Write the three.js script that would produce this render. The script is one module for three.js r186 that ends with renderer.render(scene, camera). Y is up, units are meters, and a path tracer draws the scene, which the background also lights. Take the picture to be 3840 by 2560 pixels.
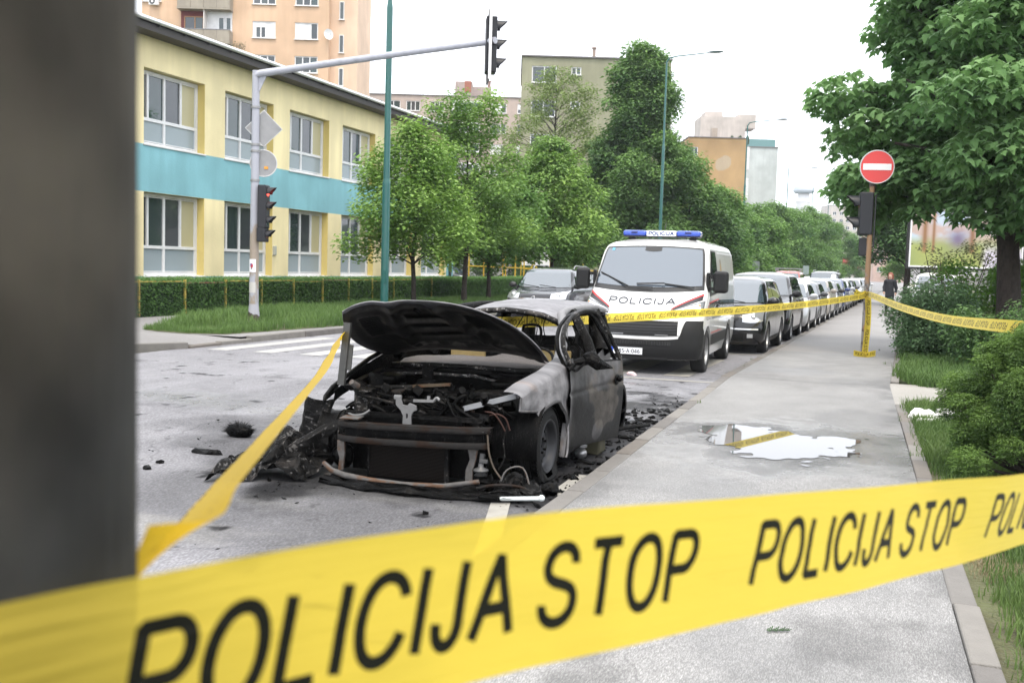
import * as THREE from 'three';
import { mergeGeometries, mergeVertices, toCreasedNormals } from 'three/addons/utils/BufferGeometryUtils.js';
import { RoundedBoxGeometry } from 'three/addons/geometries/RoundedBoxGeometry.js';
import { Brush, Evaluator, SUBTRACTION } from 'three-bvh-csg';

// ---------- camera, sky, sun, exposure ----------
const scene = new THREE.Scene();
const camera = new THREE.PerspectiveCamera(37.24, 1024 / 682, 0.05, 6000);
camera.position.set(0, 1.65, 0);
camera.rotation.set(-4.2687 * Math.PI / 180, 18.7609 * Math.PI / 180, 1.6566 * Math.PI / 180, 'YXZ');
camera.focus = 8.2; camera.userData.fStop = 6.0;
const renderer = new THREE.WebGLRenderer({ antialias: true });
renderer.toneMapping = THREE.LinearToneMapping;
renderer.toneMappingExposure = 2.35;
renderer.shadowMap.enabled = true;
{ // an even overcast sky, brighter towards the zenith
  const W = 256, H = 128, d = new Float32Array(W * H * 4);
  for (let y = 0; y < H; y++) {
    const s = Math.sin(((y + 0.5) / H - 0.5) * Math.PI), up = Math.max(0, s);
    const L = s < 0 ? 0.4 : 0.98 + 0.24 * up;
    for (let x = 0; x < W; x++) d.set([L * (0.945 + 0.03 * up), L * (0.985 + 0.01 * up), L * (1.07 - 0.03 * up), 1], (y * W + x) * 4);
  }
  const t = new THREE.DataTexture(d, W, H, THREE.RGBAFormat, THREE.FloatType);
  t.mapping = THREE.EquirectangularReflectionMapping; t.magFilter = THREE.LinearFilter; t.needsUpdate = true;
  scene.background = t; scene.environment = t;
}
const sun = new THREE.DirectionalLight(0xfff1dd, 1.0);
sun.position.set(14, 62, 26); sun.castShadow = true; sun.shadow.radius = 34;
Object.assign(sun.shadow.camera, { left: -70, right: 40, top: 90, bottom: -40, far: 260 });
scene.add(sun, sun.target);
scene.fog = new THREE.FogExp2(new THREE.Color(0.86, 0.91, 1.0), 0.0003);

// ---------- helpers ----------
const V3 = (x, y, z) => new THREE.Vector3(x, y, z), PI = Math.PI, { lerp, clamp, smoothstep } = THREE.MathUtils;
const rng = (s) => () => { s = (s + 0x6d2b79f5) | 0; let t = Math.imul(s ^ (s >>> 15), 1 | s); t = (t + Math.imul(t ^ (t >>> 7), 61 | t)) ^ t; return ((t ^ (t >>> 14)) >>> 0) / 4294967296; };
const hash = (x, y, s) => { let h = Math.imul(x, 374761393) + Math.imul(y, 668265263) + Math.imul(s, 974711); h = Math.imul(h ^ (h >>> 13), 1274126177); return ((h ^ (h >>> 16)) >>> 0) / 4294967296; };
// value noise that repeats every P cells
function vn(x, y, P, s, Q = P) {
  const ix = Math.floor(x), iy = Math.floor(y), fx = x - ix, fy = y - iy, u = fx * fx * (3 - 2 * fx), v = fy * fy * (3 - 2 * fy);
  const a = ((ix % P) + P) % P, b = (a + 1) % P, c = ((iy % Q) + Q) % Q, d = (c + 1) % Q;
  const p = hash(a, c, s), q = hash(b, c, s), r = hash(a, d, s), t = hash(b, d, s);
  return p + (q - p) * u + (r - p) * v + (p - q - r + t) * u * v;
}
const fbm = (u, v, P, o, s, Q = P, g = 0.5) => { let r = 0, a = 1, n = 0; for (let i = 0; i < o; i++) { r += a * vn(u * P, v * Q, P, s + i * 17, Q); n += a; a *= g; P *= 2; Q *= 2; } return r / n; };
const fb = (x, y, o, s) => fbm(x / 4096, y / 4096, 4096, o, s);       // for coordinates in metres
const toS = (l) => { l = clamp(l, 0, 1); return 255 * (l <= 0.0031308 ? 12.92 * l : 1.055 * Math.pow(l, 1 / 2.4) - 0.055); };
const LUT = new Uint8Array(4097); for (let i = 0; i <= 4096; i++) LUT[i] = Math.round(toS(i / 4096));
const s8 = (l) => LUT[l <= 0 ? 0 : l >= 1 ? 4096 : (l * 4096) | 0];
function dataTex(w, h, fn, color = true, wrap = true) {
  const d = new Uint8Array(w * h * 4), o = [0, 0, 0, 1];
  for (let y = 0, i = 0; y < h; y++) for (let x = 0; x < w; x++, i += 4) {
    o[3] = 1; fn((x + 0.5) / w, (y + 0.5) / h, o, x, y);
    if (color) { d[i] = s8(o[0]); d[i + 1] = s8(o[1]); d[i + 2] = s8(o[2]); } else { d[i] = clamp(o[0], 0, 1) * 255; d[i + 1] = clamp(o[1], 0, 1) * 255; d[i + 2] = clamp(o[2], 0, 1) * 255; }
    d[i + 3] = clamp(o[3], 0, 1) * 255;
  }
  const t = new THREE.DataTexture(d, w, h);
  t.magFilter = THREE.LinearFilter; t.minFilter = THREE.LinearMipmapLinearFilter; t.needsUpdate = true;
  if (wrap) t.wrapS = t.wrapT = THREE.RepeatWrapping;
  if (color) t.colorSpace = THREE.SRGBColorSpace;
  return t;
}
const grey = (o, g) => { o[0] = o[1] = o[2] = g; };
const rep = (t, m, n = m) => { const c = t.clone(); c.repeat.set(1 / m, 1 / n); c.needsUpdate = true; return c; };
function canvasTex(w, h, draw) {
  const c = document.createElement('canvas'); c.width = w; c.height = h; draw(c.getContext('2d'), w, h);
  const t = new THREE.CanvasTexture(c); t.colorSpace = THREE.SRGBColorSpace; t.magFilter = THREE.LinearFilter; return t;
}
const col = (r, g, b) => new THREE.Color().setRGB(r, g, b);
const mat = (c, rough = 0.8, extra = {}) => new THREE.MeshPhysicalMaterial({ color: Array.isArray(c) ? col(...c) : col(c, c, c), roughness: rough, ...extra });

function boxUV(g) {
  const p = g.attributes.position, n = p.count, uv = new Float32Array(n * 2), a = V3(), b = V3(), c = V3(), e = V3();
  for (let i = 0; i < n; i += 3) {
    a.fromBufferAttribute(p, i); b.fromBufferAttribute(p, i + 1); c.fromBufferAttribute(p, i + 2);
    e.subVectors(c, b).cross(b.clone().sub(a).negate());
    const x = Math.abs(e.x), y = Math.abs(e.y), z = Math.abs(e.z);
    [a, b, c].forEach((q, k) => { const j = (i + k) * 2; if (y >= x && y >= z) { uv[j] = q.x; uv[j + 1] = q.z; } else if (x >= z) { uv[j] = q.z; uv[j + 1] = q.y; } else { uv[j] = q.x; uv[j + 1] = q.y; } });
  }
  g.setAttribute('uv', new THREE.BufferAttribute(uv, 2));
}
const M4 = new THREE.Matrix4(), Q4 = new THREE.Quaternion(), E4 = new THREE.Euler();
const xf = (x, y, z, rx = 0, ry = 0, rz = 0, s = 1) => new THREE.Matrix4().compose(V3(x, y, z), new THREE.Quaternion().setFromEuler(new THREE.Euler(rx, ry, rz)), Array.isArray(s) ? V3(...s) : V3(s, s, s));
function gridGeo(fn, nu, nv, uvScale) { // fn(u,v) -> [x,y,z]
  const p = [], uv = [], ix = [];
  for (let j = 0; j <= nv; j++) for (let i = 0; i <= nu; i++) { const q = fn(i / nu, j / nv); p.push(q[0], q[1], q[2]); uv.push(uvScale ? i / nu * uvScale[0] : i / nu, uvScale ? j / nv * uvScale[1] : j / nv); }
  for (let j = 0; j < nv; j++) for (let i = 0; i < nu; i++) { const a = j * (nu + 1) + i, b = a + nu + 1; ix.push(a, a + 1, b + 1, a, b + 1, b); }
  const g = new THREE.BufferGeometry();
  g.setAttribute('position', new THREE.Float32BufferAttribute(p, 3)); g.setAttribute('uv', new THREE.Float32BufferAttribute(uv, 2)); g.setIndex(ix); g.computeVertexNormals();
  return g;
}
// a swept tube along points with a radius per point (closed ends)
function limbGeo(pts, rad, seg = 8) {
  const n = pts.length, rings = [], up = V3(0, 1, 0.013);
  for (let i = 0; i < n; i++) {
    const t = pts[Math.min(n - 1, i + 1)].clone().sub(pts[Math.max(0, i - 1)]).normalize();
    const a = V3().crossVectors(Math.abs(t.y) > 0.95 ? V3(1, 0, 0.02) : up, t).normalize(), b = V3().crossVectors(t, a), r = Array.isArray(rad) ? rad[i] : rad;
    rings.push([pts[i], a, b, r]);
  }
  return gridGeo((u, v) => { const [c, a, b, r] = rings[Math.round(v * (n - 1))], w = u * 2 * PI, ca = Math.cos(w) * r, sa = -Math.sin(w) * r; return [c.x + a.x * ca + b.x * sa, c.y + a.y * ca + b.y * sa, c.z + a.z * ca + b.z * sa]; }, seg, n - 1, [1, n]);
}
class MB {
  constructor() { this.g = []; }
  geo(g, m, keep) { g = g.index ? g.toNonIndexed() : g.clone(); if (m) g.applyMatrix4(m); if (!g.attributes.normal) g.computeVertexNormals(); for (const k in g.attributes) if (!['position', 'normal', 'uv'].includes(k)) g.deleteAttribute(k); if (!keep || !g.attributes.uv) boxUV(g); g.morphAttributes = {}; this.g.push(g); return this; }
  box(x, y, z, w, h, d, rx, ry, rz) { return this.geo(new THREE.BoxGeometry(w, h, d), xf(x, y, z, rx, ry, rz)); }
  bev(x, y, z, w, h, d, r = 0.02, rx, ry, rz, s = 2) { return this.geo(new RoundedBoxGeometry(w, h, d, s, Math.min(r, w / 2.01, h / 2.01, d / 2.01)), xf(x, y, z, rx, ry, rz)); }
  cyl(a, b, r0, r1 = r0, seg = 12, open = false) {
    a = Array.isArray(a) ? V3(...a) : a; b = Array.isArray(b) ? V3(...b) : b;
    const d = b.clone().sub(a), L = d.length();
    const m = new THREE.Matrix4().compose(a.clone().add(b).multiplyScalar(0.5), new THREE.Quaternion().setFromUnitVectors(V3(0, 1, 0), d.normalize()), V3(1, 1, 1));
    return this.geo(new THREE.CylinderGeometry(r1, r0, L, seg, 1, open), m);
  }
  bar(a, b, w, h) { // rectangular bar
    a = V3(...a); b = V3(...b); const d = b.clone().sub(a), L = d.length(), m = new THREE.Matrix4().lookAt(V3(), d, Math.abs(d.y) / L > 0.98 ? V3(0, 0, 1) : V3(0, 1, 0));
    m.setPosition(a.add(b).multiplyScalar(0.5)); return this.geo(new THREE.BoxGeometry(w, h, L), m);
  }
  tube(pts, r, seg = 6, n) { const c = new THREE.CatmullRomCurve3(pts.map((p) => V3(...p))); return this.geo(new THREE.TubeGeometry(c, n || pts.length * 4, r, seg)); }
  limb(pts, rad, seg) { return this.geo(limbGeo(pts.map((p) => (p.isVector3 ? p : V3(...p))), rad, seg)); }
  grid(fn, nu, nv, uvs, keep = false) { return this.geo(gridGeo(fn, nu, nv, uvs), null, keep); }
  lathe(pts, seg, m) { return this.geo(new THREE.LatheGeometry(pts.map((p) => new THREE.Vector2(...p)), seg), m); }
  prism(pts, depth, m, bevel = 0, holes) { // outline in x,y pushed along z
    const s = new THREE.Shape(pts.map((p) => new THREE.Vector2(...p))); for (const h of holes || []) s.holes.push(new THREE.Path(h.map((p) => new THREE.Vector2(...p))));
    return this.geo(new THREE.ExtrudeGeometry(s, { depth, bevelEnabled: bevel > 0, bevelThickness: bevel, bevelSize: bevel, bevelSegments: 2, curveSegments: 8 }), m);
  }
  sph(x, y, z, r, s = [1, 1, 1], a = 14, b = 10) { return this.geo(new THREE.SphereGeometry(r, a, b), xf(x, y, z, 0, 0, 0, s)); }
  jit(k, seed = 3, f = 6) { // crumple: move all vertices by noise
    for (const g of this.g) { const p = g.attributes.position; for (let i = 0; i < p.count; i++) { const x = p.getX(i), y = p.getY(i), z = p.getZ(i), q = (s) => (fb(x * f + z * f * 0.7 + 50, y * f + z * f * 0.5 + 50, 3, seed + s) - 0.5) * 2 * k; p.setXYZ(i, x + q(0), y + q(7), z + q(13)); } g.computeVertexNormals(); }
    return this;
  }
  build(name, m, parent, opt = {}) {
    let g = this.g.length > 1 ? mergeGeometries(this.g) : this.g[0];
    if (opt.smooth) { g.deleteAttribute('normal'); g = toCreasedNormals(mergeVertices(g, 1e-4), opt.smooth); }
    const o = new THREE.Mesh(g, m); o.name = name; o.castShadow = o.receiveShadow = true; if (opt.kind) o.userData.kind = opt.kind; if (opt.label) o.userData.label = opt.label;
    if (opt.at) o.position.set(...opt.at);
    if (parent) parent.add(o); return o;
  }
}
const pl = (pts) => (t) => { if (t <= pts[0][0]) return pts[0][1]; for (let i = 1; i < pts.length; i++) if (t <= pts[i][0]) { const [a, p] = pts[i - 1], [b, q] = pts[i]; return p + (q - p) * (t - a) / (b - a); } return pts[pts.length - 1][1]; };
// smooth version of the same polyline (monotone enough for body lines)
const ps = (pts) => { const f = pl(pts), e = (pts[pts.length - 1][0] - pts[0][0]) / 40; return (t) => (f(t - e) + 2 * f(t) + f(t + e)) / 4; };
const counts = {};
const numbered = (n) => { const b = n.replace(/_\d{3}$/, ''), k = counts[b] = (counts[b] ?? -1) + 1; return k ? b + '_' + String(k).padStart(3, '0') : b; };
function tag(o, label, category, group) { o.userData.label = label; o.userData.category = category; if (group) o.userData.group = group; return o; }
function thing(name, label, category, at = [0, 0, 0], ry = 0, group) { const o = new THREE.Group(); o.name = numbered(name); o.position.set(...at); o.rotation.y = ry; scene.add(o); return tag(o, label, category, group); }
function single(mb, name, m, label, category, group, opt) { const o = mb.build(numbered(name), m, scene, opt); return tag(o, label, category, group); }
function struct(mb, name, m, opt) { const o = mb.build(numbered(name), m, scene, opt); o.userData.kind = 'structure'; return o; }
function dup(o, label, at, ry, group) { const c = o.clone(); c.name = numbered(o.name); c.userData = { ...o.userData, label }; if (group) c.userData.group = group; if (at) c.position.set(...at); if (ry !== undefined) c.rotation.y = ry; scene.add(c); return c; }
const bend = (z) => 0.042 * Math.max(0, -z - 16);   // the street bends a little to the right beyond the crossing

// shared tiling textures (values near 1 multiply a material's colour)
const tMottle = dataTex(256, 256, (u, v, o) => grey(o, 0.72 + 0.36 * fbm(u, v, 4, 6, 11)));
const tGrain = dataTex(256, 256, (u, v, o, x, y) => grey(o, 0.35 + 0.4 * hash(x, y, 5) + 0.35 * fbm(u, v, 64, 2, 21)), false);
const tBump = dataTex(256, 256, (u, v, o) => grey(o, fbm(u, v, 16, 4, 31)), false);
const tStreak = dataTex(256, 256, (u, v, o) => { const s = fbm(u, v, 24, 4, 41, 2), m = fbm(u, v, 5, 4, 42); grey(o, 0.78 + 0.2 * s * m * 2 + 0.1 * (m - 0.5)); });
const plaster = (c, m = 5) => mat(c, 0.92, { map: rep(tStreak, m, m), bumpMap: rep(tBump, 0.6), bumpScale: 0.004 });
const M = {
  white: mat(0.74, 0.35, { map: rep(tMottle, 1.7) }), concrete: mat([0.3, 0.29, 0.27], 0.9, { map: rep(tMottle, 0.9), bumpMap: rep(tBump, 0.25), bumpScale: 0.003 }),
  black: mat(0.018, 0.45), blackMatt: mat(0.02, 0.8), rubber: mat(0.014, 0.85, { bumpMap: rep(tBump, 0.1), bumpScale: 0.001 }), chrome: mat(0.65, 0.16, { metalness: 1 }),
  darkIn: mat(0.03, 0.9), glassDark: mat([0.012, 0.015, 0.018], 0.02, { ior: 2.0 }), steel: mat(0.34, 0.4, { metalness: 0.85 }),
};

// plain block capitals drawn as strokes (no serifs on I and J)
const GLYPH = { P: [0.8, 'M0,0L0,1L0.5,1C0.98,1 0.98,0.46 0.5,0.46L0,0.46'], O: [1, 'M0.5,1C1.16,1 1.16,0 0.5,0C-0.16,0 -0.16,1 0.5,1Z'], L: [0.72, 'M0,1L0,0L0.72,0'], I: [0, 'M0,0L0,1'], C: [0.95, 'M0.95,0.72C0.8,1.08 0,1.14 0,0.5C0,-0.14 0.8,-0.08 0.95,0.3'], J: [0.55, 'M0.55,1L0.55,0.26C0.55,-0.09 0,-0.09 0,0.3'], A: [1, 'M0,0L0.5,1L1,0M0.19,0.34L0.81,0.34'], S: [0.9, 'M0.86,0.76C0.8,1.09 0.06,1.09 0.06,0.74C0.06,0.42 0.9,0.6 0.9,0.27C0.9,-0.09 0.04,-0.09 0,0.26'], T: [0.9, 'M0,1L0.9,1M0.45,1L0.45,0'], ' ': [0, ''] };
function word(c, str, x, y, W, H, lw, skew = 0, gap = 0.42) { // box from x, y (its bottom left), W wide and H high
  let tot = 0; for (const ch of str) tot += GLYPH[ch][0] + gap; tot -= gap; const k = W / tot; let at = 0; c.lineWidth = lw; c.lineJoin = 'bevel'; c.lineCap = 'butt';
  for (const ch of str) { const [w, d] = GLYPH[ch]; c.beginPath(); for (const [, op, nums] of d.matchAll(/([MLCZ])([^MLCZ]*)/g)) { const v = nums.trim() ? nums.trim().split(/[ ,]+/).map(Number) : [], q = []; for (let i = 0; i < v.length; i += 2) q.push(x + (at + v[i]) * k + v[i + 1] * H * skew, y - v[i + 1] * H); if (op === 'M') c.moveTo(...q); else if (op === 'L') c.lineTo(...q); else if (op === 'C') c.bezierCurveTo(...q); else c.closePath(); } if (d) c.stroke(); at += w + gap; }
}
// ---------- ground ----------
const gauss = (d, s) => Math.exp(-(d * d) / (s * s));
const seg2 = (x, z, ax, az, bx, bz) => { const dx = bx - ax, dz = bz - az, t = clamp(((x - ax) * dx + (z - az) * dz) / (dx * dx + dz * dz), 0, 1); return Math.hypot(x - ax - t * dx, z - az - t * dz); };
const sheet = (x0, x1, z0, z1, y, nz, bent = true, uvs) => gridGeo((u, v) => { const z = lerp(z0, z1, v); return [lerp(typeof x0 === 'function' ? x0(z) : x0, typeof x1 === 'function' ? x1(z) : x1, u) + (bent ? bend(z) : 0), y, z]; }, 1, nz, uvs);
const grainA = rep(tGrain, 0.42), grainB = rep(tGrain, 0.3);
// near road: base colour with soot, dried foam and old patches; roughness follows the wet soot
const RX0 = -11.42, RX1 = -1.93, RZ0 = 4, RZ1 = -27;
const soot = (x, z) => {
  const n = fb(x * 1.3, z * 1.3, 5, 71), n2 = fb(x * 5, z * 5, 4, 72);
  const dx = Math.max(0, Math.abs(x + 2.95) - 0.75), dz = z > -7.2 ? Math.max(0, z + 6.75) : Math.max(0, -z - 10.6), d = Math.hypot(dx, dz);
  let s = smoothstep(0.72 - d * 1.0 + (n - 0.5) * 1.5, 0, 0.5);
  s = Math.max(s, 0.95 * smoothstep(0.62 - seg2(x, z, -2.1, -7.1, -1.95, -12.6) * 1.9 + (n2 - 0.5) * 1.1, 0.05, 0.4));
  s = Math.max(s, 0.55 * smoothstep(gauss(Math.hypot((x + 4.8) * 0.8, z + 8.1), 1.6) * 1.3 + (n - 0.62) * 2.2, 0.1, 0.9));
  s = Math.max(s, smoothstep(gauss(Math.hypot((x + 2.2), (z + 12.3) * 0.8), 0.9) + (n2 - 0.66) * 3, 0.1, 0.6));
  s = Math.max(s, 0.72 * smoothstep(gauss(Math.hypot((x + 2.9) * 0.55, (z + 9.6) * 0.42), 1.25) * 1.25 + (n - 0.55) * 1.9, 0.25, 0.8));
  s = Math.max(s, 0.85 * smoothstep(gauss(Math.hypot((x + 2.5) * 0.9, (z + 13.2)), 0.8) + gauss(Math.hypot(x + 2.9, (z + 11.9) * 1.3), 0.7) + (n2 - 0.62) * 2.6, 0.3, 0.6));
  return clamp(s, 0, 1);
};
const wet = (x, z) => clamp(smoothstep(fb(x * 0.8 + 9, z * 0.8, 4, 75) + 0.9 * gauss(Math.hypot(x + 2.4, (z + 11) * 0.5), 1.6) + 0.35 * gauss(z + 8.5, 3), 0.72, 1.0), 0, 1);
const tRoad = dataTex(1536, 2048, (u, v, o, px, py) => {
  const x = lerp(RX0, RX1, u), z = lerp(RZ0, RZ1, v), big = fb(x * 0.5, z * 0.35, 4, 61), mid = fb(x * 3, z * 3, 4, 62), g = hash(px, py, 9);
  const stripe = fb(x * 2.6 + 40, z * 0.22, 3, 63);
  let b = 0.19 + 0.1 * (big - 0.5) + 0.05 * (mid - 0.5) + 0.07 * (stripe - 0.5) + 0.15 * (g - 0.5) * (0.5 + g);
  b *= 1 - 0.5 * smoothstep(gauss(Math.hypot((x + 3.0) * 0.55, (z + 6.3) * 0.75), 1.1) * 1.4 + (big - 0.5) * 0.8, 0.25, 0.8);
  let r = b, gg = b * 0.985, bb = b * 1.04;
  { const cx = Math.min(Math.abs(x + 5.6 + 0.35 * Math.sin(z * 1.3) + 0.5 * (fb(z * 2, 7, 3, 77) - 0.5)), Math.abs(z + 4.7 + 0.3 * Math.sin(x * 1.7) + 0.4 * (fb(x * 2.5, 3, 3, 78) - 0.5)), Math.abs(x + 8.3 + 0.2 * z * 0.2 + 0.5 * (fb(z * 1.6, 1, 3, 79) - 0.5))); if (cx < 0.009) { r *= 0.7; gg *= 0.7; bb *= 0.7; } const pt = x > -8.2 && x < -6.4 && z < -9.2 && z > -12.4 ? 0.86 : 1; r *= pt; gg *= pt; bb *= pt; }
  const foam = smoothstep(fb(x * 1.1 + 3, z * 2.2, 5, 64), 0.52, 0.78) * gauss(Math.hypot(x + 4.2, z + 5.6), 2.2); r += foam * 0.06; gg += foam * 0.058; bb += foam * 0.045;
  const s = soot(x, z) * (0.8 + 0.2 * mid), k = 0.005 + 0.012 * g * g; r = lerp(r, k, s); gg = lerp(gg, k, s); bb = lerp(bb, k * 1.08, s);
  o[0] = r; o[1] = gg; o[2] = bb;
}, true, false);
const tRoadR = dataTex(768, 1024, (u, v, o) => { const x = lerp(RX0, RX1, u), z = lerp(RZ0, RZ1, v), s = soot(x, z), w = wet(x, z); const n = fb(x * 9, z * 9, 3, 66); grey(o, clamp(0.8 + 0.15 * s - 0.5 * w * (0.5 + n), 0.12, 1)); }, false, false);
const tRoadS = dataTex(384, 512, (u, v, o) => { const x = lerp(RX0, RX1, u), z = lerp(RZ0, RZ1, v); grey(o, 1); o[3] = lerp(0.75, 0.22, soot(x, z)); }, false, false);
const mRoadNear = mat(1, 1, { map: tRoad, roughnessMap: tRoadR, specularIntensityMap: tRoadS });
mRoadNear.bumpMap = tGrain.clone(); mRoadNear.bumpMap.repeat.set(9.5 / 0.35, 31 / 0.35); mRoadNear.bumpScale = 0.0035;
const tAsph = dataTex(512, 512, (u, v, o, px, py) => { const g = hash(px, py, 19), b = 0.84 + 0.3 * (fbm(u, v, 3, 6, 67) - 0.5) + 0.22 * (g - 0.5); grey(o, b); });
const mRoad = mat([0.215, 0.213, 0.213], 0.8, { map: rep(tAsph, 4), bumpMap: rep(tGrain, 0.35), bumpScale: 0.003 });
const tSoil = dataTex(512, 512, (u, v, o, px, py) => { const g = hash(px, py, 29), n = fbm(u, v, 6, 5, 68), b = 0.75 + 0.6 * (n - 0.5) + 0.3 * (g - 0.5); o[0] = b * 0.12; o[1] = b * lerp(0.1, 0.15, n); o[2] = b * 0.055; });
const mSoil = mat(1, 0.95, { map: rep(tSoil, 2.2), bumpMap: rep(tBump, 0.4), bumpScale: 0.02 });
struct(new MB().geo(sheet(-620, 620, 90, -760, -0.06, 1, false)), 'ground', mat([0.09, 0.11, 0.06], 0.95, { map: rep(tMottle, 30) }));
{
  const m = new MB(); m.geo(gridGeo((u, v) => [lerp(RX0, RX1, u), 0, lerp(RZ0, RZ1, v)], 1, 1), null, true);
  const far = new MB(); far.geo(sheet(RX0, RX1, RZ1, -420, 0, 40)).geo(sheet(-90, RX0, 30, -13.2, 0, 1, false)).geo(sheet(RX0, RX1, 40, RZ0, 0, 1, false));
  // the near sheet bends from z = -16 on as well
  const p = m.g[0]; m.g.length = 0; m.geo(gridGeo((u, v) => { const z = lerp(RZ0, RZ1, v); return [lerp(RX0, RX1, u) + bend(z), 0, z]; }, 1, 62), null, true);
  struct(m, 'road', mRoadNear); struct(far, 'road', mRoad);
}
// right pavement
const PX0 = -1.8, PX1 = 0.52, PY = 0.035, PZ0 = 3, PZ1 = -22;
const inPuddle = (x, z) => {
  const n = (fb(x * 1.6 + 7, z * 1.6, 4, 81) - 0.5), n2 = fb(x * 6 + 7, z * 6, 3, 82) - 0.5;
  let d = 1 - Math.hypot((x + 0.66) / 1.05, (z + 9.85) / 1.1);
  d = Math.max(d, 0.9 - Math.hypot((x + 1.0) / 0.7, (z + 10.35) / 0.75), 0.8 - Math.hypot((x + 0.1) / 0.6, (z + 10.3) / 0.8));
  return d + n * 1.15 + n2 * 0.5;
};
const tPave = dataTex(1024, 2048, (u, v, o, px, py) => {
  const x = lerp(PX0, PX1, u), z = lerp(PZ0, PZ1, v), big = fb(x * 0.7, z * 0.5, 4, 83), mid = fb(x * 4, z * 3, 4, 84), g = hash(px, py >> 0, 39), w = clamp(inPuddle(x, z) * 2.2 + 0.9, 0, 1);
  let b = 0.205 + 0.09 * (big - 0.5) + 0.05 * (mid - 0.5) + (z > -9 ? 0.26 : 0.12) * (g - 0.5) * (0.4 + g);
  if (z < -16.6) b = b * 1.06 + 0.012;
  const edge = smoothstep(x, 0.15, 0.5) * smoothstep(mid, 0.35, 0.75) * 0.35 + smoothstep(-x, 1.45, 1.8) * smoothstep(mid, 0.4, 0.8) * 0.25;
  b *= 1 - edge; b *= 1 - 0.36 * smoothstep(fb(x * 1.5 + 20, z * 1.1, 4, 85), 0.55, 0.72) * (z > -6 ? 1 : 0.25);
  b *= 1 - 0.2 * w; { const rim = gauss(inPuddle(x, z) - 0.36, 0.12); b *= 1 - 0.35 * rim; } b *= 1 - 0.22 * smoothstep(fb(x * 1.1 + 5, z * 0.8 + 3, 5, 88), 0.5, 0.66);
  const crack = Math.min(Math.abs(z + 15.9 + 0.1 * Math.sin(x * 3)), Math.abs(z + 19.6 + 0.04 * Math.sin(x * 7))); if (crack < 0.025) b *= 0.62; const c2 = Math.min(Math.abs(x + 0.5 + 0.25 * Math.sin(z * 1.1) + 0.5 * (fb(z * 2.2, 5, 4, 89) - 0.5)) + 10 * (z > -3.2 || z < -8.2), Math.abs(z + 7.2 + 0.18 * x + 0.35 * (fb(x * 3, 2, 4, 90) - 0.5))); if (c2 < 0.006) b *= 0.8;
  o[0] = b * 1.0; o[1] = b * 0.985; o[2] = b * 0.96;
}, true, false);
const tPaveR = dataTex(256, 1024, (u, v, o) => { const x = lerp(PX0, PX1, u), z = lerp(PZ0, PZ1, v), d = inPuddle(x, z), n = fb(x * 7, z * 7, 3, 86); grey(o, clamp(0.8 - 0.25 * smoothstep(fb(x * 1.1 + 5, z * 0.8 + 3, 5, 88), 0.5, 0.66) - 0.5 * smoothstep(d + (n - 0.5) * 0.8, -0.75, 0.1), 0.1, 1)); }, false, false);
{
  const mp = mat(1, 1, { map: tPave, roughnessMap: tPaveR }); mp.bumpMap = tGrain.clone(); mp.bumpMap.repeat.set(2.32 / 0.3, 25 / 0.3); mp.bumpScale = 0.004;
  const a = new MB().geo(gridGeo((u, v) => { const z = lerp(PZ0, PZ1, v); return [lerp(PX0, PX1, u) + bend(z), PY, z]; }, 1, 50), null, true);
  struct(a, 'pavement', mp);
  struct(new MB().geo(sheet(PX0, PX1, PZ1, -420, PY, 40)), 'pavement', mat([0.26, 0.25, 0.24], 0.85, { map: rep(tAsph, 4) }));
  // puddle: the water lies in the low part of the pavement, its edge follows the noise
  const pos = [], N = 150; const c = (i, j) => [lerp(-1.85, 0.6, i / N), lerp(-8.2, -11.8, j / N)];
  for (let i = 0; i < N; i++) for (let j = 0; j < N; j++) { const q = [c(i, j), c(i + 1, j), c(i + 1, j + 1), c(i, j + 1)]; const f = q.map(([x, z]) => (x < 0.5 && x > PX0 ? inPuddle(x, z) - 0.4 : -1));
    for (const t of [[0, 1, 2], [0, 2, 3]]) { const inn = t.filter((k) => f[k] > 0); if (!inn.length) continue; const poly = []; for (let k = 0; k < 3; k++) { const A = t[k], B = t[(k + 1) % 3]; if (f[A] > 0) poly.push(q[A]); if (f[A] > 0 !== f[B] > 0) { const s = f[A] / (f[A] - f[B]); poly.push([lerp(q[A][0], q[B][0], s), lerp(q[A][1], q[B][1], s)]); } }
      for (let k = 2; k < poly.length; k++) for (const p of [poly[0], poly[k - 1], poly[k]]) pos.push(p[0], PY + 0.004, p[1]); } }
  const g = new THREE.BufferGeometry(); g.setAttribute('position', new THREE.Float32BufferAttribute(pos, 3)); g.setAttribute('normal', new THREE.Float32BufferAttribute(pos.map((_, i) => (i % 3 === 1 ? 1 : 0)), 3));
  struct(new MB().geo(g), 'water_puddle', mat([0.06, 0.058, 0.055], 0.015, { ior: 1.4 }));
}
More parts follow.
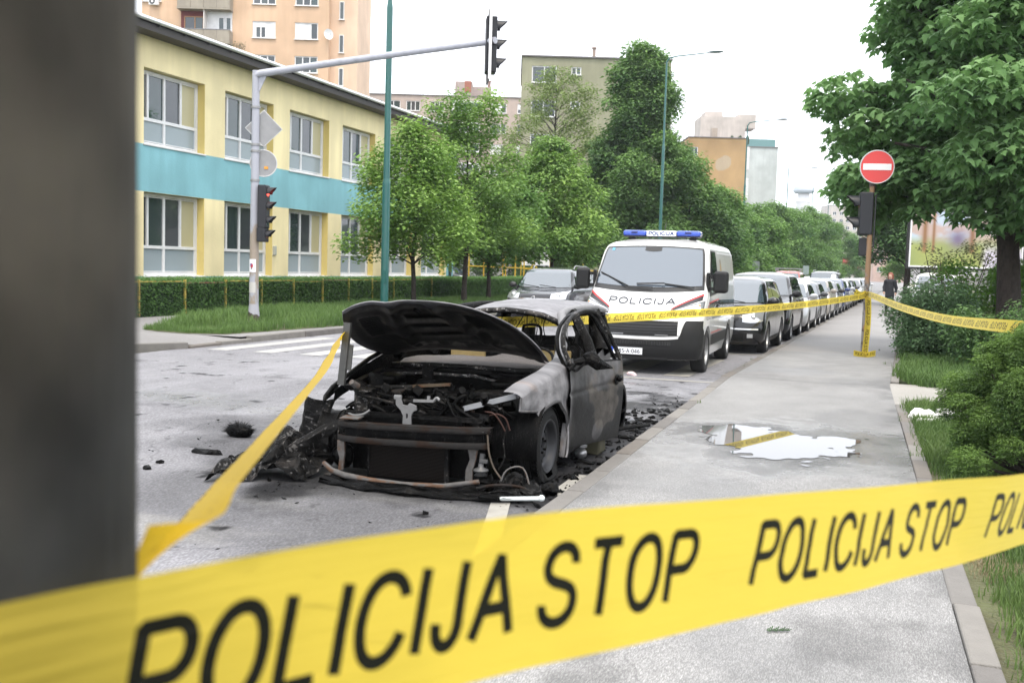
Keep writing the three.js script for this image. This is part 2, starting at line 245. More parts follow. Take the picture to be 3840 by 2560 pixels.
// kerb stones, one mesh each, children of their kerb
const stoneMats = [[0.17, 0.16, 0.147], [0.145, 0.135, 0.125], [0.2, 0.188, 0.17], [0.155, 0.138, 0.12]].map((c) => mat(c, 0.9, { map: rep(tMottle, 0.5), bumpMap: rep(tBump, 0.12), bumpScale: 0.004 }));
function kerb(label, path, len, w, y0, h, seed, sink) { // path(s) -> [x, z]; s in metres
  const k = new THREE.Group(); k.name = numbered('kerb'); k.userData.kind = 'structure'; k.userData.label = label; scene.add(k); const r = rng(seed), proto = {};
  for (let s = path.s0; s < path.s1; s += len) {
    const [ax, az] = path(s), [bx, bz] = path(s + len), L = Math.hypot(bx - ax, bz - az) - 0.012, key = Math.round(L * 50) + '_' + Math.floor(r() * 3);
    proto[key] ||= new MB().bev(0, 0, 0, w, h, L, 0.012, 0, 0, 0, 1).jit(0.004, seed + key.length, 5).g[0];
    const o = new THREE.Mesh(proto[key], stoneMats[Math.floor(r() * 4)]); o.name = 'kerb_stone'; o.castShadow = o.receiveShadow = true;
    const sk = sink ? sink((az + bz) / 2) : 0;
    o.position.set((ax + bx) / 2 + (r() - 0.5) * 0.01, y0 + h / 2 - sk + (r() - 0.5) * 0.008, (az + bz) / 2); o.rotation.set((r() - 0.5) * 0.01, Math.atan2(bx - ax, bz - az), (r() - 0.5) * 0.02); k.add(o);
  }
  return k;
}
{
  const straight = (X, s0, s1) => Object.assign((s) => [X + bend(-s), -s], { s0, s1 });
  kerb('flush kerb stones between parking bay and right pavement', straight(-1.865, 0.6, 95), 0.8, 0.135, -0.16, 0.205, 5);
  kerb('edging stones between right pavement and grass', straight(0.585, 0.4, 13.4), 0.83, 0.125, -0.16, 0.205, 7);
  kerb('edging stones of the grass past the concrete path', straight(0.585, 16.6, 60), 0.9, 0.125, -0.16, 0.205, 8);
  const left = Object.assign((s) => (s < 15.2 ? [-11.38 - (15.2 - s) * 0.62 - Math.max(0, 14 - s) * 1.6, -s] : [-11.38 + bend(-s), -s]), { s0: 11.5, s1: 110 });
  kerb('raised concrete kerb along the far left pavement', left, 0.95, 0.16, -0.12, 0.245, 6, (z) => 0.085 * gauss(z + 16.1, 0.9));
}
// left pavement, its verge, and the lawns
{
  const LY = 0.11;
  struct(new MB().geo(gridGeo((u, v) => { const z = lerp(-11.4, -17, v), e = -11.40 - Math.max(0, 15.2 + z) * 0.62 - Math.max(0, 14 + z) * 1.6, x = lerp(-60, e, 1 - Math.pow(1 - u, 4)); return [x, LY - 0.002 - (LY - 0.035) * gauss(z + 16.1, 1.0) * smoothstep(x, e - 1.1, e - 0.05), z]; }, 40, 60)).geo(sheet(-17.2, -11.44, -17, -420, LY, 60)), 'pavement', mat([0.25, 0.24, 0.235], 0.85, { map: rep(tAsph, 5), bumpMap: rep(tGrain, 0.4), bumpScale: 0.003 }));
  const shp = new THREE.Shape([[-13.95, 17.35], [-14.5, 19], [-14.9, 20.6], [-15.6, 23], [-15.75, 26], [-15.75, 30], [-15.2, 40], [-13.9, 80], [-11.4, 140], [-8.2, 140], [-9.4, 80], [-10.7, 40], [-11.45, 22.5], [-11.75, 19], [-11.95, 17.3], [-12.7, 17.0], [-13.4, 17.1]].map((p) => new THREE.Vector2(...p)));
  const g = new THREE.ShapeGeometry(shp); g.applyMatrix4(new THREE.Matrix4().makeRotationX(-PI / 2)); g.translate(0, LY + 0.006, 0);
  struct(new MB().geo(g), 'verge_soil', mSoil);
  struct(new MB().geo(sheet(-120, -16.75, -13, -300, 0.05, 30)), 'lawn_soil', mSoil);
  struct(new MB().geo(sheet(0.62, 60, 6, -13.75, 0.015, 4)).geo(sheet((z) => 0.62 + 0.55 * smoothstep(z, -17.2, -15.2), 60, -15.2, -300, 0.02, 30)), 'lawn_soil', mSoil);
  struct(new MB().geo(sheet(0.5, 9, -13.7, -16.4, 0.028, 3)), 'path', mat([0.33, 0.315, 0.285], 0.88, { map: rep(tAsph, 2.5) }));
}
// painted markings
const mPaint = mat([0.38, 0.375, 0.36], 0.75, { map: rep(tMottle, 0.5), bumpMap: rep(tGrain, 0.35), bumpScale: 0.002 }), mPaintOld = mat([0.32, 0.305, 0.27], 0.8, { map: rep(tMottle, 0.35), bumpMap: rep(tGrain, 0.35), bumpScale: 0.003 });
for (let i = 0; i < 10; i++) { const x = -10.98 + i * 0.905; struct(new MB().geo(sheet(x, x + 0.4, -15.35 - 0.05 * i, -19.2, 0.004, 5)), 'zebra_stripe', i > 7 ? mPaintOld : mPaint); }
struct(new MB().geo(sheet((z) => -2.43 + (z + 6.85) * 0.28, (z) => -2.29 + (z + 6.85) * 0.28, -4.4, -6.95, 0.004, 6)), 'lane_marking', mPaintOld);
struct(new MB().geo(sheet(-2.06, -1.95, -6.95, -7.75, 0.004, 2)), 'lane_marking', mPaintOld);
for (const z of [-15.1, -20.75, -25, -29, -33, -37.4]) struct(new MB().geo(sheet(-3.9, -1.96, z, z - 0.12, 0.004, 1)), 'bay_marking', mPaintOld);
// ---------- buildings ----------
const glassWin = (tint, rough = 0.03) => mat(tint, rough, { ior: 1.75 });
const GL = [glassWin([0.02, 0.03, 0.035]), glassWin([0.035, 0.05, 0.05]), glassWin([0.05, 0.055, 0.06]), glassWin([0.015, 0.04, 0.04])], GLfrost = mat([0.27, 0.32, 0.34], 0.25), curtainM = mat([0.42, 0.38, 0.22], 0.5, { ior: 1.7 });
// a window as a part: frame (mesh) with panes; the frame's outer corner at (x, y), facing +z in the window's own axes
function windowPart(parent, x, y, z, w, h, cols, rows, opt = {}) {
  const f = new MB(), t = opt.t || 0.07, d = opt.d || 0.08, fm = opt.frame || M.white;
  f.box(x + w / 2, y + t / 2, z, w, t, d).box(x + w / 2, y + h - t / 2, z, w, t, d).box(x + t / 2, y + h / 2, z, t, h - 2 * t, d).box(x + w - t / 2, y + h / 2, z, t, h - 2 * t, d);
  const xs = [0, ...cols, 1].map((c) => x + t + c * (w - 2 * t)), ys = [0, ...rows, 1].map((c) => y + t + c * (h - 2 * t));
  const skip = opt.skip || [];
  rows.forEach((r, i) => f.box(x + w / 2, ys[i + 1], z, w - 2 * t, t * 1.25, d * 0.9));
  for (let j = 0; j < ys.length - 1; j++) cols.forEach((c, i) => { if (!skip.includes(j + ':' + i)) f.box(xs[i + 1], (ys[j] + ys[j + 1]) / 2, z, t * 1.1, ys[j + 1] - ys[j] - 0.002, d * 0.8); });
  const win = f.build('window', fm, parent); 
  for (let j = 0; j < ys.length - 1; j++) for (let i = 0; i < xs.length - 1; i++) {
    let x1 = xs[i + 1]; if (skip.includes(j + ':' + (i - 1))) continue; if (skip.includes(j + ':' + i)) x1 = xs[i + 2];
    const g = opt.pane ? opt.pane(j, i) : GL[(i * 7 + j * 3 + Math.round(x)) & 3];
    if (opt.solid && opt.solid(j, i)) { new MB().box((xs[i] + x1) / 2, (ys[j] + ys[j + 1]) / 2, z, x1 - xs[i] - 0.002, ys[j + 1] - ys[j] - 0.002, d * 0.5).build('shutter', M.white, win); continue; }
    new MB().box((xs[i] + x1) / 2, (ys[j] + ys[j + 1]) / 2, z - d * 0.2, x1 - xs[i], ys[j + 1] - ys[j], 0.012).build('pane', g, win);
    if (opt.bead) { const b = new MB(), a = xs[i], e = 0.028, cx = (a + x1) / 2, cy = (ys[j] + ys[j + 1]) / 2, W = x1 - a, Hh = ys[j + 1] - ys[j]; b.box(a + e, cy, z + 0.01, e, Hh, d * 0.7).box(x1 - e, cy, z + 0.01, e, Hh, d * 0.7).box(cx, ys[j] + e, z + 0.01, W - 4 * e, e, d * 0.7).box(cx, ys[j + 1] - e, z + 0.01, W - 4 * e, e, d * 0.7); b.build('sash', fm, win); }
  }
  if (opt.sill !== false) { const s = opt.sillD || 0.16; new MB().bev(x + w / 2, y - 0.03, z + s / 2 - 0.02, w + 0.12, 0.05, s, 0.01, 0.06).build('sill', M.white, win); }
  return win;
}
{ // the two-storey school: facade in the plane x = -20, its own axes turned so that +z looks at the street
  const s = thing('school_building', 'yellow two-storey school building with turquoise bands behind the hedge', 'school building', [-20, 0, -20.75], PI / 2);
  // local x = -(world z) - 20.75 -> world z = -20.75 - x
  const X = (z) => -20.75 - z, x0 = X(-4), x1 = X(-48.95), yel = plaster([0.86, 0.745, 0.44], 6), teal = plaster([0.225, 0.47, 0.52], 6), reveal = plaster([0.72, 0.57, 0.2], 6);
  const wins = []; for (let k = -4; k < 6; k++) wins.push(X(-24.85 - 4.01 * k));
  const wall = (y0, y1, sill, head, name, m, holes) => {
    const b = new MB(), hs = holes ? wins.map((w) => [[w, sill], [w + 2.92, sill], [w + 2.92, head], [w, head]]) : [];
    b.prism([[x0, y0], [x1, y0], [x1, y1], [x0, y1]], 0.34, xf(0, 0, -0.34), 0, hs); return b.build(name, m, s);
  };
  wall(0, 1.03, 0, 0, 'plinth_band', teal); wall(1.03, 3.52, 1.031, 3.518, 'wall', yel, 1); wall(3.52, 4.9, 0, 0, 'turquoise_band', teal); wall(4.9, 8.02, 4.901, 7.12, 'wall', yel, 1);
  for (const w of wins) for (const [sill, h, up] of [[1.06, 2.44, 0], [4.93, 2.17, 1]]) {
    windowPart(s, w + 0.02, sill, -0.3, 2.88, h, [0.12 + 0.03, 0.43, 0.72], [0.335], { bead: true, t: 0.075, skip: ['0:0', '0:2'], pane: (j, i) => (j === 0 ? GLfrost : i === 3 ? curtainM : GL[(i + Math.round(w) + 2 * up) & 3]), sillD: 0.36 });
    new MB().box(w + 2.915, sill - 0.03 + h / 2 + 0.02, -0.14, 0.012, h + 0.03, 0.27).build('reveal', reveal, s);
  }
  // body behind the facade, gable end with its own turquoise strip
  new MB().box((x0 + x1) / 2, 4, -6.2, x1 - x0 - 0.02, 8, 11.6).build('wall', yel, s);
  new MB().box(x1 - 0.45, 4.45, 0.012, 0.86, 6.85, 0.02).build('corner_strip', teal, s);
  const rf = new MB(); rf.prism([[0.62, 8.26], [0.62, 8.33], [-12, 10.1], [-12, 8.2]], x1 - x0 + 0.6, xf(x0 - 0.3, 0, 0, 0, PI / 2, 0).multiply(xf(0, 0, 0, 0, 0, 0)));
  rf.g[0].applyMatrix4(new THREE.Matrix4()); const roofM = mat([0.055, 0.05, 0.05], 0.7, { map: rep(tMottle, 1.2) });
  const roof = new THREE.Mesh(mergeGeometries(rf.g), roofM);
  // prism outline is (depth, height): turn it so that depth runs along the facade
  rf.g.length = 0; rf.prism([[0, 8.26], [0, 8.33], [-12.6, 10.1], [-12.6, 8.2]], x1 - x0 + 0.7); rf.g[0].applyMatrix4(new THREE.Matrix4().makeBasis(V3(0, 0, 1), V3(0, 1, 0), V3(1, 0, 0))); rf.g[0].translate(x0 - 0.35, 0, 0.62); rf.g[0].computeVertexNormals();
  const roofMesh = rf.build('roof', roofM, s);
  new MB().box((x0 + x1) / 2, 8.12, 0.3, x1 - x0 + 0.6, 0.2, 0.6).build('eaves_board', mat([0.035, 0.03, 0.028], 0.6), s);
  new MB().cyl([x0 - 0.3, 8.3, 0.68], [x1 + 0.3, 8.3, 0.68], 0.065, 0.065, 10).build('gutter', mat(0.72, 0.35, { metalness: 0.5 }), s);
  for (let i = 0, n = 38; i < n; i++) new MB().box(lerp(x0, x1, (i + 0.5) / n), 8.21, 0.58, 0.03, 0.05, 0.2).build('gutter_bracket', M.black, s);
  new MB().cyl([x1 - 0.55, 0.1, 0.09], [x1 - 0.55, 8.0, 0.09], 0.07, 0.07, 10).build('downpipe', mat([0.02, 0.03, 0.03], 0.5), s);
  new MB().bev(X(-31.9), 1.95, 0.03, 0.16, 0.34, 0.08, 0.02).build('meter_box', mat([0.42, 0.42, 0.36], 0.6), s);
}
// a block of flats: front wall with real openings in its plane z = 0, origin at its front bottom-left corner
function block(name, label, at, ry, w, h, d, wallM, wins, extra) {
  const b = thing(name, label, 'apartment block', at, ry);
  const fw = new MB(); fw.prism([[0, 0], [w, 0], [w, h], [0, h]], 0.25, xf(0, 0, -0.25), 0, wins.map(([x, y, ww, hh]) => [[x, y], [x + ww, y], [x + ww, y + hh], [x, y + hh]])); fw.build('wall', wallM, b);
  new MB().box(w / 2, h / 2 - 0.05, -d / 2 - 0.25, w - 0.01, h - 0.1, d).build('wall', wallM, b);
  new MB().box(w / 2, h + 0.06, -d / 2, w + 0.16, 0.12, d + 0.36).build('roof', mat([0.16, 0.15, 0.15], 0.8), b);
  for (const [x, y, ww, hh, kind] of wins) {
    const o = { t: 0.09, d: 0.1, sillD: 0.3 };
    if (kind === 'tri') windowPart(b, x, y, -0.12, ww, hh, [0.33, 0.67], [], o);
    else if (kind === 'shL') windowPart(b, x, y, -0.12, ww, hh, [0.7], [], { ...o, solid: (j, i) => i === 0 });
    else if (kind === 'shH') windowPart(b, x, y, -0.12, ww, hh, [0.1, 0.34, 0.57], [0.72], { ...o, skip: ['1:0', '1:2'], solid: (j, i) => j === 1 || i === 3 || i === 0 });
    else if (kind === 'half') windowPart(b, x, y, -0.12, ww, hh, [0.5], [0.45], { ...o, solid: (j) => j === 1 });
    else windowPart(b, x, y, -0.12, ww, hh, [0.5], [], o);
  }
  extra?.(b); return b;
}
const RY = 18.76 * PI / 180, axis = (at, x) => [at[0] + x * Math.cos(RY), at[1], at[2] - x * Math.sin(RY)];
{ // tower block
  const peach = plaster([0.66, 0.46, 0.31], 9), peachL = plaster([0.72, 0.53, 0.39], 9), grimy = plaster([0.36, 0.32, 0.26], 2.5), wins = [];
  for (let k = -6; k < 4; k++) { const y = 20.79 + k * 2.87, kd = k === 0; wins.push([9.65, y, 2.02, 1.44, kd ? 'shH' : 'tri'], [13.35, y - 0.02, 2.02, 1.44, kd ? 'shL' : 'tri'], [0.1, y - 0.02, 1.6, 1.4, 'dbl']); }
  const b = block('tower_block', 'tall peach tower block with balconies behind the school roof', [-60.2, 0, -74.5], RY, 16.3, 34, 14, peach, wins, (b) => {
    // recessed side slab with the stair windows
    new MB().box(17.35, 17, -5, 2.6, 34, 8).build('wall', peachL, b);
    for (let k = -6; k < 5; k++) windowPart(b, 17.05, 19.9 + k * 2.87, -0.95, 0.42, 1.55, [], [], { t: 0.06, d: 0.1, sill: true });
    for (let k = -6; k < 4; k++) { // balconies between the columns of windows: parapet, slab, back wall, partition, door and window
      const y = 20.15 + k * 2.87, p = new MB();
      for (let i = 0; i < 4; i++) p.bev(4.0 + i * 1.12, y + 0.52, 0.95, 1.1, 1.0, 0.08, 0.015);
      p.box(2.6 + 0.82, y + 0.52, 0.45, 0.07, 1.0, 0.95).box(7.92, y + 0.52, 0.45, 0.07, 1.0, 0.95).box(5.67, y - 0.06, 0.46, 4.6, 0.14, 1.1);
      p.g.splice(0, 0); p.build('balcony', grimy, b);
      new MB().box(5.67, y + 1.06, 0.95, 4.62, 0.05, 0.14).build('handrail', mat([0.25, 0.25, 0.27], 0.6), b);
      new MB().box(6.8, y + 1.43, 0.03, 2.2, 2.7, 0.06).build('balcony_wall', M.white, b);
      new MB().box(4.55, y + 1.43, 0.03, 2.2, 2.7, 0.06).build('balcony_wall', k === 0 ? mat([0.16, 0.035, 0.03], 0.7) : peachL, b);
      new MB().box(5.66, y + 1.43, 0.45, 0.07, 2.7, 0.8).build('partition', k === 0 ? mat([0.7, 0.66, 0.62], 0.6) : peachL, b);
      windowPart(b, 3.75, y + 1.05, 0.1, 1.7, 1.25, [0.55], [], { t: 0.08, d: 0.08, sill: false, frame: mat([0.4, 0.22, 0.1], 0.6) });
      windowPart(b, 6.7, y + 0.3, 0.1, 0.55, 2.0, [], [], { t: 0.08, d: 0.08, sill: false }); windowPart(b, 7.35, y + 0.9, 0.1, 0.5, 1.4, [], [], { t: 0.08, d: 0.08, sill: false });
    }
  });
  const dish = thing('satellite_dish', 'white satellite dish beside the shuttered tower window', 'satellite dish', axis([-60.2, 21.2, -74.5], 16.05), RY + 0.7);
  new MB().lathe([[0.001, 0], [0.2, 0.02], [0.38, 0.08], [0.46, 0.13], [0.46, 0.145], [0.36, 0.1], [0.001, 0.02]], 20, xf(0, 0, 0.35, PI / 2)).build('dish', M.white, dish); new MB().bar([0, 0, 0], [0, 0, 0.36], 0.05, 0.05).bar([0, -0.4, 0.42], [0, 0, 0.85], 0.03, 0.03).build('arm', M.steel, dish);
  const acUnit = (label, at) => { const a = thing('air_conditioner', label, 'air conditioner', at, RY); new MB().bev(0, 0, 0.16, 0.85, 0.6, 0.3, 0.03).build('casing', M.white, a); new MB().lathe([[0.12, 0.01], [0.24, 0.02], [0.24, 0], [0.12, 0]], 16, xf(-0.12, 0, 0.31, PI / 2)).build('fan_guard', M.blackMatt, a); return a; };
  const ac = acUnit('white air conditioner on the tower wall left of the balconies', axis([-60.05, 23.55, -74.35], 1.1));
  // shrubs in pots by the lowest visible balcony are in the vegetation part
  const be = plaster([0.5, 0.41, 0.36], 9), bw = [];
  for (let k = 0; k < 8; k++) { const y = 22.5 - k * 2.8; for (const [x, w, kd] of [[1.6, 2.1, 'dbl'], [4.2, 1.9, 'dbl'], [6.9, 1.9, 'tri'], [10.15, 2.0, 'tri'], [18.6, 2.1, k % 2 ? 'tri' : 'shL'], [22.2, 1.6, k % 2 ? 'dbl' : 'half']]) bw.push([x, y, w, 1.35, kd]); }
  const beige = block('apartment_block', 'low beige apartment block between the tower and the olive block', [-66.6, 0, -126.5], RY, 24.3, 24.6, 12, be, bw, (b) => {
    for (let k = 0; k < 8; k++) { const y = 22.2 - k * 2.8; new MB().box(15.3, y + 0.9, 0.35, 4.2, 1.75, 0.6).build('loggia', k % 3 ? plaster([0.45, 0.38, 0.35], 4) : M.white, b); windowPart(b, 13.5, y + 0.45, 0.7, 3.6, 1.15, [0.3, 0.55, 0.78], [], { t: 0.1, d: 0.1 }); }
    new MB().box(14.6, 25.9, -4, 2.4, 2.4, 3).box(16.4, 25.6, -4.5, 4, 1.8, 3).build('roof_house', plaster([0.4, 0.33, 0.3], 3), b); new MB().box(15.2, 26.4, -2.4, 0.9, 1.5, 0.1).build('door', mat([0.3, 0.11, 0.07], 0.7), b);
    new MB().lathe([[0.25, 0], [0.25, 0.9], [0.4, 1.0], [0.4, 1.1], [0.001, 1.1]], 10, xf(18.1, 26.4, -4)).build('chimney', mat([0.3, 0.2, 0.17], 0.9), b);
    const r = new MB(); for (let i = 0; i < 14; i++) r.bar([4.6 + i * 0.65, 24.6, -0.4], [4.6 + i * 0.65, 25.5, -0.4], 0.05, 0.05); r.bar([4.4, 25.45, -0.4], [13.2, 25.45, -0.4], 0.05, 0.05); r.build('railing', mat(0.3, 0.6), b);
  });
  acUnit('small white air conditioner under a beige block window', axis([-66.6, 21.9, -126.3], 11.6));
  const ol = plaster([0.3, 0.295, 0.2], 7), ow = [];
  for (let k = 0; k < 6; k++) { ow.push([0.85, 17.25 - k * 2.85, 2.12, 1.4, 'dbl']); if (k < 2) ow.push([4.2, 17.98 - k * 2.85, 0.85, 0.66, 'one']); }
  block('apartment_block', 'olive green apartment block with chimney behind the tall tree', [-28.0, 0, -83.0], RY, 12.7, 19.4, 14, ol, ow, (b) => {
    new MB().box(6.3, 20.1, -3, 0.28, 1.5, 0.28).box(6.3, 20.9, -3, 0.42, 0.12, 0.42).build('chimney', plaster([0.33, 0.26, 0.22], 2), b);
    for (let k = 0; k < 5; k++) { new MB().bev(12.95, 16.6 - k * 2.85, -3, 0.5, 2.2, 2.6, 0.05).build('balcony', M.white, b); }
  });
  const orp = dataTex(512, 512, (u, v, o) => { const n = fbm(u, v, 6, 5, 91), c = gauss(Math.hypot((u - 0.52) * 1.1 - (v - 0.84) * 0.5, (v - 0.84) * 2.2), 0.13) + (n - 0.5) * 1.1, c2 = smoothstep(c, 0.38, 0.46), g = 0.8 + 0.35 * (n - 0.5) - 0.16 * smoothstep(v, 0.85, 1); o[0] = lerp(0.52, 0.5, c2) * g; o[1] = lerp(0.345, 0.4, c2) * g; o[2] = lerp(0.17, 0.28, c2) * g; });
  const orw = mat(1, 0.92, { map: rep(orp, 10, 21) });
  const ow2 = []; for (let k = 0; k < 4; k++) ow2.push([-0.0 + 0.35, 18.7 - k * 4.2, 1.1, 1.3, 'one']);
  block('apartment_block', 'orange apartment block with a peeling patch of plaster', [-24.9, 0, -152.0], RY, 8.6, 21.4, 11, orw, ow2, (b) => {
    for (let k = 0; k < 4; k++) { new MB().bev(8.95, 18.6 - k * 4.6, -2, 0.7, 3.4, 2.6, 0.05).build('balcony', M.white, b); }
    new MB().box(4.5, 22.4, -4, 0.9, 1.9, 0.8).build('chimney', plaster([0.4, 0.34, 0.28], 3), b);
  });
  block('apartment_block', 'pale grey apartment block with roof terrace right of the orange block', [-25.6, 0, -172.5], RY, 12.4, 22.6, 12, plaster([0.5, 0.54, 0.53], 8), [], (b) => {
    new MB().box(3.4, 25.2, -5, 7.6, 5.2, 6).box(2.2, 27.6, -6, 3, 2.6, 4).box(7.9, 27.4, -6, 3.0, 2.4, 4).build('roof_house', plaster([0.52, 0.47, 0.43], 5), b);
    new MB().box(9.3, 23.4, -0.8, 5.6, 1.3, 0.1).build('railing', mat([0.12, 0.24, 0.24], 0.3), b);
    for (let i = 0; i < 3; i++) new MB().sph(4.8 + i * 1.3, 23.7, -1, 0.55, [0.7, 1.7, 0.7], 8, 6).jit(0.12, i + 3, 2).build('potted_conifer', mat([0.03, 0.05, 0.025], 0.9), b);
  });
  // the far end of the street
  const mq = thing('domed_tower', 'pale blue tower with a dome far down the street', 'tower', [-27.8, 0, -523], RY);
  new MB().lathe([[3.4, 0], [3.4, 36], [3.9, 37], [3.9, 38], [3, 38.2], [2.7, 41.4]], 16).build('shaft', mat([0.62, 0.62, 0.62], 0.7), mq); new MB().lathe([[4.3, 41.4], [5.2, 42.2], [5.2, 43], [4.8, 45.5], [3, 47.7], [0.4, 49], [0.15, 55], [0.001, 55]], 18).build('dome', mat([0.45, 0.5, 0.56], 0.5), mq);
  const fb1 = (nm, lb, px, pz, w, h, d, c) => { const wn = []; for (let y = 3; y < h - 2.5; y += 3.2) for (let x = 1.2; x < w - 2; x += 3.1) wn.push([x, y, 1.6, 1.5, 'one']); return block(nm, lb, [px, 0, pz], RY, w, h, d, plaster(c, 10), wn); };
  fb1('apartment_block', 'hazy white apartment block left of the domed tower', -42, -468, 22, 29, 14, [0.5, 0.5, 0.5]);
  fb1('apartment_block', 'hazy cream apartment block right of the domed tower', -13.6, -480, 17, 33, 14, [0.55, 0.5, 0.46]);
  fb1('apartment_block', 'hazy pinkish low block at the end of the street', 4, -330, 13, 17, 12, [0.5, 0.36, 0.3]);
  fb1('apartment_block', 'pale low block behind the pavement at the street end', 17, -300, 14, 12, 12, [0.55, 0.52, 0.5]);
  fb1('apartment_block', 'pale house behind the trunk of the near maple', 10.2, -64, 12, 7.2, 9, [0.5, 0.49, 0.46]);
  fb1('apartment_block', 'white low building behind the yellow sports fence', -33, -79, 9, 6.2, 6, [0.66, 0.66, 0.66]);
  const hill = gridGeo((u, v) => { const x = lerp(-600, 600, u), z = -600 - 150 * v; return [x, Math.max(0, Math.sin(PI * v)) * (12 + 30 * fb(x * 0.008 + 20, 3, 4, 95)), z]; }, 60, 6);
  struct(new MB().geo(hill), 'hills', mat([0.06, 0.09, 0.05], 0.95));
}
// ---------- trees, shrubs, hedge, grass ----------
const leafMat = (c, tr = 0.42) => mat(c, 0.85, { transmission: tr, thickness: 0, specularIntensity: 0.5 });
function clumpGeo(n, R, L, Wd, seed, flat = 0.6) { // n pointed leaves spread through a small ball
  const r = rng(seed), p = [], nn = [];
  for (let i = 0; i < n; i++) {
    const a = r() * 2 * PI, y = r() * 2 - 1, q = Math.sqrt(1 - y * y), k = R * Math.cbrt(r()), c = V3(Math.cos(a) * q * k, y * k * 0.8, Math.sin(a) * q * k);
    const up = V3((r() - 0.5) * 2 * (1 - flat) + Math.cos(a) * 0.3, 0.9, (r() - 0.5) * 2 * (1 - flat) + Math.sin(a) * 0.3).normalize(), t = V3(Math.cos(a) + (r() - 0.5), (r() - 0.7) * 0.9, Math.sin(a) + (r() - 0.5)).normalize(), s = V3().crossVectors(t, up).normalize(), l = L * (0.7 + 0.6 * r()), w = Wd * (0.7 + 0.6 * r());
    const A = c.clone(), B = c.clone().addScaledVector(t, l * 0.45).addScaledVector(s, w / 2).addScaledVector(up, 0.04 * l), D = c.clone().addScaledVector(t, l * 0.45).addScaledVector(s, -w / 2).addScaledVector(up, 0.04 * l), E = c.clone().addScaledVector(t, l).addScaledVector(up, -0.12 * l);
    for (const v of [A, B, E, A, E, D]) { p.push(v.x, v.y, v.z); }
  }
  const g = new THREE.BufferGeometry(); g.setAttribute('position', new THREE.Float32BufferAttribute(p, 3)); g.computeVertexNormals(); return g;
}
function mapleSpray(n, L, seed) { // n lobed leaves on a twig end
  const r = rng(seed), out = [], base = [[0, 0], [0.42, 0.02], [0.3, 0.2], [0.52, 0.42], [0.26, 0.42], [0.2, 0.6], [0, 1]];
  const p = [];
  for (let i = 0; i < n; i++) {
    const a = i / n * 2 * PI + r(), tilt = 0.25 + r() * 0.75, l = L * (0.75 + 0.5 * r()), m = new THREE.Matrix4().makeRotationY(a).multiply(xf(0, (r() - 0.5) * L * 0.7, L * (0.15 + 0.5 * r()), tilt, 0, (r() - 0.5) * 0.8)), bendK = 0.16 + 0.2 * r();
    const pt = (x, y) => V3(x * l, -bendK * l * (y * y + 1.4 * x * x), y * l).applyMatrix4(m);
    for (const s of [-1, 1]) for (let k = 1; k < base.length - 1; k++) { const A = pt(0, 0.28), B = pt(s * base[k][0], base[k][1]), D = pt(s * base[k + 1][0], base[k + 1][1]); for (const v of s > 0 ? [A, B, D] : [A, D, B]) p.push(v.x, v.y, v.z); }
    for (const s of [-1, 1]) { const A = pt(0, 0.28), B = pt(0, 0), D = pt(s * 0.42, 0.02); for (const v of [A, B, D]) p.push(v.x, v.y, v.z); }
  }
  const g = new THREE.BufferGeometry(); g.setAttribute('position', new THREE.Float32BufferAttribute(p, 3)); g.computeVertexNormals(); return g;
}
function scatter(name, g, m, list, parent, rnd, c0, c1) { // list of [x,y,z,scale,shade 0..1]
  const im = new THREE.InstancedMesh(g, m, list.length), o = new THREE.Object3D(), c = new THREE.Color();
  list.forEach(([x, y, z, s, k = rnd(), ry = rnd() * 6.28, tilt = 0.5], i) => { o.position.set(x, y, z); o.rotation.set((rnd() - 0.5) * tilt, ry, (rnd() - 0.5) * tilt); o.scale.setScalar(s); o.updateMatrix(); im.setMatrixAt(i, o.matrix); im.setColorAt(i, c.setRGB(lerp(c0[0], c1[0], k), lerp(c0[1], c1[1], k), lerp(c0[2], c1[2], k))); });
  im.name = name; im.userData.kind = 'stuff'; im.castShadow = im.receiveShadow = true; parent.add(im); return im;
}
const tBark = dataTex(128, 256, (u, v, o) => { const n = fbm(u, v, 10, 4, 151, 4), m = fbm(u, v, 4, 4, 152); grey(o, 0.5 + 0.8 * (n - 0.25) * (0.5 + m)); });
const bark = mat([0.055, 0.042, 0.034], 0.95, { map: rep(tBark, 0.35), bumpMap: rep(tBark, 0.3), bumpScale: 0.02 });
const MB4 = [leafMat(1), leafMat(1, 0.42)];
const clumpA = clumpGeo(16, 0.3, 0.125, 0.09, 3), clumpB = clumpGeo(14, 0.36, 0.155, 0.115, 4), clumpC = clumpGeo(7, 0.22, 0.09, 0.06, 5, 0.4);
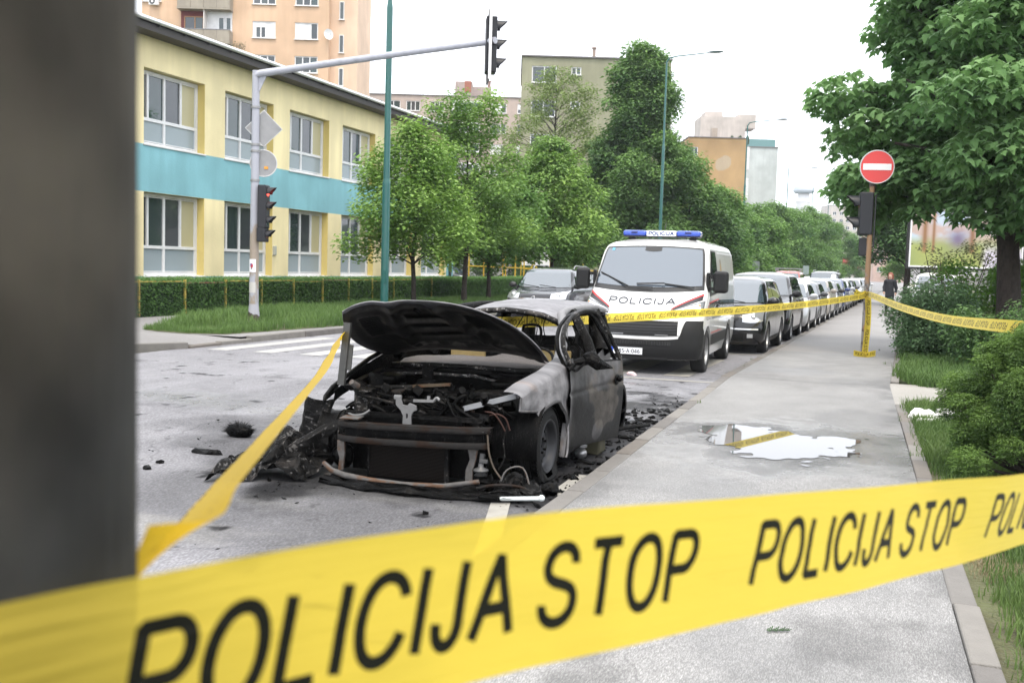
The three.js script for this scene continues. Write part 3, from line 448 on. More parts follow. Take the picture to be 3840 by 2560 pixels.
function tree(o) {
  const t = thing(o.name || 'roadside_tree', o.label, 'tree', o.at, 0, o.group), r = rng(o.seed), H = o.h, tr = o.r, pts = [], rad = [], N = 9;
  for (let i = 0; i <= N; i++) { const k = i / N; pts.push(V3((fb(k * 3, o.seed, 2, 1) - 0.5) * 0.5 * k + (o.lean || 0) * k, k * H * 0.9, (fb(k * 3, o.seed + 9, 2, 2) - 0.5) * 0.5 * k)); rad.push(tr * (i === 0 ? 1.35 : 1) * Math.pow(1 - k * 0.93, 0.8)); }
  const at = (y) => { const k = clamp(y / (H * 0.9), 0, 1) * N, i = Math.min(N - 1, Math.floor(k)); return pts[i].clone().lerp(pts[i + 1], k - i); };
  const tb = new MB().limb(pts, rad, 9), list = [];
  const blobs = o.blobs || 34;
  for (let i = 0; i < blobs; i++) {
    const k = Math.pow((i + r()) / blobs, 0.85), R = o.env(k), y = lerp(o.y0, H, k), a = i * 2.399 + r() * 0.9, q = R * Math.sqrt(0.12 + 0.88 * r()) * (0.82 + 0.36 * r()), c = V3(at(y).x + Math.cos(a) * q, y, at(y).z + Math.sin(a) * q), br = (o.br || 0.5) * (0.65 + 0.6 * r()) * (0.55 + 0.45 * (1 - k));
    const s = at(Math.max(o.fork || 0.5, y - 0.45 * q - 0.3)), mid = s.clone().lerp(c, 0.55); mid.y += 0.12 * q;
    tb.limb([s, mid, c], [tr * 0.32 * (1 - 0.7 * k), tr * 0.2 * (1 - 0.7 * k), 0.008], 5);
    const m = Math.round((o.per || 55) * 0.95 * br * br / 0.25 * (o.dens || 1)), shade = 0.25 + 0.5 * r();
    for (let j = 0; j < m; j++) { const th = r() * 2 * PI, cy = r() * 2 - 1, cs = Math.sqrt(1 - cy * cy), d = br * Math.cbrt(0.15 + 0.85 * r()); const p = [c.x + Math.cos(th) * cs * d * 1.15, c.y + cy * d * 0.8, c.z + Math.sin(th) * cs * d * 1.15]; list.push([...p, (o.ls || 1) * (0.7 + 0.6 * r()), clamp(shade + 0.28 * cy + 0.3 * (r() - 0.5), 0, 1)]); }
  }
  tb.build('trunk', o.bark || bark, t);
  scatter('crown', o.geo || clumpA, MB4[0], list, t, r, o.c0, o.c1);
  return t;
}
const G = { fresh: [[0.14, 0.28, 0.04], [0.3, 0.46, 0.1]], mid: [[0.09, 0.21, 0.038], [0.2, 0.35, 0.08]], dark: [[0.05, 0.135, 0.035], [0.13, 0.25, 0.07]], pale: [[0.17, 0.25, 0.06], [0.27, 0.35, 0.12]] };
const along = (z, X0 = -13.2) => [X0 + bend(z), 0.1, z];
tree({ label: 'small maple with forked trunk in front of the school, right of the green lamp post', at: along(-28.4, -13.4), h: 5.6, r: 0.085, y0: 1.75, fork: 1.5, blobs: 46, br: 0.6, per: 42, env: (k) => 2.35 * Math.pow(Math.sin(PI * Math.min(1, 0.2 + 0.8 * k)), 0.7) * (1 - 0.45 * k), seed: 21, c0: G.fresh[0], c1: G.fresh[1] });
tree({ label: 'slim tree with dark bare trunk just right of the small forked maple', at: along(-33, -13.75), h: 7.2, r: 0.1, y0: 2.4, fork: 2.2, blobs: 48, br: 0.58, per: 42, env: (k) => (k < 0.3 ? 1.5 + 1.9 * k : 1.95 - 1.3 * (k - 0.3)), seed: 22, c0: G.mid[0], c1: G.fresh[1] });
tree({ label: 'rounded young tree left of the police van behind the dark car', at: along(-43.5, -14.2), h: 7.0, r: 0.1, y0: 2.0, fork: 1.8, blobs: 54, br: 0.7, per: 42, env: (k) => 2.5 * Math.pow(Math.sin(PI * Math.min(1, 0.22 + 0.78 * k)), 0.6) * (1 - 0.35 * k), seed: 23, c0: G.mid[0], c1: G.fresh[1], geo: clumpB });
tree({ label: 'low broad tree filling the gap between slim tree and young tree', at: along(-39, -15.3), h: 5.0, r: 0.1, y0: 1.9, fork: 1.6, blobs: 36, br: 0.7, per: 40, env: (k) => 2.0 * Math.sin(PI * (0.25 + 0.65 * k)), seed: 24, c0: G.mid[0], c1: G.mid[1], geo: clumpB });
tree({ name: 'tall_tree', label: 'tall dark green pyramid-shaped tree behind the police van', at: along(-64, -15.6), h: 15.3, r: 0.2, y0: 2.2, fork: 2, blobs: 130, br: 1.05, per: 32, env: (k) => 5.2 * Math.pow(1 - k, 0.78) * (0.75 + 0.25 * Math.sin(k * 17)) + 0.5, seed: 25, c0: G.dark[0], c1: G.mid[1], geo: clumpB, ls: 1.25 });
tree({ name: 'sparse_tree', label: 'thin pale green tree with see-through crown before the olive block', at: [-19.6, 0.1, -65.5], h: 14.5, r: 0.16, y0: 4.5, fork: 3, blobs: 130, br: 0.62, per: 40, env: (k) => 3.9 * Math.pow(Math.sin(PI * Math.min(1, 0.15 + 0.8 * k)), 0.8), seed: 26, c0: G.pale[0], c1: G.pale[1], geo: clumpC, ls: 1.7 });
for (const [i, z, h, X0, rr, lb] of [[0, -66, 7.6, -12.6, 2.8, 'first avenue tree right of the tall dark tree'], [1, -74, 7.4, -12.6, 3.0, 'second avenue tree behind the police van roof'], [2, -83, 6.9, -12.4, 2.9, 'avenue tree below the orange block, left of the lamp post'], [3, -93, 7.4, -12.2, 3.1, 'avenue tree in front of the pale grey block'], [4, -104, 8.2, -11.8, 3.1, 'avenue tree under the first arched lamp'], [5, -117, 8.6, -11.4, 3.1, 'dark avenue tree right of the arched lamp'], [6, -132, 9.6, -11.0, 3.2, 'far avenue tree left of the domed tower'], [7, -150, 9.6, -10.6, 3.2, 'far avenue tree below the domed tower'], [8, -172, 9.5, -10, 3.2, 'second last avenue tree towards the street end'], [9, -200, 9, -9.4, 3.2, 'last avenue tree at the hazy street end']])
  tree({ name: 'avenue_tree', label: lb, group: 'trees lining the left side of the street', at: along(z, X0), h, r: 0.14, y0: 1.5, fork: 1.4, blobs: 40 - i, br: 1.0, per: 26, env: (k) => rr * Math.pow(Math.sin(PI * Math.min(1, 0.26 + 0.74 * k)), 0.6), seed: 40 + i, c0: i % 2 ? G.mid[0] : G.dark[0], c1: G.mid[1], geo: clumpB, ls: 1.35 });
tree({ name: 'background_tree', label: 'dark trees behind the yellow sports fence', at: [-27, 0, -74], h: 6.5, r: 0.15, y0: 0.9, blobs: 40, br: 1.1, per: 24, env: (k) => 5.5 * Math.sin(PI * (0.3 + 0.6 * k)), seed: 61, c0: G.dark[0], c1: G.mid[1], geo: clumpB, ls: 1.5 });
tree({ name: 'background_tree', label: 'dark tree behind the no entry sign, left of the billboard', at: [2.6, 0, -62], h: 8.5, r: 0.2, y0: 3.0, blobs: 40, br: 1.0, per: 30, env: (k) => 2.3 * Math.sin(PI * (0.28 + 0.62 * k)), seed: 62, c0: G.dark[0], c1: G.dark[1], geo: clumpB, ls: 1.3 });
tree({ name: 'background_tree', label: 'hazy trees on the right side at the street end', at: [6.5, 0, -120], h: 8.5, r: 0.2, y0: 1.5, blobs: 30, br: 1.2, per: 20, env: (k) => 3.2 * Math.sin(PI * (0.28 + 0.62 * k)), seed: 63, c0: G.mid[0], c1: G.mid[1], geo: clumpB, ls: 1.6 });
tree({ name: 'background_tree', label: 'green tree behind billboard and maple trunk', at: [9.5, 0, -58], h: 7, r: 0.2, y0: 1.2, blobs: 36, br: 1.1, per: 24, env: (k) => 3.4 * Math.sin(PI * (0.28 + 0.62 * k)), seed: 64, c0: G.mid[0], c1: G.mid[1], geo: clumpB, ls: 1.5 });
{ // the big maple at the right, with real lobed leaves
  const t = thing('maple_tree', 'big dark green maple overhanging the pavement on the right', 'tree', [3.0, 0.02, -23.1]), r = rng(77), tb = new MB();
  const KS = 1.22; const T = [[0, 0, 0], [-0.03, 0.9, 0], [-0.1, 1.9, 0], [-0.3, 3.3, 0], [-0.45, 4.6, -0.1], [-0.5, 6.2, 0.1], [-0.4, 8, 0.1]].map((p) => V3(p[0] * KS, p[1] * KS, p[2] * KS)); tb.limb(T, [0.32, 0.24, 0.21, 0.17, 0.12, 0.09, 0.03], 14);
  const big = [[[-0.1, 1.75, 0.02], [0.12, 2.5, 0.3], [0.6, 3.6, 0.7], [1.0, 5.0, 1.0]], [[-0.25, 2.9, 0], [-0.9, 3.25, 0.3], [-1.5, 3.5, 0.4], [-2.0, 3.6, 0.4]], [[-0.3, 3.2, 0], [-0.9, 4.0, 0.2], [-1.5, 4.5, 0.3], [-1.9, 4.7, 0.2]], [[-0.42, 4.2, 0], [-1.1, 5.2, -0.1], [-1.8, 6, 0]], [[-0.35, 3.5, 0], [0.5, 4.3, 0.3], [1.6, 4.9, 0.6]], [[-0.15, 2.1, 0.1], [0.5, 2.5, 1.0], [0.9, 2.6, 1.7]], [[-0.4, 4.4, 0.1], [-0.2, 5.1, 1.2], [0.0, 5.6, 2.0]], [[-0.25, 2.8, 0], [-0.9, 2.9, -0.8], [-1.8, 3, -1.5]], [[-0.42, 4.6, 0], [0.2, 5.7, -0.5], [1.2, 6.5, -0.5]]];
  for (const b of big) tb.limb(b.map((p) => V3(p[0] * KS, p[1] * KS, p[2] * KS)), b.map((_, i) => 0.075 * (1 - i / b.length * 0.8)), 7);
  // envelope: radius towards the pavement by height
  const env = pl([[1.7, 1.5], [2.4, 2.5], [3.2, 2.55], [4.0, 2.7], [4.7, 3.05], [5.4, 2.75], [6.2, 2.2], [7.2, 2.0], [8.4, 0.8]]), list = [];
  for (let i = 0; i < 440; i++) {
    const y0 = 1.95 + 6 * Math.pow(r(), 1.25), y = 1.65 + (y0 - 1.65) * KS, R = env(y0) * KS, a = r() * 2 * PI, q = R * Math.sqrt(0.1 + 0.9 * r()), side = Math.cos(a) > 0 ? 1.2 : 1; const c = V3(-0.35 + Math.cos(a) * q * side, y, Math.sin(a) * q), br = 0.36 + 0.32 * r(), sh = 0.2 + 0.5 * r();
    if (c.x < -1.5 && c.z > 0.75 - br) continue;
    if (c.y - br * 0.75 < (c.x > 0.1 ? 2.3 : c.x < -2.4 ? 2.75 : 3.2)) continue;
    if (c.x > 4 || (c.y < 2.6 && Math.abs(c.x + 0.1) < 0.5 && c.z < 1)) continue;
    const s = V3(-0.35, Math.max(3.4, y - 0.3 * q), 0).lerp(c, 0.5); tb.limb([s, s.clone().lerp(c, 0.6).add(V3(0, 0.12, 0)), c], [0.026, 0.014, 0.005], 5);
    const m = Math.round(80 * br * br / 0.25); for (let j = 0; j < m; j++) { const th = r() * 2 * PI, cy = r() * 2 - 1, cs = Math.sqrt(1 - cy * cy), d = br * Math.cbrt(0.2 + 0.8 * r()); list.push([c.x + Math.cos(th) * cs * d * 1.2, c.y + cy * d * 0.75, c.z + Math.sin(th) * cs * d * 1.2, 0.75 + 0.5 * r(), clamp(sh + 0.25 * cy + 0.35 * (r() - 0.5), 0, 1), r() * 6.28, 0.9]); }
  }
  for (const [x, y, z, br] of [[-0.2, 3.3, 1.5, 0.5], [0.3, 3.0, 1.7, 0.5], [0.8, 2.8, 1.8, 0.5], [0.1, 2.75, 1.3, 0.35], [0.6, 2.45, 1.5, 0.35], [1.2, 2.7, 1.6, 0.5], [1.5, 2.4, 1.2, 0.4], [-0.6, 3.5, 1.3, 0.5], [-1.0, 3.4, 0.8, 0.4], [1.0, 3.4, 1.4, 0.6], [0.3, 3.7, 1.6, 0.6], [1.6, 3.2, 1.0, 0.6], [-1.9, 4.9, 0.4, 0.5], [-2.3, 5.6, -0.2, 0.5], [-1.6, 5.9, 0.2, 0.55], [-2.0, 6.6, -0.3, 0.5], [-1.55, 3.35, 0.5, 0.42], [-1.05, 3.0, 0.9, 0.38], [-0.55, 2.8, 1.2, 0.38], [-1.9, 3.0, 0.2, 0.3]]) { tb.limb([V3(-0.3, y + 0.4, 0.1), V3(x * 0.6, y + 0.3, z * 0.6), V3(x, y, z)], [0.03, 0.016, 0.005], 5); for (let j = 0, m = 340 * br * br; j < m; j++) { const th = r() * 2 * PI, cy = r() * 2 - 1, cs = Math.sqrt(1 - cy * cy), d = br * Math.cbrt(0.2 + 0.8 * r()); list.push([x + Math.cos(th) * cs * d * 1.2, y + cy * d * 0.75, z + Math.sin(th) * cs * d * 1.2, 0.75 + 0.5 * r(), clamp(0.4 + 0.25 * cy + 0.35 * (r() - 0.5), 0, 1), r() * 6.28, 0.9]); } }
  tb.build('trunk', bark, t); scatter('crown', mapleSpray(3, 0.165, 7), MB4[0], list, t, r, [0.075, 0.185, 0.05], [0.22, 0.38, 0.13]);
}
function shrub(name, label, at, blobs, geo, per, c0, c1, seed, ls = 1, stems = 7) {
  const t = thing(name, label, 'shrub', at), r = rng(seed), tb = new MB(), list = [];
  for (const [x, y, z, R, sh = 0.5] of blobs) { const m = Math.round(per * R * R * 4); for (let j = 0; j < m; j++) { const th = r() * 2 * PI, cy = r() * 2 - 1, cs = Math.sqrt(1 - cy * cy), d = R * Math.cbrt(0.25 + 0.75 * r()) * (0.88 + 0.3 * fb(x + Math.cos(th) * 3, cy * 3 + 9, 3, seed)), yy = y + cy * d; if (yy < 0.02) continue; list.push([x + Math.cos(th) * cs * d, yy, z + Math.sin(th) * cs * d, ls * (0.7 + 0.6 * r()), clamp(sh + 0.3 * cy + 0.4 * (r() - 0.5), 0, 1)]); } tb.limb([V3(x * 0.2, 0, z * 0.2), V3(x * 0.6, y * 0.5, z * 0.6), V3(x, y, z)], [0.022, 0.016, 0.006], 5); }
  tb.build('stem', bark, t); scatter('foliage', geo, MB4[1], list, t, r, c0, c1); return t;
}
const tiny = clumpGeo(10, 0.1, 0.055, 0.034, 8, 0.4), fan = clumpGeo(18, 0.07, 0.045, 0.013, 9, 0.1);
{ const b = [], r = rng(5); for (let i = 0; i < 40; i++) { const a = r() * 6.28, q = Math.sqrt(r()), y = 0.2 + 1.1 * r(); b.push([Math.cos(a) * q * 0.8 * Math.sqrt(Math.max(0.1, 1 - Math.pow((y - 0.65) / 0.95, 2))), y, Math.sin(a) * q * 0.75, 0.28 + 0.12 * r(), 0.25 + 0.45 * r()]); }
  shrub('round_bush', 'large round grey green bush between pavement and maple', [1.5, 0.02, -22.3], b, tiny, 150, [0.075, 0.16, 0.06], [0.19, 0.31, 0.14], 71, 1.15); }
{ const b = [], r = rng(6); for (let i = 0; i < 26; i++) b.push([(r() - 0.5) * 1.7, 0.7 + 1.7 * r(), (r() - 0.5) * 1.2, 0.22 + 0.14 * r(), 0.5]); shrub('reddish_shrub', 'loose reddish green shrub in front of the billboard', [2.25, 0.02, -27.4], b, tiny, 44, [0.12, 0.13, 0.055], [0.19, 0.2, 0.085], 72, 1.3); }
{ const b = [], r = rng(7); for (let i = 0; i < 34; i++) b.push([(r() - 0.5) * 1.9, 0.25 + 1.55 * r(), (r() - 0.5) * 1.2, 0.24 + 0.14 * r(), 0.6]); shrub('bright_shrub', 'bright light green shrub left of the maple trunk', [2.75, 0.02, -24.2], b, tiny, 110, [0.1, 0.24, 0.03], [0.22, 0.42, 0.07], 73, 1.4); }
{ const b = [], r = rng(8); for (let i = 0; i < 34; i++) b.push([(r() - 0.5) * 3.4, 0.15 + 0.9 * r(), (r() - 0.5) * 1.2, 0.26 + 0.14 * r(), 0.4]); shrub('low_shrubs', 'low dark shrubs under the maple behind the yellow tape', [3.5, 0.02, -19.6], b, tiny, 110, [0.06, 0.14, 0.04], [0.15, 0.27, 0.07], 74, 1.3); }
{ // thuja at the right edge: many upright fan-shaped sprays
  const b = [], r = rng(9); for (const [x0, y0, z0, R0, n] of [[-0.52, 0.55, 0.05, 0.2, 7], [-0.38, 0.85, 0, 0.2, 8], [-0.42, 0.35, 0.2, 0.2, 6], [-0.12, 1.05, 0, 0.22, 9], [0.06, 0.7, 0.3, 0.28, 12], [0.14, 0.4, 0.35, 0.26, 8], [0.18, 1.28, 0.05, 0.22, 10], [0.45, 1.2, 0.1, 0.3, 12], [0.5, 0.75, 0.25, 0.35, 14], [0.8, 0.9, 0, 0.4, 12], [0.4, 1.45, -0.1, 0.2, 7], [-0.2, 0.65, 0.18, 0.24, 10], [0.75, 1.35, -0.1, 0.28, 8]]) { const x = x0 * 1.3, y = y0 * 1.03, z = z0 * 1.2, R = R0 * 1.15; for (let i = 0; i < n * 1.3; i++) b.push([x + (r() - 0.5) * R * 1.6, y + (r() - 0.5) * R * 1.8, z + (r() - 0.5) * R * 1.6, 0.075 + 0.06 * r(), 0.3 + 0.45 * r()]); }
  const t = shrub('thuja_bush', 'dense bright green thuja bush at the right edge of the picture', [1.62, 0.015, -9.2], b, fan, 2300, [0.028, 0.08, 0.014], [0.16, 0.27, 0.05], 75, 0.62);
  const st = new MB(); for (let i = 0; i < 9; i++) { const x = -0.35 + i * 0.13; st.limb([V3(x * 0.6 + 0.1, 0, 0.2 + 0.1 * r()), V3(x * 0.8 + 0.05, 0.25, 0.18), V3(x, 0.6, 0.1)], [0.02, 0.016, 0.008], 5); } st.build('trunk', bark, t); }
{ // hedge with a flat top and front, clipped round the yellow railing
  const h = thing('clipped_hedge', 'long clipped dark green hedge in front of the school', 'hedge', [0, 0, 0]), r = rng(12), list = [], c = [];
  new MB().box(-17.45, 0.5, -36, 1.15, 0.9, 46).build('core', mat([0.012, 0.028, 0.01], 0.95), h);
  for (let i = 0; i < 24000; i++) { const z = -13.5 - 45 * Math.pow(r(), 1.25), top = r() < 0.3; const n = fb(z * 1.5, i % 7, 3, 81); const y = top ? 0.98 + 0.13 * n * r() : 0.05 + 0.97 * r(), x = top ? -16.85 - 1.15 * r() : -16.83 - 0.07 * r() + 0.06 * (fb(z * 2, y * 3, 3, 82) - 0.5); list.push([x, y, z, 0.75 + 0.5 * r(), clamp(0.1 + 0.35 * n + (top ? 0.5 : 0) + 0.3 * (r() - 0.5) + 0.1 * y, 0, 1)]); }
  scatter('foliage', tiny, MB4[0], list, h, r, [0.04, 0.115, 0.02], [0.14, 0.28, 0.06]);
}
{ // yellow railing whose posts stand in the hedge
  const f = thing('yellow_railing', 'yellow metal railing showing between the hedge leaves', 'railing', [-16.845, 0, 0]), ym = mat([0.45, 0.33, 0.07], 0.5);
  for (let i = 0; i < 12; i++) { const z = -18.93 - i * 1.82; new MB().bev(0, 0.52, z, 0.06, 1.04, 0.06, 0.01, 0, 0, 0, 1).build('post', ym, f); if (i < 11) new MB().bev(0.0, i % 3 === 2 ? 0.95 : 0.99, z - 0.91, 0.035, 0.035, 1.75, 0.008, 0, 0, 0, 1).build('rail', i % 4 === 2 ? mat([0.22, 0.09, 0.06], 0.6) : ym, f); }
}
// grass
const tuft = (n, h, w, seed, spread) => { const r = rng(seed), p = []; for (let i = 0; i < n; i++) { const a = r() * 6.28, q = spread * Math.sqrt(r()), x = Math.cos(a) * q, z = Math.sin(a) * q, b = r() * 6.28, hh = h * (0.55 + 0.6 * r()), l = hh * (0.2 + 0.5 * r()), dx = Math.cos(b), dz = Math.sin(b), ww = w * (0.7 + 0.6 * r()); const A = [x - dz * ww, 0, z + dx * ww], B = [x + dz * ww, 0, z - dx * ww], C = [x + dx * l * 0.35 - dz * ww * 0.7, hh * 0.6, z + dz * l * 0.35 + dx * ww * 0.7], D = [x + dx * l * 0.35 + dz * ww * 0.7, hh * 0.6, z + dz * l * 0.35 - dx * ww * 0.7], E = [x + dx * l, hh, z + dz * l]; p.push(...A, ...B, ...D, ...A, ...D, ...C, ...C, ...D, ...E); } const g = new THREE.BufferGeometry(); g.setAttribute('position', new THREE.Float32BufferAttribute(p, 3)); g.computeVertexNormals(); return g; };
const inPoly = (x, z, P) => { let c = false; for (let i = 0, j = P.length - 1; i < P.length; j = i++) { const [xi, zi] = P[i], [xj, zj] = P[j]; if (zi > z !== zj > z && x < ((xj - xi) * (z - zi)) / (zj - zi) + xi) c = !c; } return c; };
function meadow(label, n, box, ok, g, y, c0, c1, seed, sc) { const r = rng(seed), list = []; for (let i = 0; i < n * 8 && list.length < n; i++) { const x = lerp(box[0], box[1], r()), z = lerp(box[2], box[3], box[4] ? Math.pow(r(), box[4]) : r()), k = ok(x, z); if (!k || r() > k) continue; const m = fb(x * 1.2, z * 1.2, 4, seed); list.push([x, y, z, (sc ? sc(x, z) : 1) * (0.55 + 0.7 * m + 0.3 * r()), clamp(m * 1.3 - 0.25 + 0.35 * r(), 0, 1), r() * 6.28, 0.3]); } const im = scatter('grass', g, MB4[0], list, scene, r, c0, c1); im.name = numbered('grass'); im.userData = { kind: 'stuff', label, category: 'grass' }; }
const verge = [[-13.95, -17.35], [-14.5, -19], [-14.9, -20.6], [-15.6, -23], [-15.75, -26], [-15.75, -30], [-15.2, -40], [-13.9, -80], [-9.4, -80], [-10.7, -40], [-11.5, -22.5], [-11.8, -19], [-12.0, -17.4], [-12.7, -17.1], [-13.4, -17.2]];
meadow('lush uncut grass of the verge round the traffic light mast', 9000, [-15.8, -10.6, -17, -46, 1.5], (x, z) => (inPoly(x, z, verge) ? (1 - 0.95 * gauss(Math.hypot((x + 12.7) * 0.7, (z + 20.2)), 1.0)) * smoothstep(fb(x, z, 3, 91), 0.15, 0.4) : 0), tuft(9, 0.23, 0.007, 21, 0.12), 0.115, [0.075, 0.15, 0.03], [0.15, 0.25, 0.065], 101, (x, z) => clamp(0.35 + 0.28 * Math.max(0, -z - 17), 0.35, 1.15));
meadow('short grass right of the pavement edging in the foreground', 20000, [0.68, 3.2, -2.2, -13.7], (x, z) => clamp((smoothstep(fb(x * 2.2, z * 1.6, 4, 92), 0.32, 0.46) + 0.15) * smoothstep(x, 0.66, 1.15) + (z < -9 ? 0.25 : 0), 0, 1), tuft(14, 0.085, 0.0035, 22, 0.08), 0.016, [0.06, 0.12, 0.022], [0.13, 0.2, 0.05], 102);
meadow('grass patch round the white bag and along the concrete path', 2600, [0.66, 2.6, -9.5, -13.75], () => 1, tuft(12, 0.1, 0.004, 23, 0.08), 0.016, [0.06, 0.125, 0.022], [0.12, 0.19, 0.05], 103);
meadow('taller grass beyond the concrete path around the round bush', 8000, [0.5, 6, -16.2, -34, 1.4], (x, z) => (x > 0.66 + 0.55 * smoothstep(z, -17.6, -15.4) + bend(z) ? 1 : 0), tuft(11, 0.17, 0.006, 24, 0.13), 0.02, [0.05, 0.12, 0.022], [0.11, 0.19, 0.045], 104);
meadow('weeds growing in the joints along pavement and kerb', 260, [-1.99, 0.72, -2, -24], (x, z) => ((Math.abs(x - 0.52) < 0.02 || Math.abs(x + 1.79) < 0.02) ? 0.6 * smoothstep(fb(x * 3, z * 0.9, 3, 94), 0.5, 0.62) : 0), tuft(7, 0.05, 0.003, 25, 0.03), 0.036, [0.06, 0.12, 0.025], [0.12, 0.19, 0.05], 105);
meadow('dry straw and cut grass at the bare soil beside the edging stones', 1500, [0.67, 1.7, -2.6, -8], (x, z) => smoothstep(-fb(x * 2.2, z * 1.6, 4, 92), -0.5, -0.36), tuft(6, 0.035, 0.003, 26, 0.07), 0.014, [0.26, 0.22, 0.13], [0.36, 0.3, 0.18], 106);
meadow('lawn grass behind the hedge', 2500, [-30, -18.3, -46, -62], () => 1, tuft(9, 0.3, 0.02, 27, 0.25), 0.05, [0.05, 0.11, 0.025], [0.09, 0.16, 0.04], 107);
{ const b = [], r = rng(31); for (let i = 0; i < 9; i++) b.push([(r() - 0.4) * 1.6, 0.3 + 0.8 * r(), (r() - 0.5) * 0.6, 0.22 + 0.12 * r(), 0.6]); const s = shrub('balcony_shrub', 'straggly shrub on the brown balcony box of the tower', [-50.9, 18.5, -74.6], b, clumpC, 26, [0.1, 0.12, 0.07], [0.16, 0.18, 0.1], 76, 1.2); new MB().box(0.4, -0.55, 0.1, 2.6, 1.5, 1.1).build('planter_box', plaster([0.28, 0.22, 0.18], 1.5), s); }
// ---------- vehicles ----------
// A body as a stack of plan outlines: half width w(y), nose F(y), tail B(y), depth of the rounded nose and tail D(y), E(y), exponent n
class Body {
  constructor(o) { Object.assign(this, { n: 3, m: 4 }, o); }
  arc(q, D, n) { return D * (1 - Math.pow(Math.max(0, 1 - Math.pow(Math.min(1, q), n)), 1 / n)); }
  front(x, y, e = 0) { const w = this.w(y); return [x, y, this.F(y) - this.arc(Math.abs(x) / w, this.D(y), this.n)]; }
  back(x, y) { const w = this.w(y); return [x, y, this.B(y) + this.arc(Math.abs(x) / w, this.E(y), this.m)]; }
  side(z, y, s = 1) { const w = this.w(y), f = this.F(y) - z, b = z - this.B(y), q = (d, D, n) => (d >= D ? 1 : Math.pow(Math.max(0, 1 - Math.pow(Math.max(0, 1 - d / D), n)), 1 / n)); return [s * w * Math.min(q(f, this.D(y), this.n), q(b, this.E(y), this.m)), y, z]; }
  outline(y, N = 14, S = 18) {
    const p = [], w = this.w(y), F = this.F(y), B = this.B(y), D = Math.min(this.D(y), (F - B) * 0.5), E = Math.min(this.E(y), (F - B) * 0.45);
    for (let i = 0; i <= N; i++) { const t = i / N * PI / 2, s = Math.pow(Math.sin(t), 2 / this.n), c = Math.pow(Math.max(0, Math.cos(t)), 2 / this.n); p.push([w * s, F - D * (1 - c)]); }
    for (let i = 1; i < S; i++) p.push([w, lerp(F - D, B + E, i / S)]);
    for (let i = N; i >= 0; i--) { const t = i / N * PI / 2, s = Math.pow(Math.sin(t), 2 / this.m), c = Math.pow(Math.max(0, Math.cos(t)), 2 / this.m); p.push([w * s, B + E * (1 - c)]); }
    return p;
  }
  geo(ys, arches) {
    const rows = ys.map((y) => { const h = this.outline(y); const full = [...h, ...h.slice(1, -1).reverse().map(([x, z]) => [-x, z])]; return full.map(([x, z]) => [x, y, z]); });
    const n = rows[0].length, p = [], ix = []; rows.forEach((r) => r.forEach((q) => p.push(...q)));
    for (let j = 0; j < rows.length - 1; j++) for (let i = 0; i < n; i++) { const a = j * n + i, b = j * n + (i + 1) % n, c = a + n, d = b + n; ix.push(a, b, d, a, d, c); }
    const cap = (j, up) => { const c = p.length / 3; let z = 0; rows[j].forEach((q) => (z += q[2] / n)); p.push(0, rows[j][0][1] + (up ? 0.012 : 0), z); for (let i = 0; i < n; i++) { const a = j * n + i, b = j * n + (i + 1) % n; up ? ix.push(a, b, c) : ix.push(b, a, c); } };
    cap(0, false); cap(rows.length - 1, true);
    let g = new THREE.BufferGeometry(); g.setAttribute('position', new THREE.Float32BufferAttribute(p, 3)); g.setAttribute('uv', new THREE.Float32BufferAttribute(new Float32Array(p.length / 3 * 2), 2)); g.setIndex(ix); g.computeVertexNormals();
    if (arches) { const ev = new Evaluator(); ev.useGroups = false; for (const [z, y, r, w0, w1] of arches) for (const s of [-1, 1]) { const c = new Brush(new THREE.CylinderGeometry(r, r, w1 - w0, 28).rotateZ(PI / 2)); c.position.set(s * (w0 + w1) / 2, y, z); c.updateMatrixWorld(); const b = new Brush(g); b.updateMatrixWorld(); g = ev.evaluate(b, c, SUBTRACTION).geometry; } }
    return g;
  }
  // strip patch that lies on a surface: fn(a,y)->point, a from a0..a1, top(a), bot(a); pushed out by e
  patch(fn, a0, a1, bot, top, e = 0.004, nu = 16, nv = 6, uvs) {
    const pt = (u, v) => { const a = lerp(a0, a1, u), y = lerp(bot(a), top(a), v), p = fn(a, y), h = 0.004, pa = fn(a + h, y), pb = fn(a, y + h);
      const ax = pa[0] - p[0], ay = pa[1] - p[1], az = pa[2] - p[2], bx = pb[0] - p[0], by = pb[1] - p[1], bz = pb[2] - p[2]; let nx = ay * bz - az * by, ny = az * bx - ax * bz, nz = ax * by - ay * bx; const l = Math.hypot(nx, ny, nz) || 1; nx /= l; ny /= l; nz /= l;
      const k = (this.sgn || 1) * e; return [p[0] + nx * k, p[1] + ny * k, p[2] + nz * k]; };
    return gridGeo(pt, nu, nv, uvs);
  }
  fp(a0, a1, bot, top, e, nu, nv) { this.sgn = 1; return this.patch((x, y) => this.front(x, y), a0, a1, bot, top, e, nu, nv); }
  bp(a0, a1, bot, top, e, nu, nv) { this.sgn = -1; return this.patch((x, y) => this.back(x, y), a0, a1, bot, top, e, nu, nv); }
  sp(s, a0, a1, bot, top, e, nu, nv) { this.sgn = -s; return this.patch((z, y) => this.side(z, y, s), a0, a1, bot, top, e, nu, nv); }
}
const carPaint = (c, r = 0.25, extra = {}) => mat(c, r, { clearcoat: 0.6, clearcoatRoughness: 0.05, specularIntensity: 0.6, ...extra });
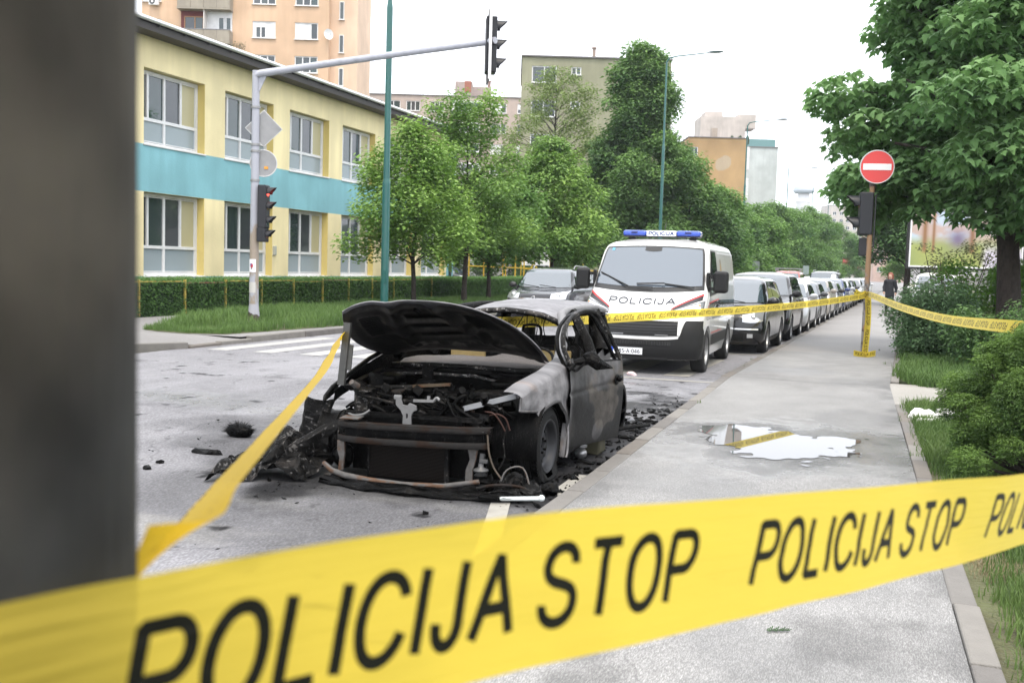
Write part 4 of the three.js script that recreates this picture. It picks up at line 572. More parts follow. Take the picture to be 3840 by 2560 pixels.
const carGlass = mat([0.05, 0.068, 0.085], 0.03, { ior: 2.33, specularColor: col(1, 1, 1) }), carGlassSide = mat([0.012, 0.016, 0.018], 0.02, { ior: 1.9 }), lampGlass = mat([0.5, 0.51, 0.52], 0.08, { metalness: 0.55, clearcoat: 1 }), plastic = mat(0.011, 0.5, { specularIntensity: 0.6, bumpMap: rep(tBump, 0.05), bumpScale: 0.0008 }), redLamp = mat([0.25, 0.01, 0.01], 0.15), amber = mat([0.7, 0.25, 0.04], 0.2);
function wheel(parent, x, y, z, R, W, rimM, spokes = 7, steer = 0) {
  const out = Math.sign(x), g = new THREE.Group(); 
  const tyre = new MB().lathe([[R * 0.66, -W / 2], [R * 0.93, -W / 2], [R * 0.985, -W * 0.4], [R, -W * 0.22], [R, W * 0.22], [R * 0.985, W * 0.4], [R * 0.93, W / 2], [R * 0.66, W / 2], [R * 0.64, W * 0.3], [R * 0.64, -W * 0.3], [R * 0.66, -W / 2]], 30, xf(0, 0, 0, 0, 0, -out * PI / 2));
  const t = tyre.build('wheel', M.rubber, parent); t.position.set(x, y, z); t.rotation.y = steer;
  const r = new MB(); r.lathe([[R * 0.58, W * 0.05], [R * 0.6, W * 0.42], [R * 0.66, W * 0.47], [R * 0.67, W * 0.43], [R * 0.63, W * 0.35]], 30, xf(0, 0, 0, 0, 0, -out * PI / 2)).lathe([[0.001, W * 0.3], [R * 0.16, W * 0.3], [R * 0.18, W * 0.24], [R * 0.18, W * 0.1]], 16, xf(0, 0, 0, 0, 0, -out * PI / 2));
  for (let i = 0; i < spokes; i++) { const a = i / spokes * 2 * PI; r.geo(new THREE.BoxGeometry(W * 0.14, R * 0.5, R * 0.13), new THREE.Matrix4().makeRotationX(a).multiply(xf(out * W * 0.27, R * 0.37, 0, 0, 0, out * 0.1))); }
  r.build('rim', rimM, t); new MB().lathe([[0.001, W * 0.06], [R * 0.6, W * 0.06]], 20, xf(0, 0, 0, 0, 0, -out * PI / 2)).build('hub_shade', M.blackMatt, t);
  return t;
}
function mirror(parent, x, y, z, m, s = 1) { const o = Math.sign(x); const b = new MB().sph(0, 0, 0, 0.115 * s, [1.05, 0.72, 0.62], 14, 10).bar([-o * 0.16 * s, -0.045 * s, 0.0], [0, -0.03 * s, 0], 0.05 * s, 0.06 * s); return b.build('side_mirror', m, parent, { at: [x, y, z] }); }
const C = (v) => () => v;
// generic parked car; the nose is at z = 0 and the car reaches back along -z
function parkedCar(name, label, cat, o, at, ry, group) {
  const c = thing(name, label, cat, at, ry, group), { L, W, H, belt: hb, hood: hh, cowl, ws, tail = 'hatch' } = o, w = W / 2, gy = 0.2;
  const roofF = -(cowl + ws), roofB = -L + (o.back || 0.55), paint = o.paint, zw = [-(o.fo || 0.8), -L + (o.ro || 0.75)], R = o.R || 0.315;
  const F = pl([[gy, -0.12], [0.32, -0.02], [0.5, 0], [hh - 0.16, -0.05], [hh - 0.05, -0.14], [hh, -0.3], [hb - 0.015, -cowl + 0.06], [hb, -cowl], [H - 0.14, roofF + 0.22], [H - 0.06, roofF], [H - 0.015, roofF - 0.35], [H, roofF - 0.75]]);
  const B = pl([[gy, -L + 0.12], [0.35, -L + 0.02], [0.7, -L], [hb, -L + 0.08], [H - 0.14, roofB - 0.16], [H - 0.05, roofB], [H, roofB + 0.5]]);
  const wf = ps([[gy, w - 0.09], [0.3, w - 0.02], [0.55, w], [hb - 0.08, w - 0.015], [hb, w - 0.05], [H - 0.14, w - 0.19], [H - 0.06, w - 0.27], [H - 0.015, w - 0.45], [H, w - 0.62]]);
  const body = new Body({ w: wf, F, B, D: pl([[gy, 0.42], [hh, 0.5], [hb, 0.36], [H - 0.1, 0.16], [H, 0.3]]), E: pl([[gy, 0.3], [hb, 0.26], [H, 0.2]]), n: o.n || 2.6, m: 3 });
  const ys = []; for (const [a, b, k] of [[gy, 0.4, 4], [0.4, hh - 0.16, 4], [hh - 0.16, hh, 5], [hh, hb, 6], [hb, H - 0.14, 8], [H - 0.14, H - 0.05, 5], [H - 0.05, H, 5]]) for (let i = 0; i < k; i++) ys.push(lerp(a, b, i / k)); ys.push(H);
  const g = body.geo(ys, zw.map((z) => [z, R - 0.005, R + 0.055, w - 0.22, w + 0.3]));
  new MB().geo(g).build('body', paint, c, { smooth: 0.6 });
  const add = (nm, m, ...gs) => { const b = new MB(); for (const q of gs) b.geo(q, null, true); return b.build(nm, m, c); };
  const wsB = hb + 0.015, wsT = H - 0.1, pin = (y) => wf(y) - 0.075;
  add('windscreen', carGlass, (() => { body.sgn = 1; return body.patch((q, y) => body.front(q * pin(y), y), -1, 1, (q) => wsB + 0.03 * q * q, C(wsT), 0.006, 20, 10); })());
  new MB().bar([-w * 0.1, hb + 0.03, -cowl + 0.05], [-w * 0.72, hb + 0.1, -cowl - 0.08], 0.018, 0.02).bar([w * 0.45, hb + 0.03, -cowl + 0.02], [-w * 0.1, hb + 0.09, -cowl - 0.02], 0.018, 0.02).build('wiper', M.black, c);
  const A0 = -cowl - 0.16, A1 = roofF + 0.02; // side glass between the pillars
  for (const s of [-1, 1]) {
    const top = pl([[roofB + 0.08, H - 0.2], [roofB + 0.5, H - 0.13], [A1 - 0.1, H - 0.12], [A0, hb + 0.06]]);
    const mid = (A0 + roofB) / 2 + 0.05;
    add('side_window', carGlassSide, body.sp(s, mid + 0.04, A0, C(hb + 0.03), top, 0.005, 18, 4)); add('side_window', carGlassSide, body.sp(s, roofB + 0.1, mid - 0.04, C(hb + 0.04), top, 0.005, 18, 4));
    add('door_seam', M.black, body.sp(s, mid - 0.006, mid + 0.006, C(0.32), C(hb), 0.003, 1, 8), body.sp(s, A0 - 0.11, A0 - 0.1, C(0.34), C(hb), 0.003, 1, 8));
    for (const z of [mid + 0.16, roofB + 0.55]) new MB().bev(s * (w - 0.005), hb - 0.12, z, 0.04, 0.035, 0.2, 0.012).build('door_handle', o.handle || paint, c);
    add('sill', plastic, body.sp(s, zw[1] + R + 0.08, zw[0] - R - 0.08, C(gy + 0.01), C(gy + 0.12), 0.006, 4, 2));
    mirror(c, s * (w + 0.06), hb + 0.075, -cowl - 0.22, o.mirror || paint);
    const lx0 = w * 0.5, lx1 = w * 0.93, ly = o.lampY || hh - 0.1, lh = o.lampH || 0.1, xs = s > 0 ? [lx0, lx1] : [-lx1, -lx0];
    add('headlight', lampGlass, body.fp(...xs, (x) => ly - lh + 0.1 * Math.pow((Math.abs(x) - lx0) / (lx1 - lx0) - 0.4, 2), (x) => ly + lh * (0.25 + 0.75 * (Math.abs(x) - lx0) / (lx1 - lx0)), 0.008, 12, 5));
    new MB().sph(s * (lx0 + lx1) / 2, ly - 0.01, body.front((lx0 + lx1) / 2, ly)[2] + 0.0, lh * 0.5, [1, 1, 0.5], 12, 8).build('lamp_lens', M.chrome, c);
    add('fog_lamp', lampGlass, body.fp(...(s > 0 ? [w * 0.62, w * 0.74] : [-w * 0.74, -w * 0.62]), C(0.34), C(0.42), 0.008, 4, 3));
    add('tail_light', redLamp, body.sp(s, -L + 0.03, -L + 0.25, C(hb - 0.25), C(hb), 0.006, 6, 4));
    zw.forEach((z) => wheel(c, s * (w - 0.115), R, z, R, 0.21, o.rim || M.steel, o.spokes || 7));
    if (o.rails) new MB().tube([[s * (w - 0.3), H - 0.05, roofF - 0.3], [s * (w - 0.3), H + 0.035, roofF - 0.42], [s * (w - 0.3), H + 0.04, (roofF + roofB) / 2], [s * (w - 0.3), H + 0.03, roofB + 0.35], [s * (w - 0.3), H - 0.05, roofB + 0.2]], 0.017, 6).build('roof_rail', M.steel, c);
  }
  add('bumper_inlet', plastic, body.fp(-w * 0.55, w * 0.55, C(0.27), C(0.4), 0.006, 12, 3));
  add('grille', M.black, body.fp(-w * 0.42, w * 0.42, (x) => hh - 0.22, (x) => hh - 0.13, 0.007, 12, 3));
  if (o.chromeBar) add('grille_bar', M.chrome, body.fp(-w * 0.5, w * 0.5, C(hh - 0.19), C(hh - 0.165), 0.016, 12, 2));
  if (o.lowBar) add('bumper_trim', M.chrome, body.fp(-w * 0.85, w * 0.85, C(0.5), C(0.525), 0.012, 16, 2));
  if (o.badge) new MB().geo(new THREE.TorusGeometry(0.05, 0.009, 8, 20), xf(0, hh - 0.16, 0.02, -0.2)).build('badge', M.chrome, c);
  if (o.plate !== false) add('licence_plate', M.white, body.fp(-0.26, 0.26, C(0.4), C(0.5), 0.012, 4, 2));
  new MB().box(0, gy + 0.02, -L / 2, W - 0.5, 0.12, L - 0.7).build('underbody', M.blackMatt, c);
  return c;
}
{
  const row = 'cars parked along the right kerb', P = (x, z) => [x + bend(z), 0, z], yaw = (z) => (z < -18 ? -0.042 : 0);
  const hatch = { L: 3.95, W: 1.74, H: 1.46, belt: 0.95, hood: 0.83, cowl: 0.95, ws: 0.8 }, silver = carPaint([0.42, 0.43, 0.44], 0.3, { metalness: 0.35 }), greyP = carPaint([0.05, 0.053, 0.058], 0.25), blackP = carPaint([0.009, 0.009, 0.01], 0.2), blue = carPaint([0.02, 0.035, 0.12], 0.22), beigeP = carPaint([0.25, 0.23, 0.2], 0.3), whiteP = carPaint([0.72, 0.72, 0.7], 0.3);
  const car = (o, nm, lb, x, z, extra = {}) => parkedCar(nm, lb, 'car', { ...hatch, ...o }, P(x, z), yaw(z), extra.group === null ? undefined : extra.group || row);
  car({ L: 3.9, W: 1.76, H: 1.58, belt: 1.0, hood: 0.9, cowl: 0.7, ws: 0.85, paint: blackP, lowBar: true, lampY: 0.76, lampH: 0.12, badge: true, spokes: 5 }, 'parked_car', 'black hatchback with big oval headlights right behind the police van', -2.82, -20.75);
  car({ L: 3.95, W: 1.82, H: 1.68, belt: 1.08, hood: 0.96, cowl: 0.75, ws: 0.8, paint: blackP, mirror: M.black }, 'parked_car', 'black people carrier with large mirror, second behind the police van', -2.82, -25.1);
  car({ L: 3.85, W: 1.74, H: 1.46, paint: silver, lampY: 0.8 }, 'parked_car', 'silver grey hatchback, third car behind the police van', -2.72, -29.2);
  car({ L: 3.95, W: 1.74, H: 1.44, paint: greyP }, 'parked_car', 'dark grey hatchback just behind the silver hatchback', -2.72, -33.15, {});
  car({ L: 4.1, W: 1.76, H: 1.52, belt: 1.0, hood: 0.88, paint: beigeP }, 'parked_car', 'grey beige car behind the dark grey hatchback', -2.72, -37.4);
  car({ L: 4.1, W: 1.76, H: 1.42, cowl: 1.1, paint: greyP, mirror: M.black }, 'parked_car', 'dark grey car between the grey beige and the blue car', -2.7, -41.8);
  car({ L: 4.2, W: 1.78, H: 1.5, paint: blue }, 'parked_car', 'dark blue car in the far part of the parked row', -2.7, -46.3);
  car({ L: 4.0, W: 1.74, H: 1.46, paint: silver }, 'parked_car', 'pale silver car behind the dark blue car', -2.7, -50.9);
  car({ L: 4.3, W: 1.8, H: 1.46, paint: greyP }, 'parked_car', 'dark car behind the pale silver car', -2.7, -55.4);
  car({ L: 4.2, W: 1.78, H: 1.47, paint: whiteP }, 'parked_car', 'white car left of the sign post at the end of the row', -2.7, -64);
  car({ L: 4.2, W: 1.78, H: 1.47, paint: blackP }, 'parked_car', 'dark car just right of the sign post at the end of the row', -2.7, -72);
  car({ L: 4.2, W: 1.78, H: 1.47, paint: silver }, 'parked_car', 'small silver car farthest along the right kerb', -2.7, -79);
  car({ L: 4.5, W: 1.9, H: 1.86, belt: 1.12, hood: 1.02, cowl: 0.95, ws: 0.6, paint: greyP, mirror: M.black, rails: true }, 'parked_car', 'large dark off-road car standing out above the parked row', -3.75, -59.5, { group: null });
  const red = car({ L: 4.4, W: 1.84, H: 1.84, belt: 1.05, hood: 0.98, cowl: 0.75, ws: 0.75, paint: carPaint([0.42, 0.09, 0.06], 0.3) }, 'minivan', 'red minivan with roof rack in the middle of the street', -6.1, -62, { group: null });
  { const r = new MB(); for (const z of [-1.7, -2.3, -2.9]) r.bar([-0.75, 1.97, z], [0.75, 1.97, z], 0.05, 0.05).bar([-0.7, 1.8, z], [-0.7, 1.97, z], 0.04, 0.04).bar([0.7, 1.8, z], [0.7, 1.97, z], 0.04, 0.04); r.build('roof_rack', M.steel, red); }
  car({ L: 4.2, W: 1.76, H: 1.52, paint: silver }, 'parked_car', 'light car half hidden between red minivan and off-road car', -5.4, -70, { group: null });
  parkedCar('parked_car', 'dark compact people carrier with roof rails left of the police van', 'car', { ...hatch, L: 4.3, W: 1.84, H: 1.64, belt: 1.04, hood: 0.93, cowl: 0.85, ws: 0.75, paint: carPaint([0.012, 0.012, 0.016], 0.2), rails: true, chromeBar: true, badge: true, lampY: 0.86, lampH: 0.13, mirror: M.black }, [-8.55, 0, -26.9], 0.0);
  parkedCar('parked_car', 'grey brown car hidden behind the dark car with roof rails', 'car', { ...hatch, L: 4.2, W: 1.76, H: 1.46, paint: carPaint([0.1, 0.085, 0.07], 0.25) }, [-7.6, 0, -30.5], 0.1);
  parkedCar('delivery_van', 'white compact van parked behind the round bush on the right', 'van', { ...hatch, L: 4.4, W: 1.8, H: 1.84, belt: 1.12, hood: 1.0, cowl: 0.7, ws: 0.75, paint: whiteP, n: 3.2 }, [2.9, 0.02, -43.2], -0.05);
  parkedCar('parked_car', 'bright red car at the right edge behind the maple trunk', 'car', { ...hatch, L: 4.1, W: 1.74, H: 1.48, paint: carPaint([0.55, 0.03, 0.03], 0.25) }, [4.35, 0.02, -24.6], -0.5);
  for (const [lb, x, z, p] of [['pale parked car behind the yellow sports fence', -29, -62, silver], ['dark parked car behind the yellow sports fence', -25.5, -66, greyP]]) parkedCar('parked_car', lb, 'car', { ...hatch, paint: p }, [x, 0.05, z], 1.3);
}
{ // police van
  const v = thing('police_van', 'white police van with blue light bar, black bumper and licence plate', 'van', [-3.29, 0, -15.78]);
  const L = 4.75, w = 1.0, H = 2.2;
  const wf = ps([[0.24, 0.93], [0.4, 0.98], [0.8, 1.0], [1.25, 0.985], [1.5, 0.965], [1.95, 0.905], [2.08, 0.86], [2.15, 0.76], [2.19, 0.6], [2.2, 0.45]]);
  const b = new Body({ w: wf, F: ps([[0.24, -0.07], [0.36, -0.01], [0.5, 0.0], [0.72, -0.01], [0.86, -0.06], [0.95, -0.13], [1.06, -0.24], [1.17, -0.38], [1.27, -0.54], [1.33, -0.64], [2.06, -1.27], [2.12, -1.4], [2.17, -1.65], [2.2, -2.1]]), B: pl([[0.24, -L + 0.05], [0.6, -L], [1.9, -L + 0.06], [2.12, -L + 0.14], [2.2, -L + 0.6]]), D: ps([[0.24, 0.5], [0.7, 0.5], [1.0, 0.56], [1.3, 0.5], [1.6, 0.4], [2.0, 0.27], [2.2, 0.4]]), E: C(0.14), n: 2.9, m: 3.5 });
  const ys = []; for (const [a, q, k] of [[0.24, 0.5, 6], [0.5, 1.0, 8], [1.0, 1.34, 9], [1.34, 2.04, 12], [2.04, 2.2, 12]]) for (let i = 0; i < k; i++) ys.push(lerp(a, q, i / k)); ys.push(H);
  const zw = [-0.92, -3.75], R = 0.35, white = mat([0.74, 0.74, 0.72], 0.3, { clearcoat: 1, clearcoatRoughness: 0.08 });
  new MB().geo(b.geo(ys, zw.map((z) => [z, R - 0.01, R + 0.075, 0.74, 1.4]))).build('body', white, v, { smooth: 0.6 });
  const add = (nm, m, ...gs) => { const q = new MB(); for (const g of gs) q.geo(g, null, true); return q.build(nm, m, v); };
  const F = (x, y) => b.front(x, y);
  // windscreen: black edge, glass
  const pin = (y) => wf(y) - 0.06, fr = (q, y) => b.front(q * pin(y), y), FR = (f, a, c, e) => { b.sgn = 1; return b.patch(f, -1, 1, a, c, e, 28, 12); };
  add('windscreen_edge', M.black, FR(fr, (q) => 1.285 + 0.05 * q * q, (q) => 2.055 - 0.03 * q * q, 0.006));
  const wsg = add('windscreen', mat([0.055, 0.075, 0.098], 0.03, { ior: 2.2 }), FR((q, y) => b.front(q * (pin(y) - 0.035), y), (q) => 1.36 + 0.045 * q * q, (q) => 2.025 - 0.03 * q * q, 0.011));
  add('sensor_patch', M.black, b.fp(-0.14, 0.14, (x) => 1.95 + 0.2 * x * x * 4, C(2.03), 0.014, 6, 3)); add('sticker', mat([0.1, 0.35, 0.5], 0.5), b.fp(-0.72, -0.67, C(1.96), C(2.0), 0.014, 2, 2));
  for (const [x0, y0, x1, y1] of [[0.12, 1.345, -0.3, 1.36], [-0.3, 1.36, -0.83, 1.58], [0.78, 1.36, 0.3, 1.42], [0.3, 1.42, -0.16, 1.41]]) { const p = F(x0, y0), q = F(x1, y1); new MB().bar([p[0], p[1] + 0.02, p[2] + 0.05], [q[0], q[1] + 0.01, q[2] + 0.035], 0.022, 0.022).build('wiper', M.black, v); }
  // bonnet print
  const txt = canvasTex(1024, 128, (c, W, Hh) => { c.clearRect(0, 0, W, Hh); c.strokeStyle = '#20242e'; word(c, 'POLICIJA', 24, 112, 976, 96, 21); });
  const bonTop = b.fp(-0.56, 0.56, (x) => 1.085 + 0.04 * x * x, (x) => 1.2 + 0.04 * x * x, 0.007, 24, 8); add('lettering', new THREE.MeshPhysicalMaterial({ map: txt, transparent: true, roughness: 0.4 }), bonTop);
  // black bumper and lower front, with white bow round the grille
  const bump = new Body({ ...b, w: (y) => b.w(y) + 0.012, F: (y) => b.F(y) + 0.02 });
  add('bumper', plastic, bump.fp(-0.985, 0.985, C(0.25), (x) => 0.55 + 0.12 * Math.pow(Math.abs(x), 3) + (Math.abs(x) > 0.8 ? 0.1 : 0) , 0.012, 48, 8), bump.fp(-0.99, -0.66, C(0.5), (x) => lerp(0.6, 0.86, smoothstep(-x, 0.66, 0.76)), 0.014, 16, 5), bump.fp(0.66, 0.99, C(0.5), (x) => lerp(0.6, 0.86, smoothstep(x, 0.66, 0.76)), 0.014, 16, 5));
  for (const s of [-1, 1]) add('bumper', plastic, bump.sp(s, zw[0] + R + 0.06, -0.3, C(0.25), pl([[-0.52, 0.52], [-0.42, 0.66], [-0.3, 0.8]]), 0.01, 10, 5));
  add('bumper_intake', M.black, bump.fp(-0.55, 0.55, C(0.475), C(0.535), 0.02, 16, 2)); add('bumper_intake', M.black, bump.fp(-0.5, 0.5, C(0.25), C(0.285), 0.02, 16, 2));
  const slots = new MB(); for (let i = -12; i <= 12; i++) { const p = bump.front(i * 0.042, 0.505); slots.box(p[0], 0.505, p[2] + 0.024, 0.012, 0.055, 0.02); } slots.build('intake_bars', plastic, v);
  const grilleTop = (x) => 0.86 - 0.0 * x, gb = (x) => 0.585 + 0.055 * x * x;
  const bow = new MB(); for (const [a, c] of [[0.53, 0.575]]) bow.geo(b.fp(-0.69, 0.69, (x) => a + 0.03 + 0.1 * Math.pow(Math.abs(x), 4), (x) => c + 0.02 + 0.12 * Math.pow(Math.abs(x), 4), 0.03, 32, 3)); for (const s of [-1, 1]) bow.geo(b.fp(...(s > 0 ? [0.64, 0.69] : [-0.69, -0.64]), (x) => 0.6 + 0.03, C(0.86), 0.028, 6, 6)); bow.build('grille_surround', white, v);
  add('grille', M.black, b.fp(-0.64, 0.64, (x) => 0.605 + 0.05 * x * x, C(0.85), 0.012, 24, 6));
  for (let i = 0; i < 5; i++) { const y = 0.63 + i * 0.047; const q = new MB(); q.geo(b.fp(-0.63, 0.63, (x) => y + (0.03 - i * 0.006) * x * x, (x) => y + 0.018 + (0.03 - i * 0.006) * x * x, 0.03, 24, 2)); q.build('grille_slat', plastic, v); }
  add('grille_bar', mat(0.3, 0.3, { metalness: 0.8 }), b.fp(-0.48, -0.2, C(0.625), C(0.64), 0.034, 6, 2), b.fp(0.3, 0.5, C(0.625), C(0.64), 0.034, 6, 2));
  // headlights with eyebrows
  for (const s of [-1, 1]) {
    const xs = s > 0 ? [0.5, 0.965] : [-0.965, -0.5], k = (x) => (Math.abs(x) - 0.5) / 0.465, bt = (x) => 0.955 + 0.025 * k(x), tp = (x) => lerp(0.985, 1.15, Math.pow(k(x), 0.8));
    add('headlight_rim', M.black, b.fp(...xs, (x) => bt(x) - 0.015, (x) => tp(x) + 0.015, 0.008, 16, 5));
    const hl = add('headlight', mat([0.42, 0.43, 0.45], 0.1, { metalness: 0.5, clearcoat: 1 }), b.fp(xs[0] + 0.015, xs[1] - 0.012, bt, tp, 0.014, 16, 5));
    const lp = (x, y, r, m, nm) => { const p = F(s * x, y); new MB().sph(p[0], p[1], p[2] + 0.012, r, [1, 1, 0.45], 14, 10).build(nm, m, hl); };
    lp(0.9, 1.03, 0.052, mat(0.6, 0.2, { emissive: col(1, 0.84, 0.6), emissiveIntensity: 1.6 }), 'lit_bulb'); lp(0.79, 1.035, 0.045, M.chrome, 'reflector'); lp(0.68, 1.01, 0.035, M.chrome, 'reflector'); lp(0.9, 1.1, 0.022, amber, 'turn_signal');
    // dark wedge with a red line above each headlight
    const ws = s > 0 ? [0.5, 0.93] : [-0.93, -0.5], kk = (x) => (Math.abs(x) - 0.5) / 0.43;
    add('bonnet_stripe', mat([0.02, 0.018, 0.02], 0.35), b.fp(...ws, (x) => lerp(1.015, 1.18, kk(x)), (x) => lerp(1.035, 1.265, Math.pow(kk(x), 0.9)), 0.005, 16, 4)); add('red_line', mat([0.55, 0.03, 0.03], 0.4), b.fp(...ws, (x) => lerp(1.035, 1.265, Math.pow(kk(x), 0.9)) - 0.012, (x) => lerp(1.042, 1.283, Math.pow(kk(x), 0.9)), 0.008, 16, 2));
  }
  // plate
  const plate = canvasTex(1024, 220, (c, W, Hh) => { c.fillStyle = '#e8eaee'; c.fillRect(0, 0, W, Hh); c.fillStyle = '#1c46b8'; c.fillRect(0, 0, 96, Hh); c.strokeStyle = '#222'; c.lineWidth = 8; c.strokeRect(4, 4, W - 8, Hh - 8); c.fillStyle = '#15171c'; c.font = 'bold 178px sans-serif'; c.textAlign = 'center'; c.textBaseline = 'middle'; c.save(); c.translate(560, 118); c.scale(0.94, 1); c.fillText('E85-A-046', 0, 0); c.restore(); c.fillStyle = '#dfe6ff'; c.font = 'bold 44px sans-serif'; c.fillText('BIH', 50, 180); });
  { const p = bump.front(-0.14, 0.37); const o = new MB().geo(new RoundedBoxGeometry(0.54, 0.13, 0.02, 2, 0.008), xf(-0.14, 0.365, p[2] + 0.022)).build('licence_plate', M.black, v); const q = new MB().geo(new THREE.PlaneGeometry(0.52, 0.112), xf(-0.14, 0.365, p[2] + 0.0335), true).build('plate_face', new THREE.MeshPhysicalMaterial({ map: plate, roughness: 0.4 }), o); }
  // sides: door, window, stripe, dark lower band, badge print
  const night = mat([0.012, 0.022, 0.018], 0.25, { clearcoat: 1 });
  for (const s of [-1, 1]) {
    add('side_stripe', night, b.sp(s, -L + 0.2, -0.75, C(0.86), pl([[-4.6, 1.12], [-2.2, 1.16], [-1.05, 1.12], [-0.75, 0.99]]), 0.004, 30, 4)); add('red_line', mat([0.5, 0.03, 0.03], 0.4), b.sp(s, -2.2, -0.78, pl([[-2.2, 1.165], [-1.05, 1.125], [-0.75, 1.0]]), pl([[-2.2, 1.185], [-1.05, 1.145], [-0.75, 1.02]]), 0.006, 16, 2), b.sp(s, -2.6, -1.3, C(0.62), C(0.635), 0.006, 6, 2));
    add('side_guard', plastic, b.sp(s, zw[1] + R + 0.1, zw[0] - R - 0.1, C(0.42), C(0.6), 0.012, 12, 3)); 
    const dw = pl([[-2.1, 1.98], [-1.62, 1.97], [-1.2, 1.5]]);
    add('window_edge', M.black, b.sp(s, -2.13, -1.12, (z) => 1.26 - (z + 1.6) * 0.04, pl([[-2.13, 2.0], [-1.55, 2.0], [-1.12, 1.42]]), 0.005, 20, 6)); add('side_window', carGlassSide, b.sp(s, -2.08, -1.2, C(1.3), dw, 0.009, 20, 6));
    add('door_seam', M.black, b.sp(s, -2.2, -2.188, C(0.42), C(2.0), 0.003, 1, 10), b.sp(s, -1.16, -1.148, C(0.75), C(1.3), 0.003, 1, 6), b.sp(s, -3.4, -3.388, C(0.5), C(1.98), 0.003, 1, 10));
    add('side_rail', mat(0.5, 0.4), b.sp(s, -4.5, -2.25, C(1.96), C(1.985), 0.012, 10, 2));
    new MB().bev(s * 0.985, 1.07, -2.05, 0.05, 0.05, 0.2, 0.015).build('door_handle', plastic, v);
    const mr = new MB(); mr.bev(0, 0.02, 0, 0.235, 0.36, 0.17, 0.06, 0, s * -0.12, 0, 4).bar([-s * 0.2, -0.09, -0.01], [0, -0.1, 0], 0.06, 0.05).bar([-s * 0.2, 0.1, -0.01], [0, 0.12, 0], 0.06, 0.05).bev(-s * 0.21, 0, -0.01, 0.05, 0.34, 0.14, 0.02); mr.build('side_mirror', plastic, v, { at: [s * (w + 0.165), 1.46, -1.02] });
    zw.forEach((z) => wheel(v, s * (w - 0.12), R, z, R, 0.225, M.steel, 10));
    add('wheel_arch_trim', M.black, (() => { const pts = []; return gridGeo((u, q) => { const a = lerp(0.1, PI - 0.1, u), r = R + 0.07 + q * 0.02; return [s * (0.99), R - 0.01 + Math.sin(a) * r, zw[0] + Math.cos(a) * r]; }, 20, 1); })());
  }
  const st = canvasTex(512, 512, (c, W, Hh) => { c.clearRect(0, 0, W, Hh); c.fillStyle = 'rgba(150,118,50,0.9)'; c.beginPath(); c.moveTo(140, 120); c.lineTo(220, 120); c.lineTo(220, 330); c.quadraticCurveTo(180, 400, 140, 330); c.fill(); c.fillStyle = 'rgba(90,70,30,0.9)'; c.beginPath(); c.arc(180, 90, 34, 0, 7); c.fill(); });
  { const g = b.sp(1, -3.3, -2.3, C(1.25), C(1.95), 0.004, 6, 4), u = g.attributes.uv; for (let i = 0; i < u.count; i++) u.setX(i, 1 - u.getX(i)); add('side_crest', new THREE.MeshPhysicalMaterial({ map: st, transparent: true, roughness: 0.4 }), g); }
  const side2 = canvasTex(1024, 160, (c, W, Hh) => { c.clearRect(0, 0, W, Hh); c.strokeStyle = '#aab2b4'; word(c, 'POLICIJA', 60, 130, 900, 100, 22); });
  { const g = b.sp(1, -3.3, -2.3, C(0.93), C(1.08), 0.008, 6, 2), u = g.attributes.uv; for (let i = 0; i < u.count; i++) u.setX(i, 1 - u.getX(i)); add('lettering', new THREE.MeshPhysicalMaterial({ map: side2, transparent: true, roughness: 0.4 }), g); }
  // light bar on feet
  const lb = new MB(); for (const s of [-1, 1]) lb.bar([s * 0.55, 2.17, -1.95], [s * 0.52, 2.235, -1.95], 0.05, 0.12); const bar = lb.build('light_bar', M.black, v);
  const blueL = mat([0.012, 0.06, 0.42], 0.08, { clearcoat: 1 });
  for (const s of [-1, 1]) { new MB().bev(s * 0.47, 2.285, -1.95, 0.42, 0.105, 0.3, 0.045, 0, 0, 0, 4).build('blue_lamp', blueL, bar); new MB().bev(s * 0.47, 2.3, -1.945, 0.12, 0.04, 0.32, 0.02).build('lamp_core', mat([0.005, 0.015, 0.12], 0.3), bar); }
  new MB().bev(0, 2.285, -1.95, 0.52, 0.1, 0.28, 0.012).build('sign_box', M.white, bar); new MB().box(0, 2.232, -1.95, 1.34, 0.014, 0.3).build('base_plate', M.black, bar);
  const sg = canvasTex(512, 112, (c, W, Hh) => { c.fillStyle = '#f2f4f8'; c.fillRect(0, 0, W, Hh); c.strokeStyle = '#1b2f66'; word(c, 'POLICIJA', 36, 92, 440, 70, 19); });
  new MB().geo(new THREE.PlaneGeometry(0.5, 0.092), xf(0, 2.285, -1.8075), true).build('sign_face', new THREE.MeshPhysicalMaterial({ map: sg, roughness: 0.4 }), bar);
  new MB().box(0, 0.27, -L / 2, 1.5, 0.12, L - 0.6).build('underbody', M.blackMatt, v);
  new MB().bar([-0.02, 2.2, -2.2], [-0.02, 2.5, -2.35], 0.012, 0.012).build('aerial', M.black, v);
}
